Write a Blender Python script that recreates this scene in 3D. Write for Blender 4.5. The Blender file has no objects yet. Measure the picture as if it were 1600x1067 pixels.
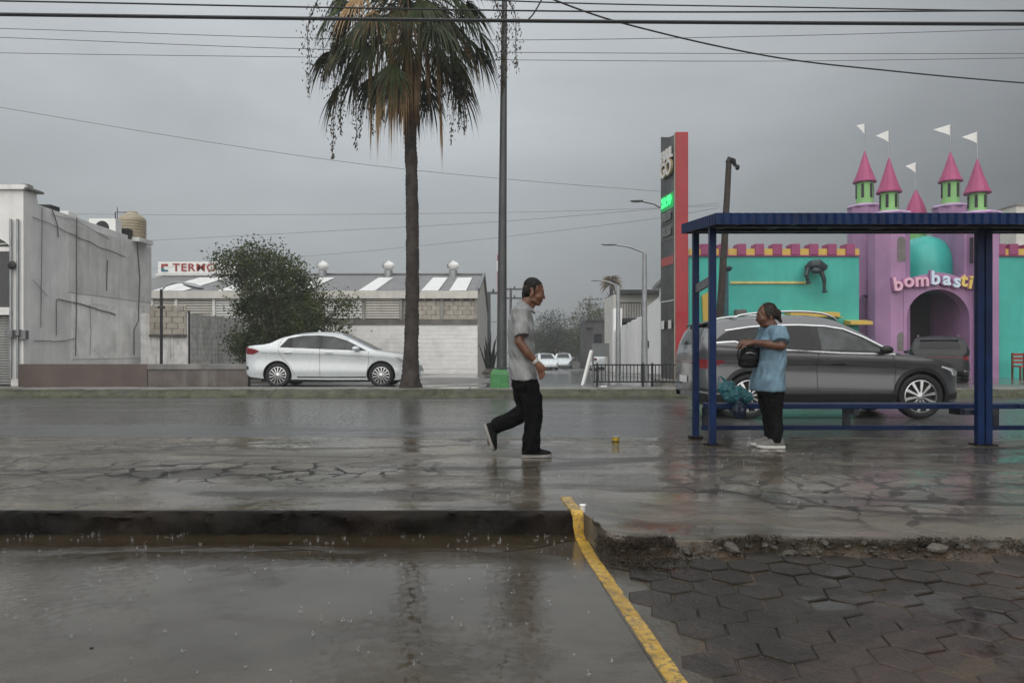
import bpy, bmesh, math, random
import numpy as np
from mathutils import Vector, Matrix, noise as mn
random.seed(7)
SC = bpy.context.scene
COL = SC.collection
R = math.radians
pi = math.pi

# ------------------------------------------------------------------ camera
H = 1.05                      # eye above the raised apron (photographer seated low)
FPX = 1155.0                  # focal length in pixels of a 1600 px wide picture
cam_d = bpy.data.cameras.new('camera')
cam = bpy.data.objects.new('camera', cam_d); COL.objects.link(cam)
cam.location = (0, 0, H); cam.rotation_euler = (R(90), 0, 0)
cam_d.sensor_width = 36; cam_d.lens = 36*FPX/1600
cam_d.shift_y = 14.5/1600
cam_d.clip_start = 0.1; cam_d.clip_end = 4000
SC.camera = cam

# ------------------------------------------------------------------ world: storm overcast
SUN_AZ, SUN_EL = R(184), R(35)       # compass-like azimuth from +Y clockwise, behind the camera to the left
sdir = Vector((math.sin(SUN_AZ)*math.cos(SUN_EL), math.cos(SUN_AZ)*math.cos(SUN_EL), math.sin(SUN_EL)))
world = bpy.data.worlds.new('World'); SC.world = world; world.use_nodes = True
nt = world.node_tree; nt.nodes.clear()
def wn(t, **k):
    n = nt.nodes.new(t)
    for a, b in k.items(): setattr(n, a, b)
    return n
sky = wn('ShaderNodeTexSky', sky_type='NISHITA', sun_disc=False, sun_elevation=SUN_EL, sun_rotation=SUN_AZ,
         air_density=1.0, dust_density=4.0)
tc = wn('ShaderNodeTexCoord')
sep = wn('ShaderNodeSeparateXYZ'); nt.links.new(tc.outputs['Generated'], sep.inputs[0])
mp = wn('ShaderNodeMapping'); mp.inputs['Scale'].default_value = (1.5, 1.5, 4.0)
nt.links.new(tc.outputs['Generated'], mp.inputs[0])
nz = wn('ShaderNodeTexNoise'); nz.inputs['Scale'].default_value = 1.5; nz.inputs['Detail'].default_value = 5
nz.inputs['Roughness'].default_value = 0.48; nz.inputs['Distortion'].default_value = 0.4
nt.links.new(mp.outputs[0], nz.inputs['Vector'])
def wm(op, a, b, c=None):
    q = wn('ShaderNodeMath', operation=op)
    for k, v in enumerate((a, b, c)):
        if v is None: continue
        if isinstance(v, (int, float)): q.inputs[k].default_value = v
        else: nt.links.new(v, q.inputs[k])
    return q.outputs[0]
zz = wm('MINIMUM', wm('MAXIMUM', sep.outputs['Z'], 0.0), 0.95)        # overcast dome: brighter overhead, dull at the horizon
xx = wm('MAXIMUM', sep.outputs['X'], 0.0)                             # the storm lies to the right
val = wm('MULTIPLY_ADD', zz, 0.55, 0.182)
val = wm('SUBTRACT', val, wm('MULTIPLY', xx, 0.26))
val = wm('MULTIPLY', val, wm('MULTIPLY_ADD', nz.outputs['Fac'], 0.75, 0.625))
val = wm('MAXIMUM', val, 0.08)
cr = wn('ShaderNodeValToRGB'); els = cr.color_ramp.elements
els[0].color = (0, 0, 0, 1); els[1].color = (0.945, 1.0, 1.035, 1)
nt.links.new(val, cr.inputs[0])
bg1 = wn('ShaderNodeBackground'); bg1.inputs['Strength'].default_value = 1.0
nt.links.new(cr.outputs[0], bg1.inputs['Color'])
bg2 = wn('ShaderNodeBackground'); bg2.inputs['Strength'].default_value = 0.05
nt.links.new(sky.outputs[0], bg2.inputs['Color'])
mx = wn('ShaderNodeMixShader'); mx.inputs[0].default_value = 0.08
nt.links.new(bg1.outputs[0], mx.inputs[1]); nt.links.new(bg2.outputs[0], mx.inputs[2])
wo = wn('ShaderNodeOutputWorld'); nt.links.new(mx.outputs[0], wo.inputs['Surface'])

# ------------------------------------------------------------------ sun (soft glow through the cloud)
sl = bpy.data.lights.new('sun', 'SUN'); sl.energy = 1.5; sl.angle = R(95); sl.color = (1.0, 0.965, 0.92)
so = bpy.data.objects.new('sun', sl); COL.objects.link(so)
so.rotation_euler = (-sdir).to_track_quat('-Z', 'Y').to_euler(); so.location = (-10, -10, 30)

SC.view_settings.view_transform = 'Standard'; SC.view_settings.look = 'None'
SC.view_settings.exposure = 0.62; SC.view_settings.gamma = 1.0; SC.view_settings.use_curve_mapping = False
SC.render.engine = 'CYCLES'
SC.cycles.use_denoising = True
SC.cycles.max_bounces = 6; SC.cycles.diffuse_bounces = 3; SC.cycles.glossy_bounces = 3; SC.cycles.volume_bounces = 1
SC.cycles.use_adaptive_sampling = True; SC.cycles.adaptive_threshold = 0.025
SC.cycles.caustics_reflective = False; SC.cycles.caustics_refractive = False
SC.render.film_transparent = False

# ------------------------------------------------------------------ helpers
def px(x, D): return (x-800)/FPX*D
def pz(y, D): return H+(548-y)/FPX*D
def lerp(a, b, t): return a+(b-a)*t
def sstep(a, b, x):
    t = min(1, max(0, (x-a)/(b-a))); return t*t*(3-2*t)
def interp(pts, x):
    if x <= pts[0][0]: return pts[0][1]
    for (a, b), (c, d) in zip(pts, pts[1:]):
        if x <= c: return b+(d-b)*(x-a)/(c-a)
    return pts[-1][1]
def sinterp(pts, x):     # smooth (Catmull-Rom) interpolation of a polyline over x
    n = len(pts)
    if x <= pts[0][0]: return pts[0][1]
    if x >= pts[-1][0]: return pts[-1][1]
    for i in range(n-1):
        if x <= pts[i+1][0]:
            x0, y0 = pts[i]; x1, y1 = pts[i+1]
            m0 = (y1-pts[i-1][1])/(x1-pts[i-1][0]) if i > 0 else (y1-y0)/(x1-x0)
            m1 = (pts[i+2][1]-y0)/(pts[i+2][0]-x0) if i < n-2 else (y1-y0)/(x1-x0)
            h = x1-x0; t = (x-x0)/h
            return (2*t**3-3*t*t+1)*y0+(t**3-2*t*t+t)*h*m0+(-2*t**3+3*t*t)*y1+(t**3-t*t)*h*m1
def fbm(x, y, z=0, o=4):
    return mn.fractal(Vector((x, y, z)), 1.0, 2.0, o)

W = {}        # world base of each parent
def rootof(p):
    return W.get(p.name, Vector((0, 0, 0))) if p else Vector((0, 0, 0))
def tag(o, label=None, cat=None, group=None, kind=None):
    if label: o['label'] = label
    if cat: o['category'] = cat
    if group: o['group'] = group
    if kind: o['kind'] = kind
    return o
def thing(name, label, cat, loc, group=None):
    o = bpy.data.objects.new(name, None); COL.objects.link(o)
    o.location = loc; o.empty_display_size = 0.1
    W[o.name] = Vector(loc)
    return tag(o, label, cat, group)

class MB:
    def __init__(s): s.v = []; s.f = []; s.m = []
    def add(s, vs, fs, mi=0):
        b = len(s.v); s.v += [tuple(p) for p in vs]; s.f += [tuple(b+i for i in q) for q in fs]; s.m += [mi]*len(fs)
        return s
    def box(s, x0, x1, y0, y1, z0, z1, mi=0):
        return s.add([(x0,y0,z0),(x1,y0,z0),(x1,y1,z0),(x0,y1,z0),(x0,y0,z1),(x1,y0,z1),(x1,y1,z1),(x0,y1,z1)],
              [(0,3,2,1),(4,5,6,7),(0,1,5,4),(1,2,6,5),(2,3,7,6),(3,0,4,7)], mi)
    def obox(s, c, sx, sy, sz, rot=None, mi=0):     # oriented box
        M = rot.to_matrix() if rot is not None and hasattr(rot, 'to_matrix') else (rot or Matrix.Identity(3))
        vs = [Vector(c)+M @ Vector((a*sx/2, b*sy/2, d*sz/2)) for d in (-1,1) for a, b in ((-1,-1),(1,-1),(1,1),(-1,1))]
        return s.add(vs, [(0,3,2,1),(4,5,6,7),(0,1,5,4),(1,2,6,5),(2,3,7,6),(3,0,4,7)], mi)
    def bar(s, p0, p1, w, h=None, mi=0):            # rectangular bar between two points
        h = h or w; p0 = Vector(p0); p1 = Vector(p1); d = (p1-p0)
        q = d.to_track_quat('X', 'Z')
        return s.obox((p0+p1)/2, d.length, w, h, q, mi)
    def tube(s, pts, rs, n=8, caps=True, mi=0):
        pts = [Vector(p) for p in pts]
        if not hasattr(rs, '__len__'): rs = [rs]*len(pts)
        rings = []; up = None
        for i, p in enumerate(pts):
            d = (pts[min(i+1, len(pts)-1)]-pts[max(i-1, 0)])
            d = d.normalized() if d.length > 1e-9 else Vector((0,0,1))
            if up is None:
                up = Vector((0,0,1)) if abs(d.z) < .9 else Vector((1,0,0))
            a = d.cross(up); a = a.normalized() if a.length > 1e-6 else Vector((1,0,0))
            b = a.cross(d); up = b
            rings.append([p+a*(rs[i]*math.cos(2*pi*k/n))+b*(rs[i]*math.sin(2*pi*k/n)) for k in range(n)])
        vs = [q for r in rings for q in r]; fs = []
        for i in range(len(pts)-1):
            for k in range(n):
                fs.append((i*n+k, i*n+(k+1)%n, (i+1)*n+(k+1)%n, (i+1)*n+k))
        if caps:
            fs.append(tuple(range(n-1, -1, -1))); fs.append(tuple((len(pts)-1)*n+k for k in range(n)))
        return s.add(vs, fs, mi)
    def cyl(s, p0, p1, r0, r1=None, n=16, mi=0): return s.tube([p0, p1], [r0, r0 if r1 is None else r1], n, True, mi)
    def lathe(s, prof, c, n=24, axis='z', mi=0):   # prof: (r, h)
        vs = []; fs = []; c = Vector(c)
        for r, h in prof:
            for k in range(n):
                a = 2*pi*k/n
                if axis == 'z': q = Vector((r*math.cos(a), r*math.sin(a), h))
                elif axis == 'y': q = Vector((r*math.cos(a), h, r*math.sin(a)))
                else: q = Vector((h, r*math.cos(a), r*math.sin(a)))
                vs.append(c+q)
        m = len(prof)
        for i in range(m-1):
            for k in range(n):
                fs.append((i*n+k, i*n+(k+1)%n, (i+1)*n+(k+1)%n, (i+1)*n+k))
        fs.append(tuple(range(n-1, -1, -1))); fs.append(tuple((m-1)*n+k for k in range(n)))
        return s.add(vs, fs, mi)
    def ell(s, c, r, nu=14, nv=9, rot=None, mi=0):
        vs = []; fs = []; c = Vector(c)
        M = rot.to_matrix() if rot is not None and hasattr(rot, 'to_matrix') else (rot or Matrix.Identity(3))
        vs.append(c+M @ Vector((0, 0, -r[2])))
        for i in range(1, nv):
            t = -pi/2+pi*i/nv
            for k in range(nu):
                a = 2*pi*k/nu
                vs.append(c+M @ Vector((r[0]*math.cos(t)*math.cos(a), r[1]*math.cos(t)*math.sin(a), r[2]*math.sin(t))))
        vs.append(c+M @ Vector((0, 0, r[2]))); top = len(vs)-1
        for k in range(nu):
            fs.append((0, 1+(k+1)%nu, 1+k))
            for i in range(nv-2):
                fs.append((1+i*nu+k, 1+i*nu+(k+1)%nu, 1+(i+1)*nu+(k+1)%nu, 1+(i+1)*nu+k))
            fs.append((1+(nv-2)*nu+k, 1+(nv-2)*nu+(k+1)%nu, top))
        return s.add(vs, fs, mi)
    def prism(s, poly, y0, y1, mi=0):               # polygon in (x, z) extruded along y
        n = len(poly)
        vs = [(x, y0, z) for x, z in poly]+[(x, y1, z) for x, z in poly]
        return s.add(vs, [tuple(range(n)), tuple(range(2*n-1, n-1, -1))]+[(k, n+k, n+(k+1)%n, (k+1)%n) for k in range(n)], mi)
    def prism_x(s, poly, x0, x1, mi=0):             # polygon in (y, z) extruded along x
        n = len(poly)
        vs = [(x0, y, z) for y, z in poly]+[(x1, y, z) for y, z in poly]
        return s.add(vs, [tuple(range(n-1, -1, -1)), tuple(range(n, 2*n))]+[(k, (k+1)%n, n+(k+1)%n, n+k) for k in range(n)], mi)
    def build(s, name, mat, parent=None, smooth=False, ang=35, bevel=0, kind=None, label=None, cat=None, group=None, fix=True):
        me = bpy.data.meshes.new(name); 
        xs = np.array(s.v, dtype=float)
        base = Vector(((xs[:,0].min()+xs[:,0].max())/2, (xs[:,1].min()+xs[:,1].max())/2, xs[:,2].min()))
        me.from_pydata([tuple(p) for p in (xs-np.array(base))], [], s.f)
        mats = mat if isinstance(mat, (list, tuple)) else [mat]
        for m in mats: me.materials.append(m)
        if len(mats) > 1: me.polygons.foreach_set('material_index', s.m)
        if fix:
            bm = bmesh.new(); bm.from_mesh(me); bmesh.ops.recalc_face_normals(bm, faces=bm.faces); bm.to_mesh(me); bm.free()
        if smooth:
            me.polygons.foreach_set('use_smooth', [True]*len(me.polygons)); me.set_sharp_from_angle(angle=R(ang))
        me.update()
        o = bpy.data.objects.new(name, me); COL.objects.link(o)
        o.location = base-rootof(parent)
        if parent: o.parent = parent
        W[o.name] = base.copy()
        if bevel:
            b = o.modifiers.new('bevel', 'BEVEL'); b.width = bevel; b.segments = 2; b.limit_method = 'ANGLE'
        return tag(o, label, cat, group, kind)

def inst(src, wloc, parent, rot=None, scale=None, name=None):
    o = src.copy(); COL.objects.link(o); o.parent = parent
    o.location = Vector(wloc)-rootof(parent)
    if rot: o.rotation_euler = rot
    if scale: o.scale = scale
    W[o.name] = Vector(wloc)
    return o
def copy_tree(o, parent=None):
    c = o.copy(); COL.objects.link(c); c.parent = parent
    W[c.name] = W.get(o.name, Vector((0,0,0)))
    for ch in [k for k in bpy.data.objects if k.parent is o]: copy_tree(ch, c)
    return c

# ------------------------------------------------------------------ materials
MATS = {}
class NT:
    def __init__(s, name):
        s.m = bpy.data.materials.new(name); s.m.use_nodes = True; s.t = s.m.node_tree
        s.b = s.t.nodes['Principled BSDF']; s.out = s.t.nodes['Material Output']
        g = s.n('ShaderNodeNewGeometry'); s.pos = g.outputs['Position']; s.nrm = g.outputs['Normal']
    def n(s, t, **k):
        q = s.t.nodes.new(t)
        for a, b in k.items(): setattr(q, a, b)
        return q
    def set(s, inp, v):
        if hasattr(v, 'is_output') or isinstance(v, bpy.types.NodeSocket): s.t.links.new(v, inp)
        else: inp.default_value = v
    def mapping(s, sc=(1,1,1), rot=(0,0,0), loc=(0,0,0), src=None):
        q = s.n('ShaderNodeMapping'); q.inputs['Scale'].default_value = sc; q.inputs['Rotation'].default_value = rot; q.inputs['Location'].default_value = loc
        s.set(q.inputs[0], src or s.pos); return q.outputs[0]
    dim = '3D'
    def noise(s, scale, detail=4, rough=.55, vec=None, dist=0):
        q = s.n('ShaderNodeTexNoise'); q.noise_dimensions = s.dim; q.inputs['Scale'].default_value = scale; q.inputs['Detail'].default_value = detail
        q.inputs['Roughness'].default_value = rough; q.inputs['Distortion'].default_value = dist
        s.set(q.inputs['Vector'], vec or s.pos); return q.outputs['Fac']
    def ramp(s, fac, a, b, ca=0.0, cb=1.0):
        q = s.n('ShaderNodeMapRange', interpolation_type='SMOOTHSTEP')
        q.inputs['From Min'].default_value = a; q.inputs['From Max'].default_value = b
        q.inputs['To Min'].default_value = ca; q.inputs['To Max'].default_value = cb
        s.set(q.inputs['Value'], fac); return q.outputs[0]
    def math(s, op, a, b=None, c=None):
        q = s.n('ShaderNodeMath', operation=op)
        s.set(q.inputs[0], a)
        if b is not None: s.set(q.inputs[1], b)
        if c is not None: s.set(q.inputs[2], c)
        return q.outputs[0]
    def mix(s, fac, a, b, blend='MIX'):
        q = s.n('ShaderNodeMix', data_type='RGBA', blend_type=blend)
        s.set(q.inputs[0], fac)
        s.set(q.inputs[6], a if not isinstance(a, tuple) else (*a, 1)[:4]); s.set(q.inputs[7], b if not isinstance(b, tuple) else (*b, 1)[:4])
        return q.outputs[2]
    def bump(s, h, strength=.3, dist=.01, nrm=None):
        q = s.n('ShaderNodeBump'); q.inputs['Strength'].default_value = strength; q.inputs['Distance'].default_value = dist
        s.set(q.inputs['Height'], h)
        if nrm: s.t.links.new(nrm, q.inputs['Normal'])
        return q.outputs[0]
    def done(s, col=None, rough=None, nrm=None, **k):
        if col is not None: s.set(s.b.inputs['Base Color'], (*col, 1)[:4] if isinstance(col, tuple) else col)
        if rough is not None: s.set(s.b.inputs['Roughness'], rough)
        if nrm is not None: s.set(s.b.inputs['Normal'], nrm)
        for a, v in k.items(): s.set(s.b.inputs[a.replace('_', ' ')], v)
        return s.m

def pm(name, col, rough=.55, var=.25, vs=3.0, bump=0.0, bs=60, metal=0, coat=0, streak=0.0, dirt=(.06,.055,.05), grime=0.0, ior=1.45, **k):
    """general painted/plain surface: soft colour variation, vertical rain streaks, blotchy grime, fine relief"""
    if name in MATS: return MATS[name]
    t = NT(name)
    c = t.mix(t.ramp(t.noise(vs, 5, .6), .3, .7), tuple(x*(1-var) for x in col), tuple(min(1, x*(1+var*.5)) for x in col))
    if streak:
        f = t.noise(1.0, 5, .65, t.mapping((5, 5, .35)))
        f = t.math('MULTIPLY', t.ramp(f, .48, .72), streak)
        c = t.mix(f, c, dirt)
    if grime:
        f = t.noise(.9, 7, .7, dist=.5)
        c = t.mix(t.math('MULTIPLY', t.ramp(f, .50, .66), grime), c, dirt)
    nr = None
    if bump: nr = t.bump(t.noise(bs, 4, .6), bump, .01)
    r = t.ramp(t.noise(vs*2.3, 3, .6), .3, .7, max(0.02, rough*.8), min(1, rough*1.15))
    MATS[name] = t.done(c, r, nr, Metallic=metal, Coat_Weight=coat, IOR=ior, **k)
    return MATS[name]
# ------------------------------------------------------------------ wet ground materials
def wet(name, c1, c2, ior=1.36,  pud=(.45, .60), pscale=.55, r_wet=.05, r_dry=.32, crack=None, bump=.35, bs=45, grit=.5, ripple=.12, stretch=(1,1,1),
        stain=None, flat=True, matt=0):
    t = NT(name); t.dim = '2D' if flat else '3D'
    vec = t.mapping(stretch)
    big = t.noise(pscale, 5, .55, vec, .3)
    wetf = t.ramp(big, pud[0], pud[1])                       # 1 = standing film of water
    col = t.mix(t.ramp(t.noise(1.7, 6, .65, vec), .32, .68), c1, c2)
    col = t.mix(t.math('MULTIPLY', t.ramp(t.noise(120, 1, .7), .45, .75), grit), col, tuple(x*.45 for x in c1))
    spec = None
    if stain:
        sf = t.math('MULTIPLY', t.ramp(t.noise(.8, 6, .7, t.mapping(stretch, loc=(7,3,0)), .6), .50, .66), stain[1])
        col = t.mix(sf, col, stain[0])
        if matt: spec = t.math('MULTIPLY_ADD', sf, -matt, .5); wetf = t.math('MULTIPLY', wetf, t.math('SUBTRACT', 1.0, t.math('MULTIPLY', sf, .8)))
    h = t.noise(bs, 3, .65)
    h2 = t.noise(bs*.22, 3, .6)
    hh = t.math('ADD', t.math('MULTIPLY', h, .6), h2)
    if crack:
        warp = t.n('ShaderNodeTexNoise'); warp.inputs['Scale'].default_value = 1.3; warp.inputs['Detail'].default_value = 4
        t.set(warp.inputs['Vector'], t.pos)
        wv = t.n('ShaderNodeVectorMath', operation='MULTIPLY_ADD'); t.set(wv.inputs[0], warp.outputs['Color']); wv.inputs[1].default_value = (.9,.9,0); t.set(wv.inputs[2], t.pos)
        vo = t.n('ShaderNodeTexVoronoi', feature='DISTANCE_TO_EDGE', voronoi_dimensions='2D'); vo.inputs['Scale'].default_value = crack[0]
        t.set(vo.inputs['Vector'], wv.outputs[0])
        mask = t.ramp(t.noise(.42, 3, .5, t.mapping((1,1,1), loc=(3.3,1.7,0))), crack[3], crack[3]+.1)
        ln = t.n('ShaderNodeVectorMath', operation='LENGTH'); t.set(ln.inputs[0], t.mapping((.40,1.25,0), loc=(.40*2.5,-1.25*6.45,0)))
        reg = t.math('ADD', ln.outputs['Value'], t.math('MULTIPLY', t.noise(2.0, 3), .6))
        mask = t.math('MAXIMUM', t.math('MULTIPLY', mask, .6), t.ramp(reg, .75, 1.35, 1, 0))
        wob = t.math('MULTIPLY_ADD', t.ramp(t.noise(3.5, 4, .7), .35, .75), crack[1]*2.4, .018)
        cf = t.math('SUBTRACT', 1.0, t.math('MINIMUM', 1.0, t.math('DIVIDE', vo.outputs['Distance'], wob)))
        cf = t.math('MULTIPLY', t.ramp(cf, .0, .45), mask)
        col = t.mix(t.math('MULTIPLY', cf, crack[2]), col, (.012, .011, .010))
        hh = t.math('SUBTRACT', hh, t.math('MULTIPLY', cf, 1.6))
        wetf = t.math('MULTIPLY', wetf, t.math('SUBTRACT', 1.0, cf))
        if spec is not None: spec = t.math('MULTIPLY', spec, t.math('MULTIPLY_ADD', cf, -.9, 1.0))
    dry = t.math('SUBTRACT', 1.0, wetf)
    amp = t.math('MULTIPLY_ADD', dry, bump, 0.0)
    b = t.n('ShaderNodeBump'); b.inputs['Distance'].default_value = .012
    t.set(b.inputs['Strength'], amp); t.set(b.inputs['Height'], hh)
    # rain-pocked ripples on the film
    rp = t.n('ShaderNodeTexVoronoi', feature='F1', voronoi_dimensions='2D'); rp.inputs['Scale'].default_value = 11; t.set(rp.inputs['Vector'], t.pos)
    rn = t.math('ADD', t.noise(16, 3, .6, t.mapping((1,.55,1))), t.math('MULTIPLY', t.math('SINE', t.math('MULTIPLY', rp.outputs['Distance'], 60)), .12))
    b2 = t.n('ShaderNodeBump'); b2.inputs['Distance'].default_value = .006; b2.inputs['Strength'].default_value = ripple
    t.set(b2.inputs['Height'], rn); t.t.links.new(b.outputs[0], b2.inputs['Normal'])
    rough = t.ramp(wetf, 0, 1, r_dry, r_wet)
    if spec is not None: return t.done(col, rough, b2.outputs[0], IOR=ior, Specular_IOR_Level=spec)
    return t.done(col, rough, b2.outputs[0], IOR=ior)

M_lot = wet('wet_concrete_lot', (.046,.038,.027), (.076,.064,.047), ior=1.50, pud=(.30,.52), r_wet=.035, r_dry=.22, pscale=.7, bump=.28, ripple=.10, stretch=(.8,1.2,1), grit=.35, stain=((.040,.031,.022), .75), matt=.16)
M_apron = wet('wet_apron', (.068,.058,.044), (.155,.134,.105), pud=(.36,.53), r_wet=.045, r_dry=.30, pscale=.62, crack=(3.0,.075,.98,.46), bump=.55, ripple=.10, stretch=(.45,1.6,1), stain=((.026,.021,.015), .9), matt=.12)
M_road = wet('wet_asphalt', (.062,.061,.062), (.095,.093,.093), pud=(.30,.60), r_wet=.11, r_dry=.32, pscale=.45, bump=.45, ripple=.30, stretch=(.25,1.6,1), grit=.3)
M_far = wet('wet_far_pavement', (.11,.105,.098), (.16,.15,.14), pud=(.42,.6), r_wet=.12, r_dry=.42, pscale=.3, bump=.2, ripple=.12, grit=.3)
M_side = wet('wet_side_street', (.062,.062,.064), (.095,.093,.092), pud=(.36,.58), r_wet=.10, r_dry=.36, pscale=.25, bump=.2, ripple=.12, grit=.3)
M_paver = wet('wet_paver', (.020,.016,.0125), (.040,.032,.025), pud=(.52,.68), r_wet=.06, r_dry=.34, pscale=1.3, bump=.55, ripple=.05, grit=.7, stain=((.085,.055,.048), .45))
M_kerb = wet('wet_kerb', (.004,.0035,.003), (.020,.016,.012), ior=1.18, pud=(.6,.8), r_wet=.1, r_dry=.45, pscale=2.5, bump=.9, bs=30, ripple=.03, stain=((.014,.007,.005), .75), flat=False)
M_walk = wet('wet_walk', (.17,.163,.15), (.25,.24,.222), pud=(.45,.62), r_wet=.12, r_dry=.5, pscale=.5, bump=.3, ripple=.1, stain=((.09,.082,.07), .6))
M_dirt = wet('wet_dirt', (.045,.032,.022), (.085,.062,.042), pud=(.55,.7), r_wet=.08, r_dry=.5, pscale=1.8, bump=1.0, bs=30, ripple=.06)

def water_mat():
    t = NT('muddy_water')
    v = t.mapping((.7, 2.2, 1))
    h = t.math('ADD', t.noise(9, 4, .6, v, .6), t.math('MULTIPLY', t.noise(34, 3, .6, t.mapping((1,1.4,1))), .35))
    col = t.mix(t.ramp(t.noise(2.2, 4, .6, v), .3, .7), (.022,.016,.009), (.040,.029,.017))
    return t.done(col, .035, t.bump(h, .16, .02), IOR=1.333)
M_water = water_mat()

def yellow_mat():
    t = NT('worn_yellow_paint')
    n = t.noise(38, 6, .75); n2 = t.noise(7, 5, .7)
    c = t.mix(t.ramp(n2, .35, .7), (.52,.33,.06), (.34,.19,.02))
    c = t.mix(t.ramp(n, .50, .60), c, (.17,.125,.06))
    c = t.mix(t.math('MULTIPLY', t.ramp(t.noise(3.1, 5, .7), .5, .62), .55), c, (.13,.10,.065))
    return t.done(c, t.ramp(n2, .3, .7, .12, .4), t.bump(n, .4, .006), IOR=1.36)
M_yel = yellow_mat()

# ------------------------------------------------------------------ the setting
def zt(D):      # far terrain: level beside the avenue, dipping gently beyond
    return interp([(0,.10),(30,.10),(62,-.62),(3000,-.62)], D)

def surf(name, xs, ys, zf, mat, kind='structure', smooth=True):
    m = MB(); nx = len(xs)
    vs = [(x, y, zf(x, y)) for y in ys for x in xs]
    fs = [(j*nx+i, j*nx+i+1, (j+1)*nx+i+1, (j+1)*nx+i) for j in range(len(ys)-1) for i in range(nx-1)]
    m.add(vs, fs)
    return m.build(name, mat, smooth=smooth, kind=kind)
def fr(a, b, st): 
    n = max(1, int(round((b-a)/st))); return [a+(b-a)*i/n for i in range(n+1)]

surf('ground', [-2000, -60, 60, 2000], [-600, -40, 9, 17, 60, 300, 2500], lambda x, y: -.30 if y < 40 else -.90, M_dirt)
# lower car park, left of the yellow line
def lotz(x, y): return -.146+.006*fbm(x*.5, y*.8, 3)-.010*sstep(4.0, 4.7, y)
surf('parking_lot', fr(-14, -5, .5)[:-1]+fr(-5, .70, .06), fr(-7, 2, .5)[:-1]+fr(2, 4.86, .05),
     lambda x, y: lotz(x, y), M_lot)
LOTZ = -.146
# kerb of the raised apron
def kerb():
    m = MB(); xs = fr(-14, -5.5, .15)[:-1]+fr(-5.5, .42, .02)
    prof = [(0.0,-.20),(0.0,-.12),(0.0,-.06),(.002,-.022),(.008,-.004),(.022,.003),(.045,.003),(.075,.000)]
    vs = []; n = len(prof)
    for x in xs:
        for j, (dy, z) in enumerate(prof):
            a = .028*fbm(x*3, z*12, 1, 5)+.016*fbm(x*14, z*30, 2, 4)
            chip = .045*max(0, fbm(x*2.6, 0, 9, 6)-.08)
            k = 1 if 0 < j < 5 else .2
            vs.append((x, 4.80+dy+a*k+(chip if 2 <= j <= 5 else 0), z+(.006*fbm(x*6, j, 4)-chip*.5 if j >= 3 and j < 6 else 0)))
    fs = [(i*n+j, (i+1)*n+j, (i+1)*n+j+1, i*n+j+1) for i in range(len(xs)-1) for j in range(n-1)]
    fs.append(tuple((len(xs)-1)*n+j for j in range(n)))
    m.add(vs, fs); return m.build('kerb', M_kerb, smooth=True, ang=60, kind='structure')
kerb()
def edgeY(x):
    if x < .42: return 4.855
    return lerp(4.855, 4.33+.10*fbm(x*1.1, 0, 5, 5)+.03*fbm(x*6, 1, 5, 3)+.05*sstep(2.0, 3.5, x), sstep(.42, .60, x))
def apron():
    m = MB(); xs = fr(-14, -7, .25)[:-1]+fr(-7, 8, .05)[:-1]+fr(8, 16, .25)
    ts = [0]+[((i+1)/70)**1.25 for i in range(70)]
    vs = []; n = len(ts)+2
    for x in xs:
        ye = edgeY(x); right = sstep(.42, .6, x)
        drop = lerp(.10, .16+.05*fbm(x*2, 3, 3), right)
        vs.append((x, ye-(.10+drop*.6)*right, -.20)); vs.append((x, ye-.05*right, lerp(-.03, -.10, right)))
        for t in ts:
            y = ye+t*(9.18-ye)
            z = .010*fbm(x*.55, y*1.3, 2)+.004*fbm(x*3, y*4, 7, 3)
            z -= .018*max(0, fbm(x*.25+4, y*1.1, 11))           # shallow worn ruts
            e = 1-sstep(0, .14, y-ye)
            z -= right*e*(.022+.02*fbm(x*5, y*5, 2)); z *= lerp(sstep(0, .15, y-ye), 1, right)
            z -= .028*sstep(9.0, 9.18, y)+right*.062*sstep(6.4, 4.3, y)*sstep(.42, 1.0, x)
            vs.append((x, y, z))
    fs = [(i*n+j, (i+1)*n+j, (i+1)*n+j+1, i*n+j+1) for i in range(len(xs)-1) for j in range(n-1)]
    m.add(vs, fs); return m.build('apron_pavement', M_apron, smooth=True, ang=60, kind='structure')
apron()
ROADZ = -.034
surf('road', fr(-40, 40, 1.0), fr(9.15, 17.02, .4), lambda x, y: ROADZ+.012*math.sin((y-9.15)/7.87*pi)+.002*fbm(x*.4, y, 1), M_road)
# muddy water running along the kerb
def puddle():
    m = MB(); xs = fr(-9, .40, .03); n = 9
    vs = []
    for x in xs:
        w = .36+.16*fbm(x*.7, 0, 21, 4)+.05*fbm(x*3.5, 2, 21, 3)+.22*sstep(-1.6, -3.2, x)
        w *= lerp(1, .35, sstep(.05, .40, x))
        for j in range(n): vs.append((x, 4.815-w*j/(n-1), -.1415-.012*(j/(n-1))**3))
    m.add(vs, [(i*n+j, (i+1)*n+j, (i+1)*n+j+1, i*n+j+1) for i in range(len(xs)-1) for j in range(n-1)])
    return m.build('puddle', M_water, smooth=True, kind='structure')
puddle()
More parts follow.
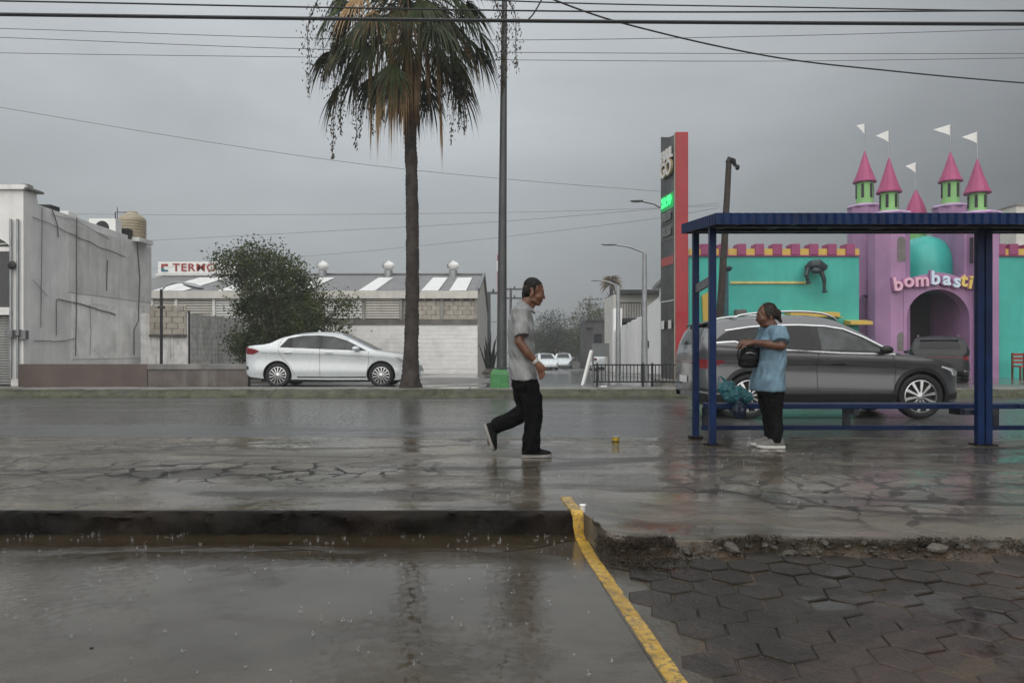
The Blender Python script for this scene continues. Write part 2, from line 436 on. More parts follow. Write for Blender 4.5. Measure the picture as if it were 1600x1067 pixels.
# paver bed and hexagonal pavers right of the line
bed = surf('paver_bed', fr(.50, 8, .1), fr(0.6, 4.5, .1), lambda x, y: -.1485-.02*sstep(.72, .58, x)+.026*sstep(3.4, 4.2, y)*sstep(.62, 1.0, x)+.006*fbm(x*3,y*3,2), M_dirt)
tag(bed, 'dark wet earth bed beneath the hexagonal pavers', None)
def pavers():
    r = .122; src = []
    for k in range(5):
        m = MB(); rr = r*.985
        pts = [(rr*math.cos(pi/3*i+.35)*(1+.03*random.uniform(-1,1)), rr*math.sin(pi/3*i+.35)*(1+.03*random.uniform(-1,1))) for i in range(6)]
        ins = [(x*random.uniform(.92,.97), y*random.uniform(.92,.97)) for x, y in pts]
        vs = [(x, y, -.045) for x, y in pts]+[(x, y, -.006) for x, y in pts]+[(x, y, .0) for x, y in ins]+[(0, 0, .0005)]
        fs = [(i, (i+1)%6, 6+(i+1)%6, 6+i) for i in range(6)]+[(6+i, 6+(i+1)%6, 12+(i+1)%6, 12+i) for i in range(6)]+[(12+i, 12+(i+1)%6, 18) for i in range(6)]
        m.add(vs, fs); src.append(m)
    made = []; cnt = 0
    a = .35
    e1 = Vector((math.cos(a+pi/6), math.sin(a+pi/6)))*r*math.sqrt(3); e2 = Vector((math.cos(a+pi/2), math.sin(a+pi/2)))*r*math.sqrt(3)
    cand = []
    for i in range(-40, 60):
        for j in range(-40, 60):
            p = Vector((2.0, 2.6))+e1*i+e2*j
            lx = interp([(1.6,.76),(2.66,.735),(3.35,.675),(4.6,.62)], p.y)
            if lx < p.x < 3.62 and 2.05 < p.y < edgeY(p.x)-.17 and p.x < p.y*.74+.25: cand.append(p)
    for p in cand:
        k = random.randrange(5); z = -.140+.026*sstep(3.4, 4.2, p.y)*sstep(.62, 1.0, p.x)+.008*fbm(p.x*1.3, p.y*1.3, 4)+random.uniform(-.003,.003)
        rot = (random.uniform(-.025,.025), random.uniform(-.025,.025), random.choice([0, pi/3, 2*pi/3])+random.uniform(-.02,.02))
        if len(made) <= k or made[k] is None:
            while len(made) <= k: made.append(None)
            o = src[k].build('paver', M_paver, bed, smooth=True, ang=20); made[k] = o
            o.data.transform(Matrix.Translation(Vector((0,0,-.045)))); 
            o.location = Vector((p.x, p.y, z))-W[bed.name]; o.rotation_euler = rot
        else: inst(made[k], (p.x, p.y, z), bed, rot, None)
        cnt += 1
    print('pavers', cnt)
pavers()
# smooth strip of cement between line and pavers
surf('cement_strip', [.0,.25,.5,.75,1.0], fr(1.2, 4.5, .1), lambda u, y: 0, M_lot)
o = bpy.data.objects['cement_strip']
for v in o.data.vertices:
    wy = v.co.y+o.location.y; u = v.co.x+o.location.x
    lx = interp([(1.2,.60),(2.66,.55),(3.35,.49),(4.29,.43),(4.8,.42)], wy)
    v.co.x = lx+u*.30-o.location.x+.02*fbm(wy*5, u, 3)*u; v.co.z = lotz(lx, wy)+.0025-.008*u+.002*fbm(u*3, wy*3, 1)*u

# painted yellow line over lot, kerb face and apron
def line():
    m = MB()
    top = [(.385,5.28,.0),(.395,5.10,.0),(.41,4.93,.0),(.418,4.86,.006),(.424,4.80,.006)]
    low = [(.445,4.79,-.136),(.452,4.60,-.136),(.464,4.29,-.138),(.505,3.75,-.138),(.537,3.353,-.138),(.566,3.0,-.138),(.594,2.66,-.138),(.640,2.0,-.138),(.69,1.2,-.138)]
    def dens(ps):
        out = []
        for a, b in zip(ps, ps[1:]):
            n = max(1, int((Vector(a)-Vector(b)).length/.06))
            out += [Vector(a).lerp(Vector(b), i/n) for i in range(n)]
        return out+[Vector(ps[-1])]
    t = dens(top); face = [Vector((.428,4.770,-.01)), Vector((.436,4.765,-.07)), Vector((.444,4.760,-.132))]; l = dens(low)
    pts = t+face+l[1:]; vs = []
    for i, p in enumerate(pts):
        w = .040+.004*fbm(i*.6, 0, 3)
        lift = .010 if i < len(t) else .0015
        for k, s in enumerate((-1,-.9,0,.9,1)): vs.append((p.x+s*w+.005*fbm(i*.9, s*3, 5), p.y, (p.z+lift if i < len(t)+3 else max(lotz(p.x-w, p.y), lotz(p.x+w, p.y))+.005)-(.012 if abs(s) == 1 else 0)))
    n = len(pts); fs = [(i*5+k, i*5+k+1, (i+1)*5+k+1, (i+1)*5+k) for i in range(n-1) for k in range(4)]
    m.add(vs, fs)
    m.build('painted_line', M_yel, smooth=True, kind='structure', label='worn yellow painted line running from the kerb end towards the viewer')
line()
# far side of the avenue: mossy kerb, walk, level ground, side street
M_moss = pm('mossy_kerb', (.075,.080,.045), .6, .5, 4, .8, 30, grime=.5)
mk = MB(); xs = fr(-40, 40, .25); prof = [(16.96,-.10),(16.98,.02),(17.06,.10),(17.18,.135),(17.30,.14)]
mk.add([(x, y+.03*fbm(x*1.5, y, 2), z+.015*fbm(x*2, y*2, 6)) for x in xs for y, z in prof],
       [(i*5+j, (i+1)*5+j, (i+1)*5+j+1, i*5+j+1) for i in range(len(xs)-1) for j in range(4)])
mk.build('verge', M_moss, smooth=True, kind='structure')
mw = MB()
x = -40
while x < 40:
    L = 3.0; mw.box(x+.006, x+L-.006, 17.24, 18.05, .0, .172+.004*random.uniform(-1,1)); x += L
mw.build('sidewalk', M_walk, kind='structure', bevel=.012)
surf('far_pavement', fr(-160, 160, 8), fr(18.0, 62, 2)+[80, 120, 200, 400], lambda x, y: zt(y), M_far)
surf('side_street', fr(-.7, 4.9, .7), fr(18.06, 62, 2)+[80, 120, 200, 390], lambda x, y: zt(y)+.006, M_side)
# ------------------------------------------------------------------ text helper: flat or raised letters as meshes
def text_mb(body, size, depth=0.0, offset=0.0, spacing=1.0):
    cu = bpy.data.curves.new('t', 'FONT'); cu.body = body; cu.size = size; cu.extrude = depth/2; cu.offset = offset
    cu.align_x = 'CENTER'; cu.align_y = 'CENTER'; cu.space_character = spacing; cu.resolution_u = 4
    ob = bpy.data.objects.new('t', cu); COL.objects.link(ob)
    dg = bpy.context.evaluated_depsgraph_get(); me = ob.evaluated_get(dg).to_mesh()
    m = MB(); m.add([v.co.copy() for v in me.vertices], [tuple(p.vertices) for p in me.polygons])
    ob.evaluated_get(dg).to_mesh_clear(); bpy.data.objects.remove(ob); bpy.data.curves.remove(cu)
    return m
def place(m, M): 
    m.v = [tuple(M @ Vector(p)) for p in m.v]; return m
FRONT = Matrix.Rotation(R(90), 4, 'X')        # text plane -> facing the camera (-Y)

# ------------------------------------------------------------------ shared materials
M_white = pm('white_plaster', (.80,.795,.775), .6, .08, 1.2, .25, 40, streak=.28, dirt=(.45,.44,.42))
M_white_old = pm('old_white_paint', (.76,.755,.735), .7, .14, 2.5, .7, 22, streak=.25, grime=.30, dirt=(.30,.285,.26))
M_grey_side = pm('grey_plaster', (.78,.77,.76), .65, .16, .8, .35, 30, streak=.45, dirt=(.52,.515,.51))
M_plinth = pm('brown_plinth', (.105,.078,.066), .5, .2, 1.5, .35, 40, streak=.3)
M_conc = pm('concrete', (.30,.29,.265), .7, .3, 2, .5, 30, streak=.5, dirt=(.10,.09,.075))
M_block = pm('cement_block', (.43,.39,.335), .75, .22, 4, .6, 60, streak=.3, dirt=(.16,.145,.12))
M_dark = pm('dark_metal', (.025,.025,.027), .4, .2, 5, metal=.4)
M_black = pm('black_matt', (.012,.012,.012), .6, .2, 5)
M_glass = pm('dark_glass', (.012,.014,.016), .05, .1, 2, ior=1.5)
M_steel = pm('grey_steel', (.20,.205,.21), .45, .15, 5, metal=.5, streak=.2)
M_pole = pm('pole_paint', (.075,.078,.080), .45, .2, 3, metal=.2, streak=.4)
M_galv = pm('galvanised', (.34,.35,.36), .42, .15, 4, metal=.5)
M_red = pm('red_panel', (.34,.012,.018), .35, .12, 2, coat=.2)
M_rust = pm('rust', (.12,.055,.03), .8, .4, 8, .5)
M_whitep = pm('white_paint', (.78,.78,.76), .4, .06, 3, streak=.15, dirt=(.4,.39,.37))
M_cream = pm('cream_panel', (.62,.60,.55), .5, .1, 2, streak=.3, dirt=(.33,.31,.28))
M_roof = pm('grey_sheet_roof', (.23,.225,.225), .5, .15, 1.5, metal=.1, streak=.3)

# ------------------------------------------------------------------ left building
BX = -13.22; BY = 20.0
def left_building():
    t = thing('shop_building', 'white shop front with arched window and a long stained grey side wall at the left', 'building', (-15, BY, .1))
    m = MB(); m.box(-24, BX, BY, BY+.28, .1, 5.45)
    # front wall with openings is built from strips: column, lintel, band
    m = MB(); wx0, wx1 = -16.6, -13.56
    m.box(wx1, BX, BY, BY+.3, .1, 5.40)
    m.box(-26, wx0, BY, BY+.3, .1, 5.40)
    # arch header
    cx = (wx0+wx1)/2; r = (wx1-wx0)/2; zs = pz(391, BY); zarc = .52
    arc = [(cx+r*math.cos(a), zs+zarc*math.sin(a)) for a in [pi*i/20 for i in range(21)]]
    for (x0, z0), (x1, z1) in zip(arc, arc[1:]):
        m.add([(x0,BY,z0),(x1,BY,z1),(x1,BY,5.40),(x0,BY,5.40),(x0,BY+.3,z0),(x1,BY+.3,z1),(x1,BY+.3,5.40),(x0,BY+.3,5.40)],
              [(0,1,2,3),(7,6,5,4),(0,4,5,1)])
    m.box(wx0, wx1, BY, BY+.3, pz(491,BY), pz(482,BY))
    m.build('front_wall', M_white, t)
    m = MB(); m.box(wx0, wx1, BY+.12, BY+.15, pz(482,BY), zs+.02); 
    win = m.build('window', M_glass, t)
    m = MB(); m.box(wx0, wx1, BY+.09, BY+.16, zs-.02, zs+.10)
    for i in range(1, 6): 
        xx = lerp(wx0, wx1, i/6); m.box(xx-.025, xx+.025, BY+.09, BY+.16, pz(482,BY), zs-.02)
    m.build('window_frame', M_white, win)
    m = MB()
    m.prism([(x, z) for x, z in arc], BY+.14, BY+.17)
    fan = m.build('fanlight', M_glass, t)
    m = MB()
    for i in range(1, 8):
        a = pi*i/8; m.bar((cx, BY+.12, zs+.1), (cx+r*.98*math.cos(a), BY+.12, zs+zarc*.98*math.sin(a)), .035, .035)
    m.build('glazing_bar', M_white_old, fan)
    m = MB(); m.box(wx0-.05, wx1+.05, BY-.06, BY-.003, pz(491,BY)-.02, pz(482,BY)+.03); m.build('sill', M_white_old, t)
    # roller shutter with slats
    m = MB(); z = .12
    while z < pz(491,BY)-.05:
        m.prism_x([(BY+.14, z), (BY+.115, z+.02), (BY+.115, z+.055), (BY+.14, z+.07), (BY+.17, z+.07), (BY+.17, z)], wx0, wx1); z += .072
    m.build('roller_shutter', pm('shutter', (.30,.30,.29), .5, .12, 3, streak=.4), t, kind='stuff')
    # side wall, stepped tints of plaster
    y1 = 27.1; ys = [BY+.30, BY+2.45, BY+3.9, y1]
    def topz(y): return interp([(BY,5.42),(BY+.55,5.42),(BY+.62,5.12),(y1,4.98)], y)
    m = MB(); yy = [BY+.301, BY+.55, BY+.62, 22.4, 25, y1]
    poly = [(y, topz(y)) for y in yy]
    m.prism_x([(yy[0], .1)]+poly+[(y1, .1)], BX-.25, BX-.002)
    m.build('side_wall', M_grey_side, t)
    for i, (a, b, z0, z1, sh) in enumerate([(BY+2.2, 23.3, .8, 2.75, .90), (23.35, y1-.02, .8, 2.55, .86), (22.0, y1-.02, 2.8, 4.85, .68)]):
        m = MB(); m.prism_x([(a, z0), (a, z1), (b, z1-.05), (b, z0)], BX-.001, BX+.012)
        m.build('plaster_patch', pm('plaster_patch%d' % i, (sh, sh*.985, sh*.96), .7, .16, 1.3, .4, 25, streak=.5, grime=.3, dirt=(.36,.355,.35)), t)
    m = MB(); m.prism([(-26,5.40),(-26,5.52),(BX+.10,5.52),(BX+.12,5.47),(BX+.06,5.40)], BY-.10, BY-.001); m.build('cornice', M_white, t)
    m = MB(); m.box(BX-.14, BX+.10, BY-.001, BY+.75, 5.425, 5.50); m.box(BX-.12, BX+.02, BY+.1, BY+.4, 5.50, 5.60); m.build('parapet_cap', M_conc, t, bevel=.02)
    m = MB(); m.box(-26, BX-.25, BY+.3, y1, 4.75, 4.85); m.box(-26, BX-.25, y1-.2, y1, .1, 4.95); m.build('roof', M_conc, t)
    # corner pipes and meter
    for xx in (BX-.30, BX-.12):
        m = MB(); m.cyl((xx, BY-.06, .3), (xx, BY-.06, 4.6), .035, n=8); m.build('conduit', M_galv, t, smooth=True)
    m = MB(); m.box(BX-.40, BX-.02, BY-.16, BY-.003, 1.45, 1.62); m.obox((BX-.2, BY-.2, 1.5), .12, .1, .2); m.box(BX-.05,BX+.12,BY-.1,BY+.05,1.35,1.6)
    m.build('meter_box', M_steel, t, bevel=.01)
    m = MB(); m.lathe([(.07,-.03),(.12,0),(.07,.03)], (BX-.23, BY-.12, 3.35), 16, 'y'); m.build('cable_coil', M_black, t, smooth=True)
    # surface cables and downpipes on the side wall
    def c(pts, r=.018, mat=None):
        m = MB(); out = []; k = 0
        for a, b in zip(pts, pts[1:]):
            n = max(2, int(math.hypot(b[0]-a[0], b[1]-a[1])/.18))
            for i in range(n): out.append((BX+.03, lerp(a[0],b[0],i/n)+.022*fbm(k*.35, r*90, 1, 3), lerp(a[1],b[1],i/n)+.03*fbm(k*.3, 5, r*70, 3))); k += 1
        out.append((BX+.03, *pts[-1])); m.tube(out, r*.5, 6); m.build('wall_cable', mat or pm('old_cable', (.13,.127,.125), .7, .3, 9), t, smooth=True)
    c([(BY+.35,4.75),(21.5,4.62),(23.5,4.38),(25.2,4.25)]); c([(BY+.75,5.1),(BY+.72,3.4),(BY+.7,1.7)], .02); c([(22.4,5.1),(22.4,2.6),(22.35,.9)], .030)
    c([(21.45,2.55),(22.6,2.48),(24.6,2.25)], .03); c([(21.4,2.55),(21.4,1.5)], .022); c([(BY+.4,1.35),(21.3,1.3),(22.3,1.42)], .022)
    c([(26.0,4.95),(26.2,3.6),(26.1,2.1),(25.8,1.8),(25.8,.9)], .035); c([(24.1,4.0),(24.05,3.0)], .03); c([(21.2,5.1),(21.45,4.7),(21.5,4.35)], .03)
    c([(BY+.35,3.0),(21.0,2.6)], .012); c([(21.2,4.95),(22.5,4.98),(24.2,4.7)], .014); c([(23.1,2.5),(23.15,1.6),(23.1,.9)], .014)
left_building()
def low_wall():
    t = thing('low_wall', 'low brown wall along the pavement below the grey side wall', 'wall', (-10.5, 19.6, .1))
    m = MB(); m.box(-13.0, -9.6, 19.45, 19.65, .1, .70); m.build('painted_section', M_plinth, t, bevel=.01)
    m = MB(); m.box(-9.598, -6.95, 19.47, 19.65, .1, .56); m.build('faded_section', pm('faded_plinth', (.12,.10,.09), .6, .3, 2, .3, 40, streak=.6, dirt=(.2,.19,.18)), t, bevel=.01)
    m = MB(); m.box(-9.598, -6.93, 19.44, 19.68, .56, .70); m.build('coping', pm('wet_coping', (.20,.195,.185), .45, .3, 2, .3, 40, streak=.4), t, bevel=.01)
low_wall()
def water_tank():
    t = thing('water_tank', 'beige plastic water tank on the roof of the grey building', 'water tank', (-13.25, 26.0, 4.98))
    x, y, z = px(209, 26.2)-.05, 26.2, 5.0; m = MB()
    pr = [(.42,0),(.44,.05)]
    for i in range(6): pr += [(.44,.08+i*.1),(.455,.11+i*.1),(.455,.14+i*.1),(.44,.17+i*.1)]
    pr += [(.44,.70),(.40,.76),(.28,.86),(.18,.91),(.17,.96),(.02,.97)]
    m.lathe(pr, (x, y, z), 28); m.build('tank_body', pm('beige_plastic', (.34,.29,.20), .45, .12, 2), t, smooth=True, ang=50)
    m = MB(); m.tube([(x-.05,y-.1,z+.93),(x-.55,y-.1,z+.93),(x-.55,y-.1,z+.2)], .02, 6); m.tube([(x-.48,y-.1,z+1.1),(x-.48,y-.1,z+.1)], .012, 6); m.build('pipe', M_dark, t, smooth=True)
    m = MB(); m.box(x-.5, x+.5, y-.5, y+.5, 4.86, z); m.build('base_slab', M_white_old, t)
water_tank()
def roof_unit(x, y, z, w, d, h, label, mat, fan=True):
    t = thing('rooftop_unit', label, 'air conditioner', (x, y, z))
    m = MB(); m.box(x-w/2, x+w/2, y-d/2, y+d/2, z+.03, z+h); m.box(x-w/2+.04, x-w/2+.1, y-d/2, y+d/2, z, z+.03); m.box(x+w/2-.1, x+w/2-.04, y-d/2, y+d/2, z, z+.03); m.build('casing', mat, t, bevel=.015)
    if fan: m = MB(); m.lathe([(.05,-.01),(h*.36,-.01),(h*.38,0),(h*.3,.004)], (x, y-d/2-.006, z+h*.5), 18, 'y'); m.build('fan_grille', M_dark, t, smooth=True)
roof_unit(-13.62, 21.6, 4.86, .55, .45, .42, 'small dark box unit on the roof beside the cornice', M_dark, False)
roof_unit(-13.62, 22.5, 4.86, .5, .45, .40, 'small white air conditioner on the roof behind the dark box', M_whitep)
roof_unit(-13.75, 25.0, 4.86, .9, .4, .62, 'white air conditioner with a fan on the roof left of the water tank', M_whitep)
roof_unit(-13.42, 25.6, 4.86, .4, .35, .40, 'black box unit on the roof touching the water tank', M_black, False)

# ------------------------------------------------------------------ stained block wall and yard lamp
def block_wall():
    t = thing('block_wall', 'stained white and cream block wall beyond the low brown wall', 'wall', (-12, 26.0, .1))
    m = MB(); m.box(px(217,25.6), px(291,25.6), 25.72, 25.86, .1, 2.36); m.build('wall_core', pm('dripping_white', (.74,.73,.71), .7, .2, 3, .6, 30, streak=.8, grime=.5, dirt=(.20,.19,.175)), t)
    bx0, bx1 = px(232,25.6), px(290,25.6); src = None
    row = 0; z = 1.62
    while z < 2.5:
        x = bx0+(-.2 if row % 2 else 0)
        while x < bx1-.05:
            a, b = max(x, bx0), min(x+.39, bx1)
            if b-a > .05:
                mm = MB(); mm.box(a, b-.012, 25.66, 25.719, z, z+.19)
                mm.build('block', M_block, t, bevel=.006)
            x += .40
        z += .202; row += 1
    m = MB(); m.box(bx0-.02, bx1, 25.64, 25.719, 1.53, 1.61); m.build('ledge', pm('grimy_ledge', (.12,.115,.10), .8, .3, 3, .5, 30, streak=.4), t)
    # receding flank in courses
    m = MB(); z = .1; row = 0
    while z < 2.35:
        y = 25.9-(.2 if row % 2 else 0)
        while y < 31.8:
            a, b = max(y, 25.9), min(y+.39, 31.8); m.box(-11.55, -11.30, a+.006, b-.006, z, min(z+.19, 2.37)); y += .40
        z += .2; row += 1
    m.build('block_courses', pm('stained_white_blocks', (.74,.73,.71), .7, .2, 3, .6, 30, streak=.65, grime=.4, dirt=(.22,.21,.195)), t, kind='stuff')
    m = MB(); m.box(-11.54, -11.32, 25.9, 31.79, .1, 2.3); m.build('mortar', M_conc, t)
    m = MB(); m.bar((-11.28, 25.80, .1), (-11.28, 25.80, 2.45), .06); m.build('corner_post', M_dark, t)
    m = MB(); m.box(-11.8, -9.0, 33.0, 33.2, .1, 2.55); m.build('back_wall', pm('tan_wall', (.27,.235,.16), .7, .25, 2, .5, 30, grime=.3), t)
block_wall()
def yard_lamp():
    D = 22.0; x = px(252, D); zt_ = pz(452, D)
    t = thing('yard_lamp', 'thin dark lamp post with tilted lamp head behind the low wall', 'lamp post', (x, D, .1))
    m = MB(); m.cyl((x, D, .1), (x, D, zt_), .045, .04, 10); m.build('post', M_dark, t, smooth=True)
    m = MB(); m.tube([(x, D, zt_-.05), (x+.15, D, zt_+.12), (x+.38, D, zt_+.20), (x+.72, D, zt_+.20)], .022, 8); m.build('arm', M_galv, t, smooth=True)
    m = MB(); m.ell((x+.95, D, zt_+.10), (.34,.13,.075), rot=Matrix.Rotation(R(14), 3, 'Y')); m.build('lamp_head', M_galv, t, smooth=True)
    m = MB(); m.lathe([(.02,0),(.12,.0),(.10,.05),(.05,.09),(.02,.1)], (x, D, pz(482, D)), 12); m.build('collar', M_black, t, smooth=True)
yard_lamp()

# ------------------------------------------------------------------ warehouse
def warehouse():
    D = 33.0; x0, x1 = -18.5, px(746, D); g = zt(D)-.3
    t = thing('warehouse', 'long low warehouse with grey sheet roof and white painted block base', 'warehouse', (-9, D, g))
    s = D/FPX
    zw = pz(507, D); zl0 = pz(499, D); ze = pz(466, D); zf = pz(455, D)
    # base wall, white over bare block courses
    m = MB(); m.box(x0, x1, D, D+.35, g, zw); m.build('base_wall', pm('worn_white_brick', (.80,.795,.775), .7, .08, 3, 1.0, 9, grime=.35, dirt=(.36,.345,.32)), t)
    bm = MB(); z = .25; row = 0                      # painted brick courses in relief
    while z < zw-.1:
        x = px(548, D)-(.2 if row % 2 else 0)
        while x < x1-.05:
            a, b = max(x, px(548, D)), min(x+.38, x1-.01)
            if b-a > .06: bm.box(a, b, D-.012, D-.001, z, z+.17)
            x += .40
        z += .19; row += 1
    bm.build('brick_courses', MATS['worn_white_brick'], t, kind='stuff')
    m = MB(); m.box(x0, x1-.01, D-.06, D+.3, zw, zl0); m.build('ledge', pm('ledge_grey', (.17,.155,.14), .8, .3, 2, .5, 30, streak=.5), t)
    # upper wall of louvre panels between columns
    cols = [px(v, D) for v in (237, 275, 334, 388, 445, 505, 568, 626, 690, 744)]
    m = MB(); m.box(x0, x1-.02, D+.12, D+.3, zl0, zf); m.build('upper_wall', M_conc, t)
    for i, (a, b) in enumerate(zip([x0]+cols, cols)):
        if b <= px(630, D):
            m = MB(); z = zl0+.03
            while z < ze-.05:
                m.prism_x([(D+.10, z), (D+.03, z+.02), (D+.03, z+.085), (D+.10, z+.10)], a+.07, b-.07); z += .115
            m.build('louvre_panel', M_cream if i % 3 else M_whitep, t, kind='stuff')
    for c in cols:
        m = MB(); m.box(c-.06, c+.06, D-.02, D+.12, zl0, ze); m.build('column', M_white_old if c < px(500, D) else M_conc, t)
    # bare block infill at the right with grating above
    bx0, bx1 = px(632, D), px(742, D); z = zl0+.01; row = 0; zt2 = pz(470, D)
    src = None
    while z < zt2-.05:
        x = bx0-(.2 if row % 2 else 0)
        while x < bx1-.05:
            a, b = max(x, bx0), min(x+.39, bx1)
            if b-a > .06:
                mm = MB(); mm.box(a, b-.012, D+.05, D+.119, z, z+.19); mm.build('block', M_block, t)
            x += .4
        z += .2; row += 1
    for i in range(23):
        xx = lerp(bx0, bx1, (i+.5)/23); m = MB(); m.box(xx-.03, xx+.03, D+.06, D+.118, zt2+.03, pz(460, D)); m.build('grating_bar', M_rust if i % 3 else M_cream, t)
    m = MB(); m.box(x0, x1+.02, D-.12, D+.10, ze-.02+.0, zf); m.build('eave_fascia', M_cream, t, bevel=.01)
    # roof with corrugation, skylight strips
    Dr = D+6.6; zr = pz(430, Dr); n = 150; m = MB()
    xr0, xr1 = x0, px(756, Dr)
    vs = []; fs = []
    for i in range(n*2+1):
        u = i/(n*2); xx0 = lerp(x0, x1+.05, u); xx1 = lerp(x0, x1+.05, u); dz = .03*(i % 2)
        vs += [(xx0, D-.05, zf-.04+dz), (xx1, Dr, zr+dz), (xx1, Dr+6.6, zf-.3+dz)]
    for i in range(n*2): fs += [(3*i, 3*i+3, 3*i+4, 3*i+1), (3*i+1, 3*i+4, 3*i+5, 3*i+2)]
    m.add(vs, fs); m.build('roof', M_roof, t, kind='stuff')
    for vx in (238, 262, 340, 400, 455, 560, 658, 702):
        xx = px(vx, D); m = MB()
        m.add([(xx, D-.04, zf+.02), (xx+.75, D-.04, zf+.02), (xx+.75, D+5.0, lerp(zf, zr, .76)+.05), (xx, D+5.0, lerp(zf, zr, .76)+.05)], [(0,1,2,3)])
        m.add([(xx, D-.04, zf-.01), (xx+.75, D-.04, zf-.01), (xx+.75, D+5.0, lerp(zf, zr, .76)+.02), (xx, D+5.0, lerp(zf, zr, .76)+.02)], [(3,2,1,0)])
        m.build('skylight', M_whitep, t)
    # right gable
    m = MB(); m.prism_x([(D+.3, g), (D+.3, zf), (Dr, zr-.03), (Dr+6.6, zf-.35), (Dr+6.6, g)], x1-.3, x1); m.build('gable_wall', pm('gable', (.46,.44,.41), .7, .15, 1.5, .3, 20, streak=.5, dirt=(.2,.19,.17)), t)
    m = MB(); m.bar((x1+.06, D-.1, zf+.05), (x1+.06, Dr, zr+.07), .10, .14); m.bar((x1+.06, Dr, zr+.07), (x1+.06, Dr+6.6, zf-.25), .10, .14); m.build('roof_edge', M_steel, t)
    m = MB(); m.bar((x0, Dr, zr+.06), (x1, Dr, zr+.06), .3, .06); m.build('ridge_cap', M_steel, t)
    # turbine ventilators on the ridge
    for k, vx in enumerate((504, 607, 708)):
        xx = px(vx, Dr-.6); zz = zr-.25; v = thing('roof_ventilator', ['white onion-shaped roof ventilator nearest the leafy tree', 'white onion-shaped roof ventilator just left of the palm trunk', 'white onion-shaped roof ventilator right of the palm trunk'][k], 'ventilator', (xx, Dr-.6, zz), 'turbine ventilators along the warehouse ridge')
        m = MB(); m.lathe([(.22,0),(.22,.42),(.20,.44)], (xx, Dr-.6, zz), 18); m.build('neck', M_galv, v, smooth=True)
        m = MB(); 
        for q in range(20):
            a = 2*pi*q/20; pts = []
            for i in range(8):
                ph = -.9+2.4*i/7; rr = .29*math.cos(ph*.98)+.02; zz2 = zz+.68+.22*math.sin(ph)
                aa = a+.35*math.sin(ph); pts.append((xx+rr*math.cos(aa), Dr-.6+rr*math.sin(aa), zz2))
            b = len(m.v)
            vs = []
            for p in pts:
                d = Vector((p[0]-xx, p[1]-Dr+.6, 0)); tt = Vector((-d.y, d.x, 0)).normalized()*.05
                vs += [Vector(p)+tt+d.normalized()*.012, Vector(p)-tt-d.normalized()*.012]
            m.add(vs, [(2*i, 2*i+1, 2*i+3, 2*i+2) for i in range(7)])
        m.lathe([(.24,0),(.27,.1),(.24,.22),(.12,.32)], (xx, Dr-.6, zz+.5), 16)
        m.build('turbine', M_whitep, v, smooth=True, ang=60)
        m = MB(); m.ell((xx, Dr-.6, zz+.90), (.07,.07,.06)); m.build('cap', M_whitep, v, smooth=True)
    # roof sign
    sg = thing('roof_sign', 'white roof sign with red lettering and square logo behind the leafy tree', 'sign', (px(348, Dr-1), Dr-1, zr-.1))
    Ds = Dr-.9; a, b = px(247, Ds), px(450, Ds); z0, z1 = pz(428, Ds), pz(409, Ds)
    m = MB(); m.box(a, b, Ds, Ds+.12, z0, z1); m.box(a-.15, px(330, Ds), Ds+.02, Ds+.2, z0-.08, z0); m.build('board', M_whitep, sg)
    for i in range(5):
        xx = lerp(a+.3, b-.3, i/4); m = MB(); m.bar((xx, Ds+.06, z0-.6), (xx, Ds+.06, z0), .05); m.build('bracket', M_dark, sg)
    red = pm('sign_red', (.30,.018,.02), .4, .05); blue = pm('sign_blue', (.018,.045,.10), .4, .05); teal = pm('sign_teal', (.02,.13,.17), .4, .05)
    m = text_mb('TERMO', .56, .03, .007, 1.12); w = max(p[0] for p in m.v)-min(p[0] for p in m.v)
    place(m, Matrix.Translation(((px(271,Ds)+px(337,Ds))/2, Ds-.018, (z0+z1)/2)) @ FRONT @ Matrix.Diagonal((2.28/w,1,1,1))); m.build('lettering', red, sg)
    m = text_mb('26', .56, .03, .018); place(m, Matrix.Translation((px(441,Ds), Ds-.018, (z0+z1)/2)) @ FRONT); m.build('lettering', blue, sg)
    lx0, lx1 = px(252,Ds), px(262.5,Ds); zm = (z0+z1)/2
    m = MB(); m.prism([(lx0,zm),(lx0,zm+.2),(lx1,zm+.2),(lx1,zm+.08),(lx0+.12,zm+.08),(lx0+.12,zm)], Ds-.02, Ds-.002); m.build('logo', red, sg)
    m = MB(); m.prism([(lx0,zm-.005),(lx0+.12,zm-.005),(lx0+.18,zm-.10),(lx1,zm-.10),(lx1,zm-.2),(lx0,zm-.2)], Ds-.02, Ds-.002); m.build('logo', teal, sg)
warehouse()

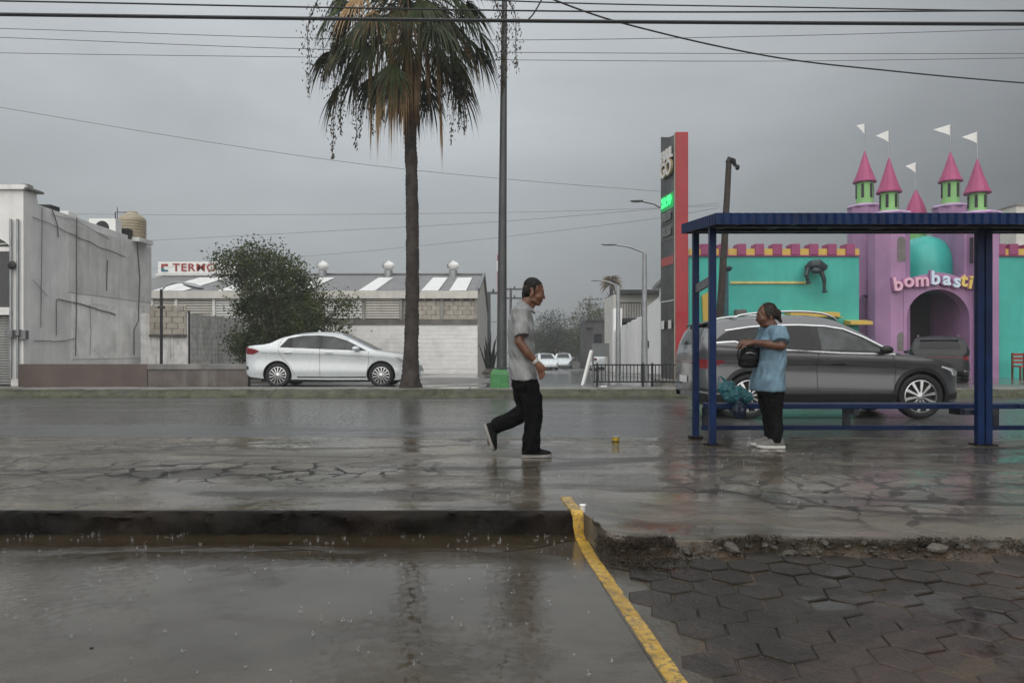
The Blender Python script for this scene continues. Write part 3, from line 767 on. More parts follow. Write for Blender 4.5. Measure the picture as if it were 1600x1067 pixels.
# ------------------------------------------------------------------ right side of the side street
M_bright = pm('bright_white_wall', (.90,.895,.88), .6, .06, 1.2, .3, 40, streak=.2, dirt=(.55,.54,.52))
def right_wall():
    X = 6.1
    t = thing('white_boundary_building', 'white painted building with a stepped boundary wall along the side street', 'building', (X+1, 34, -.4))
    m = MB(); m.prism_x([(26.5,-.5),(26.5,4.08),(30.6,3.62),(30.6,-.5)], X, X+.3); m.build('tall_wall', M_bright, t)
    m = MB(); m.prism_x([(26.5,4.09),(26.5,4.23),(31.2,3.74),(31.2,3.60)], X-.18, X+.5); m.build('roof_slab', M_roof, t)
    m = MB(); m.prism_x([(30.61,-.5),(30.61,3.3),(33.4,3.05),(33.4,-.5)], X+.02, X+.3); m.build('mid_wall', M_bright, t)
    y = 33.41; k = 0
    while y < 44:
        z = lerp(2.75, 2.25, (y-33.4)/10.6); m = MB(); m.box(X+.02+.01*(k % 2), X+.22, y, y+1.5, -1, z); m.build('wall_bay', M_bright, t, bevel=.01); y += 1.505; k += 1
    m = MB(); m.box(X+.0, X+.5, 44.4, 45.0, -1, 3.6); m.build('gate_pillar', M_bright, t)
    m = MB(); m.box(X-.45, X, 26.4, 28.6, 3.02, 3.12); m.build('canopy', M_white_old, t)
    m = MB(); m.box(X-.06, X-.005, 26.9, 27.7, 3.25, 3.95); m.build('wall_sign', pm('pale_blue_sign', (.30,.52,.66), .4, .1), t)
    for yy, z0, z1 in ((30.0,3.0,3.3),(29.3,1.9,2.4),(28.1,1.2,1.45),(33.0,1.2,1.5),(26.0,1.4,1.6)):
        m = MB(); m.box(X-.03, X-.002, yy, yy+.22, z0, z1); m.build('vent_slot', M_dark, t)
right_wall()
def balcony_house():
    D = 47; t = thing('balcony_house', 'two-storey house with a dark balcony behind the white boundary wall', 'house', (px(985,D), D, -.5))
    x0, x1 = px(963,D), px(1002,D)
    m = MB(); m.box(x0, x1+2, D+1.2, D+6, -.6, pz(458,D)); m.build('wall', M_cream, t)
    m = MB(); m.box(x0+.2, x1+2.1, D-.2, D+6.1, pz(458,D), pz(453,D)); m.build('roof_slab', M_dark, t)
    m = MB(); m.box(x0+.2, x1+2, D, D+1.2, pz(502,D), pz(497,D)); m.build('balcony_floor', M_dark, t)
    for i in range(14):
        xx = lerp(x0+.25, x1, i/13); m = MB(); m.box(xx-.02, xx+.02, D, D+.04, pz(497,D), pz(474,D)); m.build('baluster', M_dark, t)
    m = MB(); m.box(x0+.2, x1, D-.01, D+.05, pz(474,D), pz(472,D)); m.build('handrail', M_dark, t)
    m = MB(); m.box(px(975,D), px(984,D), D+1.15, D+1.199, pz(497,D), pz(480,D)); m.build('door', M_grey_side, t)
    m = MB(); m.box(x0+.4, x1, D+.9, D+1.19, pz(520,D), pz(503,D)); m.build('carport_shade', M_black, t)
balcony_house()
def dark_house():
    D = 66; t = thing('dark_house', 'dark grey flat house far down the side street', 'house', (px(935,D), D, -.62))
    m = MB(); m.box(px(916,D), px(956,D), D, D+6, -.7, pz(503,D)); m.box(px(914,D), px(925,D), D-.3, D, pz(512,D), pz(508,D)); m.build('wall', pm('dark_house_wall', (.06,.06,.058), .7, .2, 1), t)
    m = MB(); m.box(px(915,D), px(957,D), D-.1, D+6.1, pz(503,D), pz(500,D)); m.build('roof', M_dark, t)
    m = MB(); m.box(px(928,D), px(940,D), D-.05, D-.003, pz(545,D), pz(522,D)); m.build('window', M_glass, t)
dark_house()
def shop_row():
    D = 118; t = thing('shop_row', 'low tan shop row at the far end of the side street', 'shops', (px(855,D), D, -.62))
    for i, (a, b, c) in enumerate([(826,842,(.35,.22,.14)),(842,850,(.45,.42,.38)),(850,862,(.38,.25,.16)),(862,876,(.45,.38,.28)),(876,904,(.07,.065,.06)),(904,918,(.42,.24,.16))]):
        m = MB(); m.box(px(a,D), px(b,D)-.03, D+.05*i, D+5, -.7, pz([543,544,543,542,541,545][i],D)); m.build('shop_front', pm('shopc%d' % i, c, .7, .2, 1), t)
        m = MB(); m.box(px(a+2,D), px(b-2,D), D-.05+.05*i, D-.003+.05*i, -.5, pz(549,D)); m.build('opening', M_black, t)
    m = MB(); m.box(px(824,D), px(906,D), D-.6, D-.1, pz(543,D), pz(540,D)); m.build('awning', M_rust, t)
shop_row()
def lamp(x, D, zt_, arm, label, r=.09):
    X = px(x, D); t = thing('street_lamp', label, 'street lamp', (X, D, zt(D)), 'street lamps along the side street')
    m = MB(); m.cyl((X, D, zt(D)-.1), (X, D, zt_-.35), r, r*.6, 12); m.build('pole', M_galv, t, smooth=True)
    m = MB(); m.tube([(X, D, zt_-.4), (X-.05, D, zt_-.28), (X-arm*.4, D, zt_-.08), (X-arm*.8, D, zt_)], [r*.5,.04,.035,.03], 8); m.build('arm', M_galv, t, smooth=True)
    m = MB(); m.ell((X-arm*.88, D, zt_), (arm*.2,.12,.05)); m.build('lamp_head', M_galv, t, smooth=True)
lamp(1043, 22.2, pz(314,22.2), 1.05, 'street lamp with its arm showing left of the tall red sign', .07)
lamp(1007, 27.5, pz(382,27.5), 1.5, 'grey street lamp standing before the white side-street wall', .13)
lamp(966, 39, pz(438,39), 1.35, 'pale street lamp farthest down the side street', .16)
def upole(x, D, ytop, arms, label):
    X = px(x, D); t = thing('utility_pole', label, 'utility pole', (X, D, zt(D)), 'far utility poles')
    m = MB(); m.cyl((X, D, zt(D)-.1), (X, D, pz(ytop, D)), .13, .10, 8); m.build('pole', M_pole, t, smooth=True)
    for y, w in arms:
        m = MB(); m.box(X-w*.3, X+w*.7, D-.06, D+.06, pz(y,D)-.07, pz(y,D)+.07); ob = m.build('crossarm', M_pole, t)
        for k in (0,.5,1): m = MB(); m.lathe([(.05,0),(.08,.06),(.04,.12),(.06,.18),(.02,.2)], (lerp(X-w*.25, X+w*.65, k), D, pz(y,D)+.07), 8); m.build('insulator', M_dark, ob, smooth=True)
upole(798, 62, 450, [(452,1.6),(466,1.6)], 'far utility pole with two crossarms beside the walking man')
upole(921, 100, 466, [(468,1.8),(477,1.6)], 'far utility pole above the dark house')
upole(764, 48, 456, [(458,1.4)], 'thin utility pole behind the warehouse corner')
# ------------------------------------------------------------------ castle party hall
M_teal = pm('teal_wall', (.052,.42,.355), .55, .16, .8, .2, 40, streak=.38, grime=.14, dirt=(.05,.29,.25))
M_purple = pm('purple_wall', (.385,.215,.375), .55, .16, .8, .2, 40, streak=.36, grime=.12, dirt=(.25,.14,.24))
M_lilac = pm('lilac_ledge', (.52,.36,.55), .55, .1)
M_green = pm('lime_green', (.25,.52,.19), .5, .1, 1, streak=.25, dirt=(.14,.35,.12))
M_mag = pm('magenta_merlon', (.30,.055,.155), .5, .12, 2, streak=.15)
M_pink = pm('pink_cone', (.38,.065,.17), .5, .12, 2, streak=.5, dirt=(.22,.045,.11))
M_ylw = pm('castle_yellow', (.62,.42,.085), .5, .1, 2, streak=.2, dirt=(.4,.27,.06))
M_domet = pm('teal_dome', (.04,.42,.36), .35, .08, 2)
M_slit = pm('dark_opening', (.035,.03,.04), .8, .2)

def arch_poly(cx, w, z0, zs, n=14):     # opening outline, springing at zs
    r = w/2
    return [(cx-r, z0)]+[(cx+r*math.cos(a), zs+r*math.sin(a)) for a in [pi-pi*i/n for i in range(n+1)]]+[(cx+r, z0)]

def wall_with_arch(m, x0, x1, z0, ztop, cx, w, zs, y0, y1, ry=None, n=20):
    r = w/2; ry = ry or r
    m.box(x0, cx-r, y0, y1, z0, ztop(x0) if callable(ztop) else ztop); m.box(cx+r, x1, y0, y1, z0, ztop(x1) if callable(ztop) else ztop)
    arc = [(cx+r*math.cos(pi-pi*i/n), zs+ry*math.sin(pi-pi*i/n)) for i in range(n+1)]
    for (xa, za), (xb, zb) in zip(arc, arc[1:]):
        ta, tb = (ztop(xa), ztop(xb)) if callable(ztop) else (ztop, ztop)
        m.add([(xa,y0,za),(xb,y0,zb),(xb,y0,tb),(xa,y0,ta),(xa,y1,za),(xb,y1,zb),(xb,y1,tb),(xa,y1,ta)], [(0,1,2,3),(7,6,5,4),(0,4,5,1),(3,2,6,7)])

def castle():
    D = 26.0; g = .1
    t = thing('castle_hall', 'colourful castle-shaped party hall with purple gate and pink-coned turrets', 'building', (15, D, g))
    zt_ = pz(401, D); zc = pz(389, D); zm = pz(381.5, D)
    def wall(xa, xb, y):
        a, b = px(xa, y), px(xb, y)
        m = MB(); m.box(a, b, y, y+.4, g, zt_); w = m.build('teal_wall', M_teal, t)
        m = MB(); m.box(a-.03, b+.03, y-.06, y+.5, zt_, zt_+.05); m.build('ledge', M_mag, t)
        m = MB(); m.box(a, b, y-.03, y+.42, zt_+.05, zc); m.build('yellow_band', M_ylw, t)
        return a, b
    a, b = wall(1078, 1342, D)
    src = None; cxs = [px(v, D) for v in (1101.5,1130, 1158,1186,1214,1242,1270.5,1299,1327.5)]
    a2, b2 = wall(1561, 1700, D)
    cxs += [px(v, D) for v in (1562,1582,1610,1638,1666,1694)]
    for c in cxs:
        if src is None:
            m = MB(); m.box(c-.155, c+.155, D-.09, D+.45, zt_+.051, zm); src = m.build('merlon', M_mag, t, bevel=.01)
        else: inst(src, (c, D+.18, zt_+.051), t)
    # side returns so the block has depth
    m = MB(); m.box(a+.35, a+.65, D+.4, D+12, g, 2.0); m.build('side_wall', M_teal, t)
    m = MB(); m.box(b2-.3, b2, D+.4, D+12, g, zt_); m.build('side_wall', M_teal, t)
    # strips and small awnings on the wall
    m = MB(); m.box(px(1141,D), px(1262,D), D-.05, D-.002, pz(443.5,D), pz(440,D)); m.build('yellow_strip', pm('pale_yellow', (.62,.50,.18), .5, .2, 6), t)
    for x0, x1, y0, y1 in ((1226,1302,487,496),(1318,1352,500,508),(1288,1310,494,497)):
        m = MB(); m.prism_x([(D-.55, pz(y1,D)), (D-.55, pz(y0+3,D)), (D-.002, pz(y0,D)), (D-.002, pz(y1,D))], px(x0,D), px(x1,D)); m.build('awning', M_ylw, t)
    m = MB(); m.prism([(px(1096,D),pz(462,D)),(px(1109,D),pz(455,D)),(px(1114,D),g),(px(1102,D),g)], D-.12, D-.003); m.build('yellow_panel', M_ylw, t)
    # towers ------------------------------------------------------------
    def tower(cx, y, w, ztop, turret_r, z_cone, cone_r, z_apex, rot=pi/8, win=(), d=None):
        n = 8; r = w/2/math.cos(pi/8)
        m = MB(); vs = []
        for z in (g, ztop): vs += [(cx+r*math.cos(rot+2*pi*k/n), y+r*math.sin(rot+2*pi*k/n), z) for k in range(n)]
        m.add(vs, [(k, (k+1)%n, n+(k+1)%n, n+k) for k in range(n)]+[tuple(range(n, 2*n)), tuple(range(n-1,-1,-1))])
        tw = m.build('tower', M_purple, t)
        m = MB(); m.lathe([(r*1.06,0),(r*1.10,.04),(r*1.06,.10),(turret_r*1.1,.17)], (cx, y, ztop), 8); m.build('ledge', M_lilac, tw)
        m = MB(); m.lathe([(turret_r,0),(turret_r,z_cone-ztop-.1)], (cx, y, ztop+.12), 24); tu = m.build('turret', M_green, t, smooth=True, ang=40)
        for k in range(6):                        # slit windows around the turret
            a = -pi/2+.38+2*pi*k/6; h = min(.55, z_cone-ztop-.4)
            mm = MB(); mm.prism(arch_poly(0, .095, 0, h-.05, 8), -.02, .02)
            M = Matrix.Translation((cx+(turret_r+.0)*math.cos(a), y+turret_r*math.sin(a), z_cone-.12-h)) @ Matrix.Rotation(a+pi/2, 4, 'Z')
            place(mm, M); mm.build('window', M_slit, tu)
        m = MB(); m.lathe([(cone_r*.9,-.03),(cone_r,-.045),(cone_r*1.01,0),(cone_r*.80,(z_apex-z_cone)*.17),(cone_r*.5,(z_apex-z_cone)*.47),(.015,z_apex-z_cone)], (cx, y, z_cone), 12)
        co = m.build('cone_roof', M_pink, t, smooth=True, ang=25)
        m = MB(); m.lathe([(cone_r*.92,-.05),(cone_r*1.03,-.05),(cone_r*1.03,-.008),(cone_r*.92,-.008)], (cx, y, z_cone), 24); m.build('rim', M_mag, co, smooth=True)
        for (wx, wz0, wz1, ww) in win:
            mm = MB(); mm.prism(arch_poly(wx, ww, wz0, wz1-ww/2, 10), y-w/2-.012, y-w/2+.05); mm.build('window', M_slit if ww < .2 else pm('window_grey', (.16,.145,.14), .5, .2, 4), tw)
        return tw
    def flag(cx, y, z0, z1, w, h, dirx, sag=0):
        m = MB(); m.cyl((cx, y, z0), (cx, y, z1), .026, .020, 6); p = m.build('flag_pole', M_galv, t, smooth=True)
        m = MB(); n = 6
        top = [(cx-w*i/n, z1-.02-(h*.42+sag)*i/n) for i in range(n+1)]; bot = [(cx-w*i/n, z1-h+(h*.55-sag)*i/n) for i in range(n)]
        vs = []
        for (x, z) in top: vs.append((x, y+.03*math.sin((x-cx)*9), z))
        for (x, z) in bot: vs.append((x, y+.03*math.sin((x-cx)*9), z))
        fs = [(i, i+1, n+1+i+1, n+1+i) for i in range(n-1)]+[(n-1, n, n+1+n-1)]
        m.add(vs, fs); m.build('flag', pm('white_flag', (.80,.80,.77), .6, .04), p, fix=False)
    y1 = 27.0; y2 = 29.0; s1 = y1/FPX; s2 = y2/FPX
    FLx = px(1389, y1)
    tower(FLx, y1, 1.26, pz(338,y1), .30, pz(300,y1), .42, pz(246,y1), win=((FLx+.12, pz(409,y1-.6), pz(370,y1-.6), .29), (FLx+.12, pz(548,y1-.6), pz(519,y1-.6), .29)))
    FRx = px(1527, y1)
    tower(FRx, y1, 1.30, pz(338,y1), .30, pz(301,y1), .44, pz(248,y1))
    BLx = px(1351, y2); tower(BLx, y2, 1.15, pz(326,y2), .31, pz(284,y2), .42, pz(236,y2), win=((px(1356,y2), pz(384,y2-.57), pz(350,y2-.57), .26),))
    BRx = px(1485, y2); tower(BRx, y2, 1.15, pz(326,y2), .31, pz(283,y2), .42, pz(237,y2), win=((px(1490,y2), pz(385,y2-.57), pz(350,y2-.57), .26),))
    flag(BLx+.01, y2, pz(240,y2), pz(193,y2), .34, .44, -1, -.12); flag(FLx, y1, pz(250,y1), pz(203,y1), .47, .46, -1)
    flag(BRx, y2, pz(240,y2), pz(194,y2), .66, .46, -1); flag(FRx, y1, pz(250,y1), pz(205,y1), .54, .46, -1)
    # middle turret and dome
    ym = 30.0; MX = px(1431, ym)
    m = MB(); m.lathe([(.38,0),(.38,pz(336,ym)-4.2)], (MX, ym, 4.2), 20); m.build('turret', M_green, t, smooth=True, ang=40)
    m = MB(); m.lathe([(.40,-.03),(.42,0),(.30,.42),(.015,pz(296,ym)-pz(336,ym))], (MX, ym, pz(336,ym)), 12); m.build('cone_roof', M_pink, t, smooth=True, ang=25)
    flag(MX, ym, pz(298,ym), pz(253,ym), .42, .46, -1, -.04)
    yd = 28.6; DX = px(1444, yd)
    m = MB(); m.lathe([(1.18,-.9),(1.18,0)]+[(1.18*math.cos(a), 1.30*math.sin(a)) for a in [pi/2*i/12 for i in range(1, 12)]]+[(.04,1.31)], (DX, yd, pz(422,yd)), 28); m.build('dome', M_domet, t, smooth=True, ang=60)
    # gate wall with arch
    yg = 26.35; x0, x1 = px(1412, yg), px(1530, yg); cx = px(1466, yg); w = px(1515, yg)-px(1417, yg); zs = pz(498, yg)
    def top(x):
        u = (x-cx)/((x1-x0)/2); return pz(426, yg)-.55*u*u
    m = MB(); wall_with_arch(m, x0, x1, g, top, cx, w, zs, yg, yg+.5, ry=pz(452,yg)-zs); m.build('gate_arch', M_purple, t, smooth=False)
    # left wing with small arch, right pillar
    yl = 27.6; xl0, xl1 = px(1338, yl), px(1372, yl)
    m = MB(); wall_with_arch(m, xl0, xl1, g, pz(430,yl), px(1352,yl), .46, pz(470,yl), yl, yl+.4); m.build('wing_wall', M_purple, t)
    m = MB(); m.box(xl0-.1, xl1, yl+1.0, yl+1.1, g, pz(440,yl)); m.build('wing_back', M_purple, t)
    m = MB(); m.box(px(1532,25.9), px(1561,25.9), 25.9, 28.5, g, pz(335,25.9)); m.build('gate_pillar', M_purple, t)
    m = MB(); m.box(px(1508,26.6), px(1513.5,26.6), 26.30, 26.345, pz(412,26.4), pz(372,26.4)); m.build('window', M_slit, t)
    # porch interior
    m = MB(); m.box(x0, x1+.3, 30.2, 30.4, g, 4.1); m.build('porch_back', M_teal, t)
    m = MB(); m.box(x0-.3, x1+.3, yg+.5, 30.2, 3.45, 3.6); m.build('porch_shade_ceiling', M_slit, t)  # dark ceiling added to keep light out of the passage
    m = MB(); m.box(x0-.6, px(1466,30), 29.0, 29.1, g, 3.44); m.build('porch_shade_panel', pm('porch_dark', (.02,.022,.024), .4, .2, 3), t)  # near-black panel standing in for the deep shade inside the gate
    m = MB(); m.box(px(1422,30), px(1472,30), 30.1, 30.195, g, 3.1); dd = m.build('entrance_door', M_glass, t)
    for i in range(3): 
        m = MB(); xx = lerp(px(1423,30), px(1471,30), i/2); m.box(xx-.05, xx+.05, 30.04, 30.098, g, 3.15); m.build('door_post', M_dark, dd)
    for xa in (x1-.25, x0): m = MB(); m.box(xa, xa+.25, yg+.5, 30.1, g, 3.4); m.build('porch_side', M_purple, t)
    # back block behind everything
    m = MB(); m.box(a+2.5, b2-.31, D+11.5, D+12, g, zt_-.4); m.build('rear_wall', M_cream, t)
    # raised name letters, following the arch
    word = 'bombasti'
    fills = [(.74,.44,.55)]*3+[(.62,.74,.84)]*3+[(.76,.58,.14)]*2
    xs = [1404.5, 1421, 1441.5, 1463, 1480.5, 1496.5, 1507.5, 1518]; ysx = [443, 437.5, 436.5, 433.5, 434.5, 438, 436.5, 440]; rots = [8,5,3,0,-3,-6,-8,-10]
    for i, ch in enumerate(word):
        for j, (off, dep, mt, dy) in enumerate([(.045,.10, pm('letter_back', (.40,.16,.34), .5, .1), -.06), (.018,.14, pm('letter%d' % (0 if i < 3 else 1 if i < 6 else 2), fills[i], .4, .06), -.11)]):
            mm = text_mb(ch, .66, dep, off); 
            xsn = [p[0] for p in mm.v]; cxn = (min(xsn)+max(xsn))/2; mm.v = [(p[0]-cxn, p[1], p[2]) for p in mm.v]
            place(mm, Matrix.Translation((px(xs[i], yg-.2), yg+dy-.01, pz(ysx[i]+1.5, yg-.2))) @ Matrix.Rotation(R(rots[i]), 4, 'Y').inverted() @ FRONT)
            if j == 0: par = mm.build('letter', mt, t)
            else: mm.build('letter_face', mt, par)
castle()
def creature():
    D = 25.72; s = D/FPX
    t = thing('wall_sculpture', 'dark clinging creature sculpture fixed high on the teal wall', 'sculpture', (px(1274,D), D, pz(455,D)))
    mt = pm('sculpture_grey', (.035,.05,.058), .45, .5, 5, .5, 20); P = lambda x, y, d=0: Vector((px(x,D), D+d, pz(y,D)))
    m = MB(); m.tube([P(1262,418,.05), P(1268,414,-.05), P(1276,415,-.1), P(1284,418,-.05), P(1290,420,.1)], [.09,.17,.21,.16,.07], 12); m.build('body', mt, t, smooth=True)
    m = MB(); m.ell(P(1271,424,-.22), (.17,.14,.11)); m.tube([P(1266,417,-.2), P(1263,411,-.2)], [.045,.01], 6); m.tube([P(1275,416,-.2), P(1277,411,-.2)], [.045,.01], 6); m.build('head', mt, t, smooth=True)
    for pts in ([P(1262,420,-.05), P(1258,430,-.1), P(1262,441,-.05)], [P(1282,424,-.05), P(1286,438,-.1), P(1287,455,-.05)]):
        m = MB(); m.tube(pts, [.09,.075,.05], 8); l = m.build('limb', mt, t, smooth=True)
        m = MB(); m.ell(pts[-1]+Vector((0,-.03,-.02)), (.10,.08,.05)); m.build('claw', mt, l, smooth=True)
    for sx, pts in ((1, [(1279,414),(1282,408),(1294,415),(1292,421),(1284,420)]), (-1, [(1266,414),(1264,409),(1258,416),(1259,424),(1264,419)])):
        m = MB(); m.prism([(px(x,D), pz(y,D)) for x, y in pts], D-.02, D+.06); m.build('wing', mt, t)
creature()
def gate_post():
    D = 24.5; x = px(1132, D); t = thing('gate_post', 'dark teal metal post with a flat cap before the teal wall', 'post', (x, D, .1))
    m = MB(); m.box(x-.11, x+.11, D-.1, D+.1, .1, pz(424,D)); m.build('shaft', pm('dark_teal', (.02,.085,.11), .45, .15, 3), t, bevel=.01)
    m = MB(); m.lathe([(.12,0),(.16,.03),(.20,.08),(.20,.13),(.12,.17)], (x+.06, D, pz(424,D)), 14); m.build('cap', pm('dark_teal2', (.02,.05,.065), .45, .15, 3), t, smooth=True)
gate_post()
def wall_box():
    D = 25.6; t = thing('meter_cabinet', 'grey meter cabinet against the teal wall behind the dark car roof', 'cabinet', (px(1157,D), D, .1))
    m = MB(); m.box(px(1149,D), px(1165,D), D-.15, D+.2, .1, pz(484,D)); m.build('body', pm('cabinet_grey', (.15,.135,.125), .6, .2, 3), t, bevel=.01)
    m = MB(); m.box(px(1151,D), px(1163,D), D-.17, D-.151, .6, pz(487,D)); m.build('door', pm('cabinet_door', (.12,.11,.10), .5, .2, 3), t)
wall_box()
def play_table():
    D = 25.0; t = thing('red_play_chair', 'small red slatted chair at the right end of the castle wall', 'chair', (px(1594,D), D, .1)); x0, x1 = px(1588,D), px(1606,D)
    for xx in (x0, x1):
        for yy in (D-.2, D+.2):
            m = MB(); m.box(xx-.025, xx+.025, yy-.025, yy+.025, .1, .98 if yy > D else .5); m.build('leg', M_rust, t)
    m = MB(); m.box(x0-.03, x1+.03, D-.24, D+.17, .5, .55); m.build('seat', M_red, t)
    for k in range(3): m = MB(); m.box(x0, x1, D+.19, D+.215, .62+.13*k, .70+.13*k); m.build('back_slat', M_red, t)
play_table()
def backblock():
    t = thing('beige_block', 'beige rooftop block showing above the bus shelter at the far right', 'building', (px(1600,40), 40, -.2))
    m = MB(); m.box(px(1588,40), px(1760,40), 40, 48, -.3, pz(321,40)); m.build('wall', M_cream, t)
    m = MB(); m.box(px(1586,40), px(1762,40), 39.9, 48.1, pz(321,40), pz(319,40)); m.build('roof_edge', M_conc, t)
backblock()

# ------------------------------------------------------------------ tall price sign
def totem():
    X = px(1055, 19.6); D = 19.6; D2 = 20.75; g = .1; w = px(1075.5, D)-X
    t = thing('price_totem', 'tall red and grey fuel price sign beside the side street', 'sign', (X, 20.3, g))
    zt_ = pz(206, D); face = pm('totem_grey', (.055,.058,.058), .4, .15, 2)
    m = MB(); m.box(X+.012, X+w, D, D2-.2, g+.15, zt_); m.build('red_column', M_red, t, bevel=.02)
    m = MB(); m.box(X-.02, X+.010, D+.02, D+.06, g+.15, zt_-.03); m.build('edge_trim', pm('trim_beige', (.30,.27,.22), .4, .1), t)
    m = MB(); n = 10; prof = []
    pts = [(X-.001-.15*math.sin(pi*.5*i/n)*(i/n), lerp(D+.06, D2, i/n)) for i in range(n+1)]
    def ztop(i): return zt_-.04-.45*(i/n)**2.5*0
    vs = []
    for i, (x, y) in enumerate(pts): vs += [(x, y, g+.15), (x, y, zt_-.05+.30*(i/n)**1.6*.8)]
    b = len(vs)
    for i, (x, y) in enumerate(pts): vs += [(X+.011, y+.001, g+.15), (X+.011, y+.001, zt_-.05+.30*(i/n)**1.6*.8)]
    k = n+1
    fs = [(2*i, 2*i+2, 2*i+3, 2*i+1) for i in range(n)]+[(b+2*i+1, b+2*i+3, b+2*i+2, b+2*i) for i in range(n)]+[(2*i+1, 2*i+3, b+2*i+3, b+2*i+1) for i in range(n)]+[(2*n, b+2*n, b+2*n+1, 2*n+1), (0, 1, b+1, b)]
    m.add(vs, fs); m.build('face_panel', face, t, smooth=True)
    def onface(mm, u0, z):   # text plane facing -X, u runs towards the viewer
        M = Matrix(((0,0,-1,0),(-1,0,0,0),(0,1,0,0),(0,0,0,1)))
        q = lerp(D+.06, D2, u0); xx = X-.02-.16*math.sin(pi*.5*u0)*u0
        tilt = Matrix.Rotation(.13, 4, 'Z')
        return place(mm, Matrix.Translation((xx-.03, q, z)) @ tilt @ M)
    lw = pm('totem_white', (.78,.77,.74), .4, .05); gold = pm('totem_gold', (.42,.34,.20), .4, .1)
    zf = lambda y: pz(y, 20.3)
    onface(text_mb('FULL', .40, .05, .018), .5, zf(245)).build('lettering', lw, t)
    onface(text_mb('GO', .56, .06, .035), .5, zf(267)).build('lettering', gold, t)
    onface(text_mb('GO', .56, .08, .012), .5, zf(267)).build('lettering', lw, t)
    # lit price row
    led = NT('green_led'); led.b.inputs['Emission Color'].default_value = (.05,1,.25,1); led.b.inputs['Emission Strength'].default_value = .9; led_m = led.done((.02,.3,.08), .4)
    led2 = NT('green_led_panel'); led2.b.inputs['Emission Color'].default_value = (.02,.5,.12,1); led2.b.inputs['Emission Strength'].default_value = .28; led2m = led2.done((.01,.10,.03), .4)
    def panel(z0, z1, mt, name):
        m = MB(); q = 8; vs = []
        for i in range(q+1):
            u = lerp(.10, .93, i/q); x = X-.012-.16*math.sin(pi*.5*u)*u; y = lerp(D+.06, D2, u); vs += [(x, y, z0), (x, y, z1), (x+.010, y, z0), (x+.010, y, z1)]
        m.add(vs, [(4*i, 4*i+4, 4*i+5, 4*i+1) for i in range(q)]+[(4*i+3, 4*i+7, 4*i+6, 4*i+2) for i in range(q)]+[(4*i+1, 4*i+5, 4*i+7, 4*i+3) for i in range(q)]+[(4*i+2, 4*i+6, 4*i+4, 4*i) for i in range(q)]+[(0,1,3,2),(4*q,4*q+2,4*q+3,4*q+1)])
        return m.build(name, mt, t)
    panel(zf(329), zf(305), led2m, 'price_display'); onface(text_mb('23.99', .36, .02, .012), .52, zf(317)).build('price_digits', led_m, t)
    off = pm('display_off', (.10,.10,.098), .35, .2, 8); offd = pm('digits_off', (.20,.20,.195), .4, .1)
    for y0, y1 in ((350,331),(376,353)):
        panel(zf(y0), zf(y1), off, 'price_display'); onface(text_mb('88.88', .32, .02, .008), .52, zf((y0+y1)/2)).build('price_digits', offd, t)
    panel(zf(415), zf(402), pm('faded_red', (.42,.06,.06), .4, .1), 'red_band'); panel(zf(471.5), zf(470), lw, 'white_band')
    for u in (.33, .78):
        m = MB(); yy = lerp(D+.06, D2, u); xx = X-.03-.16*math.sin(pi*.5*u)*u; m.box(xx-.01, xx+.006, yy-.16, yy+.16, zf(514), zf(501)); m.build('info_plate', lw, t)
    m = MB(); m.box(X-.4, X+w+.2, D-.2, D2+.2, .1, g+.18); m.build('plinth', M_conc, t)
totem()
def railing():
    D = 19.3; x0, x1 = px(926, D), px(1072, D); t = thing('black_railing', 'low black metal railing in front of the tall red sign', 'railing', ((x0+x1)/2, D, .1))
    z1, z0 = pz(570, D), .24
    for z in (z1, z0): m = MB(); m.box(x0, x1, D-.015, D+.015, z-.018, z+.018); m.build('rail', M_dark, t)
    src = None; n = 26
    for i in range(n):
        x = lerp(x0+.05, x1-.05, i/(n-1))
        if src is None: m = MB(); m.box(x-.011, x+.011, D-.011, D+.011, z0+.018, z1-.018); src = m.build('bar', M_dark, t)
        else: inst(src, (x, D, z0+.018), t)
    for xx in (933, 1004.5, 1019, 1068): m = MB(); x = px(xx, D); m.box(x-.025, x+.025, D-.026, D+.026, .1, z1+.05); m.build('post', M_dark, t)
railing()
def barrier():
    D = 20.6; t = thing('leaning_board', 'grey board propped on a slanting white leg beside the railing', 'sign board', (px(925,D), D, .1))
    m = MB(); m.box(px(925,D), px(952,D), D, D+.04, pz(557,D), pz(536,D)); m.build('board', pm('board_grey', (.15,.155,.16), .5, .15), t)
    m = MB(); m.bar((px(924,D), D-.05, pz(548,D)), (px(908,D), D-.45, .1), .075); m.build('leg', M_whitep, t)
    m = MB(); m.bar((px(926.5,D), D+.02, pz(553,D)), (px(926.5,D), D+.02, .1), .05); m.build('leg', M_steel, t)
    m = MB(); m.bar((px(951,D), D+.02, pz(553,D)), (px(951,D), D+.02, .1), .05); m.build('leg', M_steel, t)
barrier()
def red_banner():
    D = 24; t = thing('red_banner_sign', 'narrow red upright sign behind the grey light pole', 'sign', (px(780,D), D, .1)); x0, x1 = px(777,D), px(784.5,D)
    m = MB(); m.box(x0, x1, D, D+.5, pz(520,D), pz(398,D)); m.build('panel', pm('banner_red', (.42,.05,.075), .5, .1), t)
    m = MB(); m.box(x0-.02, x1-.03, D-.01, D+.45, pz(424,D), pz(408,D)); m.build('white_mark', M_whitep, t)
    m = MB(); m.cyl(((x0+x1)/2+.05, D+.25, .1), ((x0+x1)/2+.05, D+.25, pz(520,D)), .06, n=10); m.build('post', M_steel, t, smooth=True)
red_banner()
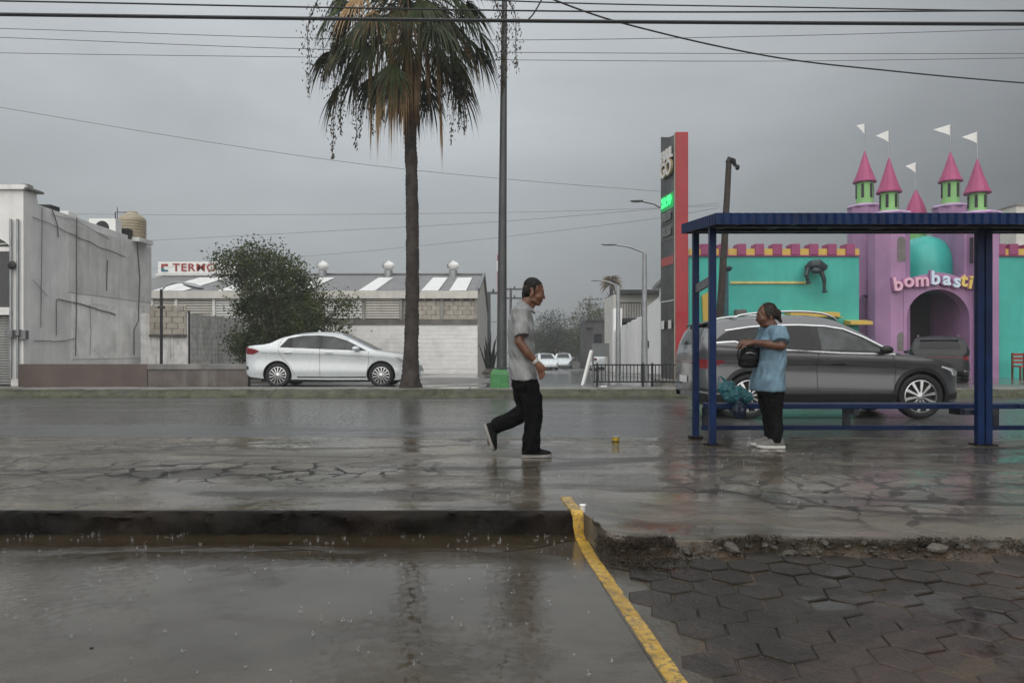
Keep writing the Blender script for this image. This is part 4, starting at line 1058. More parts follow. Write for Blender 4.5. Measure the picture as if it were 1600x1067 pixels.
# ------------------------------------------------------------------ vegetation
def leaf_mat(name, col, var=.5, rough=.5, trans=.25, scale=1.2):
    t = NT(name)
    c = t.mix(t.ramp(t.noise(scale, 3, .6), .3, .7), tuple(x*(1-var) for x in col), tuple(x*(1+var) for x in col))
    c = t.mix(t.ramp(t.noise(scale*9, 2, .6), .35, .7, 0, .45), c, tuple(x*.5 for x in col))
    m = t.done(c, rough, Specular_IOR_Level=.2)
    tr = t.n('ShaderNodeBsdfTranslucent'); t.set(tr.inputs['Color'], c)
    ms = t.n('ShaderNodeMixShader'); ms.inputs[0].default_value = trans
    t.t.links.new(t.b.outputs[0], ms.inputs[1]); t.t.links.new(tr.outputs[0], ms.inputs[2]); t.t.links.new(ms.outputs[0], t.out.inputs['Surface'])
    return m
M_bark = pm('palm_bark', (.050,.040,.033), .85, .5, 4, 1.0, 25)
M_frond = leaf_mat('palm_green', (.046,.062,.024), .5, .45, .22)
M_frond2 = leaf_mat('palm_olive', (.070,.066,.028), .5, .5, .2)
M_dead = leaf_mat('palm_dead', (.42,.285,.150), .45, .7, .25)
M_skirt = leaf_mat('palm_skirt', (.150,.088,.050), .5, .8, .15)
M_seed = leaf_mat('palm_seed', (.085,.066,.045), .5, .8, .1)

def palm():
    D = 17.55; X = px(640, D); rng = random.Random(11)
    t = thing('palm_tree', 'tall fan palm with drooping green and dry fronds on the verge', 'palm tree', (X, D, .13))
    zt_ = pz(205, D); zc = pz(-48, D)
    m = MB(); n = 20; vs = []; rows = []
    z = .08; zs = []
    while z < zc: zs.append(z); z += .055
    for i, z in enumerate(zs):
        base = interp([(.1,.31),(.25,.25),(.6,.195),(1.2,.170),(2.6,.158),(4.5,.148),(6.5,.140),(10.5,.13)], z)
        cx = X+.10*math.sin(z*.38+.3)-.03; ring = (.008 if i % 2 else -.006)+.012*fbm(z*2.2, 0, 3)
        for k in range(n):
            a = 2*pi*k/n; rr = base+ring+.016*fbm(math.cos(a)*2, math.sin(a)*2, z*3.5, 4)
            if z < .6: rr += .035*(1-z/.6)*math.sin(a*5+1)
            vs.append((cx+rr*math.cos(a), D+rr*math.sin(a), z))
    m.add(vs, [(i*n+k, i*n+(k+1)%n, (i+1)*n+(k+1)%n, (i+1)*n+k) for i in range(len(zs)-1) for k in range(n)])
    m.build('trunk', M_bark, t, smooth=True, ang=70)
    C = Vector((X+.10*math.sin(zc*.38+.3), D, zc))
    G = Vector((0,0,-1))
    def frond(o0, az, el, Lp, Lb, nseg, droop, spread, mat, name, ragged=.0, width=.032):
        m = MB()
        d = Vector((math.cos(az)*math.cos(el), math.sin(az)*math.cos(el), math.sin(el))); p = o0.copy()
        pts = [p.copy()]; N = 7
        for i in range(N):
            d = (d+G*droop*.09).normalized(); p = p+d*Lp/N; pts.append(p.copy())
        m.tube(pts, [lerp(.022,.011,i/N) for i in range(N+1)], 4)
        side = d.cross(Vector((0,0,1)));  side = side.normalized() if side.length > .05 else Vector((math.sin(az), -math.cos(az), 0))
        for k in range(nseg):
            u = (k+.5)/nseg*2-1; ang = u*spread
            if rng.random() < ragged: continue
            dd = (d*math.cos(ang)+side*math.sin(ang)).normalized(); L = Lb*(1-.28*abs(u)**2)*rng.uniform(.82,1.1)
            q = p.copy(); w = width*rng.uniform(.8,1.2); ns = 6; prev = None
            nrm = side.cross(d).normalized()
            for j in range(ns+1):
                tt = j/ns; ww = w*(math.sin(pi*min(1, tt*1.0+.12))**.7)*(1-tt**3) if j < ns else .001
                ww = max(ww, .0015)
                wv = dd.cross(nrm); wv = wv.normalized() if wv.length > 1e-4 else side
                fold = nrm*(ww*.35*(1 if k % 2 else -1))
                a, b = q+wv*ww/2+fold, q-wv*ww/2-fold
                m.v += [tuple(a), tuple(b)]
                if prev is not None: m.f.append((prev, prev+1, prev+3, prev+2)); m.m.append(0)
                prev = len(m.v)-2
                g = droop*(.10+.40*tt*tt)+rng.uniform(-.02,.05)
                dd = (dd+G*g+Vector((rng.uniform(-1,1), rng.uniform(-1,1), 0))*.03).normalized(); q = q+dd*L/ns
        return m.build(name, mat, t, fix=False)
    # upper fans arching out, mostly above the picture
    for i in range(40):
        u = (i+.5)/40; az = i*2.39996+rng.uniform(-.25,.25); el = lerp(1.1, -.25, u**.8)+rng.uniform(-.1,.1)
        o0 = C+Vector((math.cos(az)*.12, math.sin(az)*.12, lerp(.35,-.35,u)))
        frond(o0, az, el, rng.uniform(1.15,1.55), rng.uniform(1.0,1.35), 26, lerp(.55,1.0,u), 1.5, M_frond if rng.random() < .75 else M_frond2, 'frond')
    # older fans hanging close around the trunk, green going dry
    for i in range(70):
        az = i*2.39996+.9; el = rng.uniform(-.45,.25); o0 = C+Vector((math.cos(az)*.15, math.sin(az)*.15, lerp(-.3,-1.55,(i+.5)/70)))
        r = rng.random()
        frond(o0, az, el, rng.uniform(1.15,1.95), rng.uniform(1.1,1.55), 24, 1.5, 1.05, M_frond2 if r < .22 else M_frond if r < .90 else M_dead, 'hanging_frond', .16)
    for i in range(20):
        az = rng.uniform(0, 2*pi) if i > 13 else -pi/2+rng.uniform(-1.25,1.25); o0 = C+Vector((math.cos(az)*.2, math.sin(az)*.2, rng.uniform(-1.6,-.3)))
        frond(o0, az, rng.uniform(-.7,-.2), rng.uniform(.7,1.6), rng.uniform(1.5,2.4), 12, 4.0, .20, M_dead, 'dry_frond', .2, .040)
    # brown skirt of leaf bases
    for i in range(30):
        az = i*2.39996; o0 = C+Vector((math.cos(az)*.14, math.sin(az)*.14, rng.uniform(-2.75,-1.9)))
        frond(o0, az, -1.0, .35, rng.uniform(.8,1.25), 13, 2.4, .55, M_skirt, 'skirt_frond', .1, .04)
    # dangling fruit strands
    def strand(dx, dy, ybot, bulk):
        m = MB(); zb = pz(ybot, D); p0 = C+Vector((dx*.1, dy*.1, -.25)); N = 18; pts = []
        for i in range(N+1):
            u = i/N; h = 1-(1-min(1, u*1.7))**2.2
            pts.append(Vector((lerp(p0.x, C.x+dx, h)+.05*fbm(u*3, dx, 2), lerp(p0.y, C.y+dy, h), p0.z+.35*math.sin(pi*min(1, u*2.4))*(abs(dx)*.4)-(p0.z-zb)*max(0, u-.12)**1.15/.88**1.15)))
        m.tube(pts, [lerp(.016,.005,i/N) for i in range(N+1)], 4)
        for i in range(7, N+1):
            u = i/N; sp = .085*math.sin(pi*min(1, (u-.30)/.72))+.016
            for k in range(bulk):
                q = pts[i]+Vector((rng.gauss(0,sp), rng.gauss(0,sp), rng.uniform(-.16,.14))); r = rng.uniform(.010,.026)
                e1 = Vector((rng.gauss(0,.5), rng.gauss(0,.5), rng.gauss(0,1.3))).normalized(); e2 = e1.orthogonal().normalized()
                m.add([q+e1*r*2.2, q+e2*r*.8, q-e1*r*2.2, q-e2*r*.8, q+e1.cross(e2)*r*.6], [(0,1,4),(1,2,4),(2,3,4),(3,0,4),(3,2,1,0)])
        m.build('fruit_strand', M_seed, t, fix=False)
    for dx, dy, yb, b in ((-1.62,-.5,246,30),(-1.50,-.2,205,24),(-1.0,-.9,241,18),(-.62,-1.0,222,18),(-.35,-1.1,205,14),(-2.26,-.2,150,13),(-2.05,.3,122,14),(1.14,-.7,228,18),(1.42,-.3,206,26),(.95,-1.0,170,14),(2.30,-.1,137,26),(2.62,.1,103,14),(-1.25,.8,190,14),(1.2,.9,180,14)):
        strand(dx, dy, yb, b)
palm()

def leafy(name, label, base, lobes, nleaf, ls, mat, bark, seed, trunk_r=.16, group=None, cat='tree', nbr=26, elong=1.6):
    rng = random.Random(seed); t = thing(name, label, cat, base, group)
    base = Vector(base); tips = []
    for i in range(nbr):
        c, r = lobes[i % len(lobes)]; v = Vector((rng.gauss(0,1), rng.gauss(0,1), rng.gauss(0,1))).normalized()*rng.uniform(.35,.95)
        tips.append(Vector(c)+Vector((v.x*r[0], v.y*r[1], v.z*r[2])))
    m = MB(); low = min(c[2]-r[2]*.6 for c, r in lobes); fork = base+Vector((0,0,max(.3,(low-base.z)*.6)))
    m.tube([base-Vector((0,0,.1)), base.lerp(fork,.5)+Vector((.05,0,0)), fork], [trunk_r*1.25, trunk_r, trunk_r*.85], 9)
    for tp in tips:
        mid = fork.lerp(tp, .5)+Vector((rng.uniform(-.2,.2), rng.uniform(-.2,.2), rng.uniform(0,.3)))*trunk_r*4
        m.tube([fork, fork.lerp(mid,.5)+Vector((0,0,.05)), mid, tp], [trunk_r*.6, trunk_r*.42, trunk_r*.25, trunk_r*.06], 5)
    m.build('trunk', bark, t, smooth=True)
    # leaf clumps hung on twigs through the volume
    cl = []
    for i in range(int(nleaf/34)):
        c, r = rng.choices(lobes, [l[1][0]*l[1][1]*l[1][2] for l in lobes])[0]
        v = Vector((rng.gauss(0,1), rng.gauss(0,1), rng.gauss(0,1))).normalized()*(rng.random()**.42)
        p = Vector(c)+Vector((v.x*r[0], v.y*r[1], v.z*r[2]))
        if fbm(p.x*1.1+seed, p.y*1.1, p.z*1.1, 3) > -.04: cl.append((p, rng.uniform(.6,1.25)))
    V = []; F = []
    for p, s in cl:
        ax = (p-fork).normalized()
        for k in range(34):
            q = p+Vector((rng.gauss(0,.17), rng.gauss(0,.17), rng.gauss(0,.13)))*s*(ls/.07)+ax*rng.uniform(-.05,.1)
            d = (ax*.6+Vector((rng.gauss(0,1), rng.gauss(0,1), rng.gauss(-.15,.8)))).normalized(); e = d.orthogonal().normalized()
            e = Matrix.Rotation(rng.uniform(0,2*pi), 3, d) @ e; L = ls*rng.uniform(.6,1.3)
            b = len(V); V += [q, q+d*L*.5+e*L/elong*.5, q+d*L, q+d*L*.5-e*L/elong*.5]; F.append((b,b+1,b+2,b+3))
    m = MB(); m.add(V, F); m.build('crown', mat, t, fix=False)
    return t
M_leaf = leaf_mat('dark_leaf', (.082,.100,.040), .6, .6, .3, 1.6)
M_leaf2 = leaf_mat('far_leaf', (.055,.066,.040), .4, .6, .2, .5)
M_leaf3 = leaf_mat('olive_leaf', (.080,.082,.040), .4, .6, .2, .8)
M_tbark = pm('tree_bark', (.07,.058,.048), .85, .3, 4, .8, 25)
D = 27.5; P = lambda x, y, d=0: (px(x, D+d), D+d, pz(y, D+d))
leafy('street_tree', 'dark green leafy tree standing in front of the warehouse behind the white sedan', (px(440,D), D, .1),
      [(P(392,414), (1.25,1.3,.85)), (P(425,440), (1.2,1.2,1.0)), (P(440,490,.3), (1.15,1.3,1.1)), (P(498,505), (1.15,1.2,.78)), (P(420,535,.2), (1.35,1.3,.95)), (P(392,545,.1), (.75,.9,.75)), (P(400,490,.2), (.8,.9,.7)), (P(530,478), (.5,.6,.42)), (P(480,548), (1.2,1.2,.75)), (P(480,450), (.42,.6,.62)), (P(510,478), (.7,.7,.5))], 88000, .10, M_leaf, M_tbark, 3, .17, nbr=34)
D2_ = 96.0
for i, (x, y, rx, rz, dd, lab, mt) in enumerate([(862,522,3.4,2.6,92,'rounded grey-green tree at the far end of the side street right of the man', M_leaf2),
        (905,530,2.6,2.0,108,'low far tree between the round tree and the dark house', M_leaf2), (945,512,4.0,3.6,84,'broad far tree rising behind the dark house', M_leaf3), (838,538,2.2,1.6,120,'faint small tree far behind the walking man', M_leaf2)]):
    c = (px(x,dd), dd, pz(y,dd))
    leafy('far_tree', lab, (c[0], dd, -.62), [(c, (rx,rx,rz)), ((c[0]-rx*.5, dd, c[2]-rz*.4), (rx*.7,rx*.7,rz*.6)), ((c[0]+rx*.5, dd, c[2]-rz*.35), (rx*.7,rx*.7,rz*.6))], 15000, .22, mt, M_tbark, 20+i, .22, 'trees far down the side street', nbr=16)
def far_palm():
    D = 74; X = px(955, D); rng = random.Random(5); t = thing('far_palm', 'pale distant palm behind the balcony house', 'palm tree', (X, D, -.62))
    m = MB(); m.tube([(X,D,-.7),(X+.1,D,3),(X,D,pz(446,D))], [.25,.2,.18], 8); m.build('trunk', M_bark, t, smooth=True)
    m = MB()
    for i in range(60):
        a = i*2.4; el = lerp(1.2,-.6,i/60); d = Vector((math.cos(a)*math.cos(el), math.sin(a)*math.cos(el), math.sin(el))); p = Vector((X,D,pz(443,D))); s = d.orthogonal().normalized()*.06
        q = p+d*.8; r = q+(d+Vector((0,0,-.9))).normalized()*.7; m.add([p-s*.5,p+s*.5,q+s*2,q-s*2,r], [(0,1,2,3),(3,2,4)])
    m.build('crown', leaf_mat('pale_palm', (.16,.125,.085), .3, .7), t, fix=False)
far_palm()
def agave():
    D = 31; X = px(766, D); rng = random.Random(9); t = thing('agave_plant', 'dark spiky agave at the warehouse corner', 'plant', (X, D, .1)); m = MB()
    for i in range(26):
        a = i*2.4; el = lerp(1.5,1.15,i/26); d = Vector((math.cos(a)*math.cos(el), math.sin(a)*math.cos(el), math.sin(el))); L = rng.uniform(.9,1.9); p = Vector((X+rng.uniform(-.1,.1), D, .1)); pts = []
        s = Vector((-math.sin(a), math.cos(a), 0))
        for j in range(6):
            u = j/5; w = .09*(1-u)**.7+.004; c = p+d*L*u+Vector((0,0,-.25*u*u*math.cos(el))); pts += [c-s*w, c+s*w, c+Vector((0,0,-.03))]
        m.add(pts, [f for j in range(5) for f in ((3*j,3*j+3,3*j+5,3*j+2),(3*j+2,3*j+5,3*j+4,3*j+1),(3*j+1,3*j+4,3*j+3,3*j))])
    m.build('leaves', leaf_mat('agave_leaf', (.035,.042,.035), .3, .6, .05), t, fix=False)
    m = MB(); m.lathe([(.3,-.1),(.35,.05),(.2,.2)], (X, D, .1), 10); m.build('stem', M_tbark, t, smooth=True)
agave()
def grass():
    rng = random.Random(4); V = []; F = []
    for i in range(15000):
        x = rng.uniform(-17, 17); y = rng.uniform(16.97, 17.22)
        if fbm(x*.35, 0, 8, 3) < -.30 and rng.random() < .8: continue
        zb = interp([(16.96,-.02),(17.06,.08),(17.18,.125),(17.3,.13)], y)
        h = rng.uniform(.025,.07)*(1+.7*max(0, fbm(x*.8, 3, 1))); a = rng.uniform(0, 2*pi); w = .006
        l = Vector((rng.gauss(0,.35), rng.gauss(-.15,.35), 1)).normalized()*h; s = Vector((math.cos(a)*w, math.sin(a)*w, 0)); p = Vector((x, y, zb-.01))
        b = len(V); V += [p-s, p+s, p+l]; F.append((b,b+1,b+2))
    m = MB(); m.add(V, F); m.build('verge_grass', leaf_mat('grass', (.078,.098,.034), .5, .6, .2, 1.5), fix=False, kind='stuff', label='short green grass along the far kerb of the avenue')
grass()

# ------------------------------------------------------------------ light pole, leaning pole, cables
def light_pole():
    D = 17.6; X = px(786.5, D); t = thing('light_pole', 'tall grey light pole on a green concrete base beside the palm', 'light pole', (X, D, .15))
    m = MB(); m.tube([(X-.04,D,.5),(X-.02,D,4),(X+.03,D,9.9)], [.125,.10,.062], 14); m.build('shaft', M_pole, t, smooth=True)
    m = MB(); vs = []; 
    for z, r in ((.10,.225),(.50,.215),(.60,.17),(.62,.14)):
        vs += [(X-.09+r*a, D+r*b, z) for a, b in ((-1,-1),(1,-1),(1,1),(-1,1))]
    m.add(vs, [(4*i+k, 4*i+(k+1)%4, 4*i+4+(k+1)%4, 4*i+4+k) for i in range(3) for k in range(4)]+[(12,13,14,15),(3,2,1,0)])
    m.build('base', pm('green_base', (.055,.22,.07), .5, .25, 5, .4, 30, streak=.3), t, bevel=.015)
    m = MB(); m.lathe([(.18,0),(.18,.025),(.12,.03)], (X-.04, D, .62), 16); m.build('flange', M_pole, t, smooth=True)
    m = MB(); m.tube([(X+.03,D,9.8),(X+.02,D-.4,10.1),(X+.02,D-1.6,10.3)], [.06,.045,.04], 8); m.ell((X+.02,D-1.9,10.28), (.14,.38,.07)); m.build('lamp_arm', M_pole, t, smooth=True)
light_pole()
def leaning_pole():
    D = 23.2; t = thing('leaning_wooden_pole', 'leaning dark wooden utility pole behind the bus shelter', 'utility pole', (px(1121,D), D, .1))
    a = Vector((px(1119,D), D, .0)); b = Vector((px(1139,D), D, pz(254,D)))
    m = MB(); N = 14; m.tube([a.lerp(b,i/N)+Vector((.012*fbm(i*.7,1,2),0,0)) for i in range(N+1)], [lerp(.135,.088,i/N) for i in range(N+1)], 10); m.build('pole', pm('weathered_wood', (.055,.046,.038), .85, .35, 5, .8, 25), t, smooth=True)
    m = MB(); m.tube([b+Vector((-.02,0,-.02)), b+Vector((.02,0,.08)), b+Vector((.14,0,.05)), b+Vector((.20,0,-.12))], [.10,.12,.09,.05], 8); m.ell(b+Vector((.26,-.02,-.16)), (.07,.07,.09)); m.build('top_fitting', M_black, t, smooth=True)
    c = a.lerp(b, .73); m = MB(); m.bar(c+Vector((-.22,-.14,0)), c+Vector((.24,-.14,.02)), .05); ob = m.build('bracket', M_dark, t)
    for k in (-.2, .2): m = MB(); m.lathe([(.04,0),(.06,.05),(.03,.1),(.05,.15),(.01,.17)], c+Vector((k,-.14,.02)), 8); m.build('insulator', M_galv, ob, smooth=True)
leaning_pole()
M_cable = pm('cable_black', (.018,.018,.019), .5, .1); M_cableg = pm('cable_grey', (.10,.105,.11), .5, .1)
def cable(pts, D, r, label, mat=None, group='overhead cables'):
    t = []
    n = len(pts); 
    m = MB(); out = []
    ds = D if isinstance(D, (list, tuple)) else (D, D)
    for i in range(n-1):
        for k in range(10):
            out.append((lerp(pts[i][0], pts[i+1][0], k/10), i+k/10))
    P3 = []
    for (x, u) in out+[(pts[-1][0], n-1)]:
        y = sinterp(pts, x); f = u/(n-1); d = lerp(ds[0], ds[1], f); P3.append((px(x,d), d, pz(y,d)))
    m.tube(P3, r, 6); m.build('overhead_cable', mat or M_cable, label=label, cat='cable', group=group, smooth=True)
cable([(-500,16),(0,23),(800,33),(1600,38),(2100,37)], 11.5, .028, 'thickest black overhead cable crossing the whole top of the picture')
cable([(-500,-4),(0,2),(500,12),(1000,19),(1600,17),(2100,13)], 11.8, .013, 'thinner black cable just above the thickest one')
cable([(500,-14),(850,4),(1250,12),(1600,18),(2100,24)], 12.2, .011, 'thin black cable at the top right edge')
cable([(-500,35),(0,45),(480,60),(800,63),(1200,57),(1600,46),(2100,30)], 17, .007, 'grey cable passing behind the palm crown below the thick cable', M_cableg)
cable([(-500,44),(0,59),(480,77),(900,83),(1600,84),(2100,80)], 17.3, .007, 'second grey cable behind the palm crown', M_cableg)
cable([(-500,70),(0,83),(500,90),(800,94),(1200,96),(1600,91),(2100,84)], 17.6, .0065, 'third and lowest grey cable behind the palm crown', M_cableg)
cable([(780,-40),(860,-2),(970,36),(1200,88),(1400,112),(1600,130),(2000,158)], (11,16), .014, 'black cable slanting down to the right from the top of the picture')
cable([(-400,100),(0,168),(300,218),(560,256),(790,280),(1040,300)], (19,24), .006, 'thin grey cable slanting from upper left towards the tall red sign', M_cableg)
cable([(236,376),(500,362),(800,345),(1122,318)], (30,23.4), .006, 'faint cable rising from the grey building to the leaning pole', M_cableg)
cable([(0,333),(300,336),(800,332),(1125,322)], (26,23.4), .005, 'faint level cable above the warehouse roof', M_cableg)
cable([(236,420),(620,388),(1000,345),(1122,325)], (34,23.4), .006, 'lowest faint cable rising towards the leaning pole', M_cableg)
cable([(822,34),(832,24),(842,8),(856,-20)], 11.6, .012, 'short hooked cable end beside the light pole top')
cable([(640,505),(800,502),(925,497),(1060,488)], (90,70), .035, 'far cable strung across the end of the side street', M_cableg)
# ------------------------------------------------------------------ bus shelter
M_blue = pm('blue_paint', (.0030,.016,.066), .35, .25, 3, .15, 30, streak=.3, dirt=(.004,.008,.022), ior=1.22)
def rusty_blue():
    t = NT('blue_paint_rusty')
    c = t.mix(t.ramp(t.noise(3, 5, .6), .3, .7), (.0022,.012,.050), (.0036,.019,.078))
    f = t.noise(1.0, 5, .65, t.mapping((7, 7, .6))); c = t.mix(t.math('MULTIPLY', t.ramp(f, .5, .7), .45), c, (.006,.010,.020))
    chip = t.ramp(t.noise(19, 6, .75), .67, .70); c = t.mix(chip, c, (.055,.026,.013))
    return t.done(c, t.ramp(chip, 0, 1, .32, .8), t.bump(t.math('ADD', t.noise(40, 3), t.math('MULTIPLY', chip, -.6)), .15, .006), IOR=1.24)
M_blue = rusty_blue()
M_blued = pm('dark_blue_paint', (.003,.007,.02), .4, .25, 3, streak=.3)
def shelter():
    t = thing('bus_shelter', 'blue steel bus shelter with flat ribbed roof and bench', 'bus shelter', (5.2, 8.6, 0))
    x0, x1 = 2.13, 8.9; yf, yb = 7.72, 9.30
    def zr(y): return lerp(2.37, 2.52, (y-yf)/(yb-yf))
    def post(x, y, s=.075):
        m = MB(); m.box(x-s/2, x+s/2, y-s/2, y+s/2, -.02, zr(y)-.005); p = m.build('post', M_blue, t, bevel=.006)
        m = MB(); m.box(x-.075, x+.075, y-.075, y+.075, -.025, .012); m.build('base_plate', M_kerb, p)
    for x, y in ((2.235,8.25),(2.235,9.0),(5.215,8.25),(5.305,8.25),(8.7,8.25),(8.7,9.0)): post(x, y)
    # ribbed roof sheet: trapezoid corrugation running front to back
    m = MB(); vs = []; k = 0; x = x0; prof = [(0,0),(.03,0),(.045,.028),(.075,.028),(.09,0)]
    pts = []
    while x < x1:
        for dx, dz in prof[:-1]: pts.append((x+dx, dz))
        x += .09
    for X_, dz in pts: vs += [(X_, yf+.01, zr(yf)+.085+dz), (X_, yb-.01, zr(yb)+.085+dz)]
    m.add(vs, [(2*i, 2*i+2, 2*i+3, 2*i+1) for i in range(len(pts)-1)]); m.build('roof_sheet', M_blue, t, fix=False, kind='stuff')
    def fascia(name, a, b):
        m = MB(); a = Vector(a); b = Vector(b); L = (b-a).length; d = (b-a)/L; nrm = Vector((d.y, -d.x, 0)).normalized(); n = int(L/.045); vs = []
        for i in range(n+1):
            p = a.lerp(b, i/n)+nrm*(.010 if i % 2 else 0); vs += [p, p+Vector((0,0,.118))]
        for i in range(n+1): 
            p = a.lerp(b, i/n)-nrm*.012; vs += [p, p+Vector((0,0,.118))]
        o = 2*(n+1)
        m.add(vs, [(2*i, 2*i+2, 2*i+3, 2*i+1) for i in range(n)]+[(o+2*i+1, o+2*i+3, o+2*i+2, o+2*i) for i in range(n)]+[(2*i+1, 2*i+3, o+2*i+3, o+2*i+1) for i in range(n)]+[(2*i, o+2*i, o+2*i+2, 2*i+2) for i in range(n)])
        m.build(name, M_blue, t)
    fascia('fascia', (x0, yf, zr(yf)), (x1, yf, zr(yf))); fascia('fascia', (x0, yb, zr(yb)), (x0, yf+.013, zr(yf))); fascia('fascia', (x1, yb, zr(yb)), (x0+.013, yb, zr(yb)))
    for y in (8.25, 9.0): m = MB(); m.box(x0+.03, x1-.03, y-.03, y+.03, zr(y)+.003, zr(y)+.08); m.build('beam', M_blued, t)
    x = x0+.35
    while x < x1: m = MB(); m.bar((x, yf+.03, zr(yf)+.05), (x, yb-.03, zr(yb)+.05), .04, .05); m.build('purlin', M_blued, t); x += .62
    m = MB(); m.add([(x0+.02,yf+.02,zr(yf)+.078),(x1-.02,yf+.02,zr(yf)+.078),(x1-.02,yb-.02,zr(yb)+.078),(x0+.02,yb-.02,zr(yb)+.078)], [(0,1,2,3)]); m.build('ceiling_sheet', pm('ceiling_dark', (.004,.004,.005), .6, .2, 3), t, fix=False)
    m = MB(); m.bar((2.235, 8.29, 1.84), (2.235, 8.96, 1.80), .03, .10); m.build('side_rail', pm('grey_rail', (.10,.105,.115), .4, .2), t)
    # bench
    m = MB(); m.box(2.30, 5.9, 8.62, 8.92, .372, .43); be = m.build('bench_seat', M_blue, t, bevel=.008)
    m = MB(); m.box(5.92, 8.6, 8.62, 8.92, .372, .43); m.build('bench_seat', M_blue, t, bevel=.008)
    m = MB(); m.box(2.28, 8.65, 8.86, 8.92, .10, .155); m.build('lower_rail', M_blue, t, bevel=.006)
    for x in (2.33, 4.02, 5.80, 7.3): m = MB(); m.box(x-.035, x+.035, 8.855, 8.925, .156, .371); m.build('bench_leg', M_blued, t)
    for x in (2.33, 4.02, 5.26, 7.3): m = MB(); m.box(x-.03, x+.03, 8.63, 8.853, .30, .371); m.build('bench_bracket', M_blued, t)
    m = MB(); m.box(5.08, 5.45, 8.29, 8.36, .33, .39); m.build('post_clamp', M_blued, t)
shelter()

# ------------------------------------------------------------------ cars
M_tyre = pm('tyre_rubber', (.016,.016,.017), .7, .2, 20, .4, 80)
M_chrome = pm('chrome', (.50,.51,.52), .28, .05, 5, metal=1)
M_alloy = pm('alloy', (.55,.56,.57), .25, .08, 6, metal=.85)
M_trim = pm('black_trim', (.016,.016,.017), .45, .15, 6)
M_cglass = pm('car_glass', (.006,.007,.008), .04, .1, 2, ior=1.38)
M_cglass2 = pm('car_glass_light', (.055,.062,.064), .05, .7, 2.6, ior=1.42)
M_tail = pm('tail_red', (.20,.010,.016), .15, .2, 12, coat=.6)
M_head = pm('head_clear', (.42,.44,.46), .12, .4, 25, coat=.6)
def car_paint(name, col, metal=.55, rough=.32):
    t = NT(name); f = t.noise(900, 1, .5)
    c = t.mix(t.ramp(f, .3, .7), tuple(x*.88 for x in col), tuple(min(1, x*1.12) for x in col))
    drops = t.ramp(t.noise(85, 2, .6), .58, .66)
    return t.done(c, t.math('MULTIPLY_ADD', t.noise(3, 3), .12, rough-.06), t.bump(drops, .25, .004), Metallic=metal, Coat_Weight=1.0, Coat_Roughness=.06)

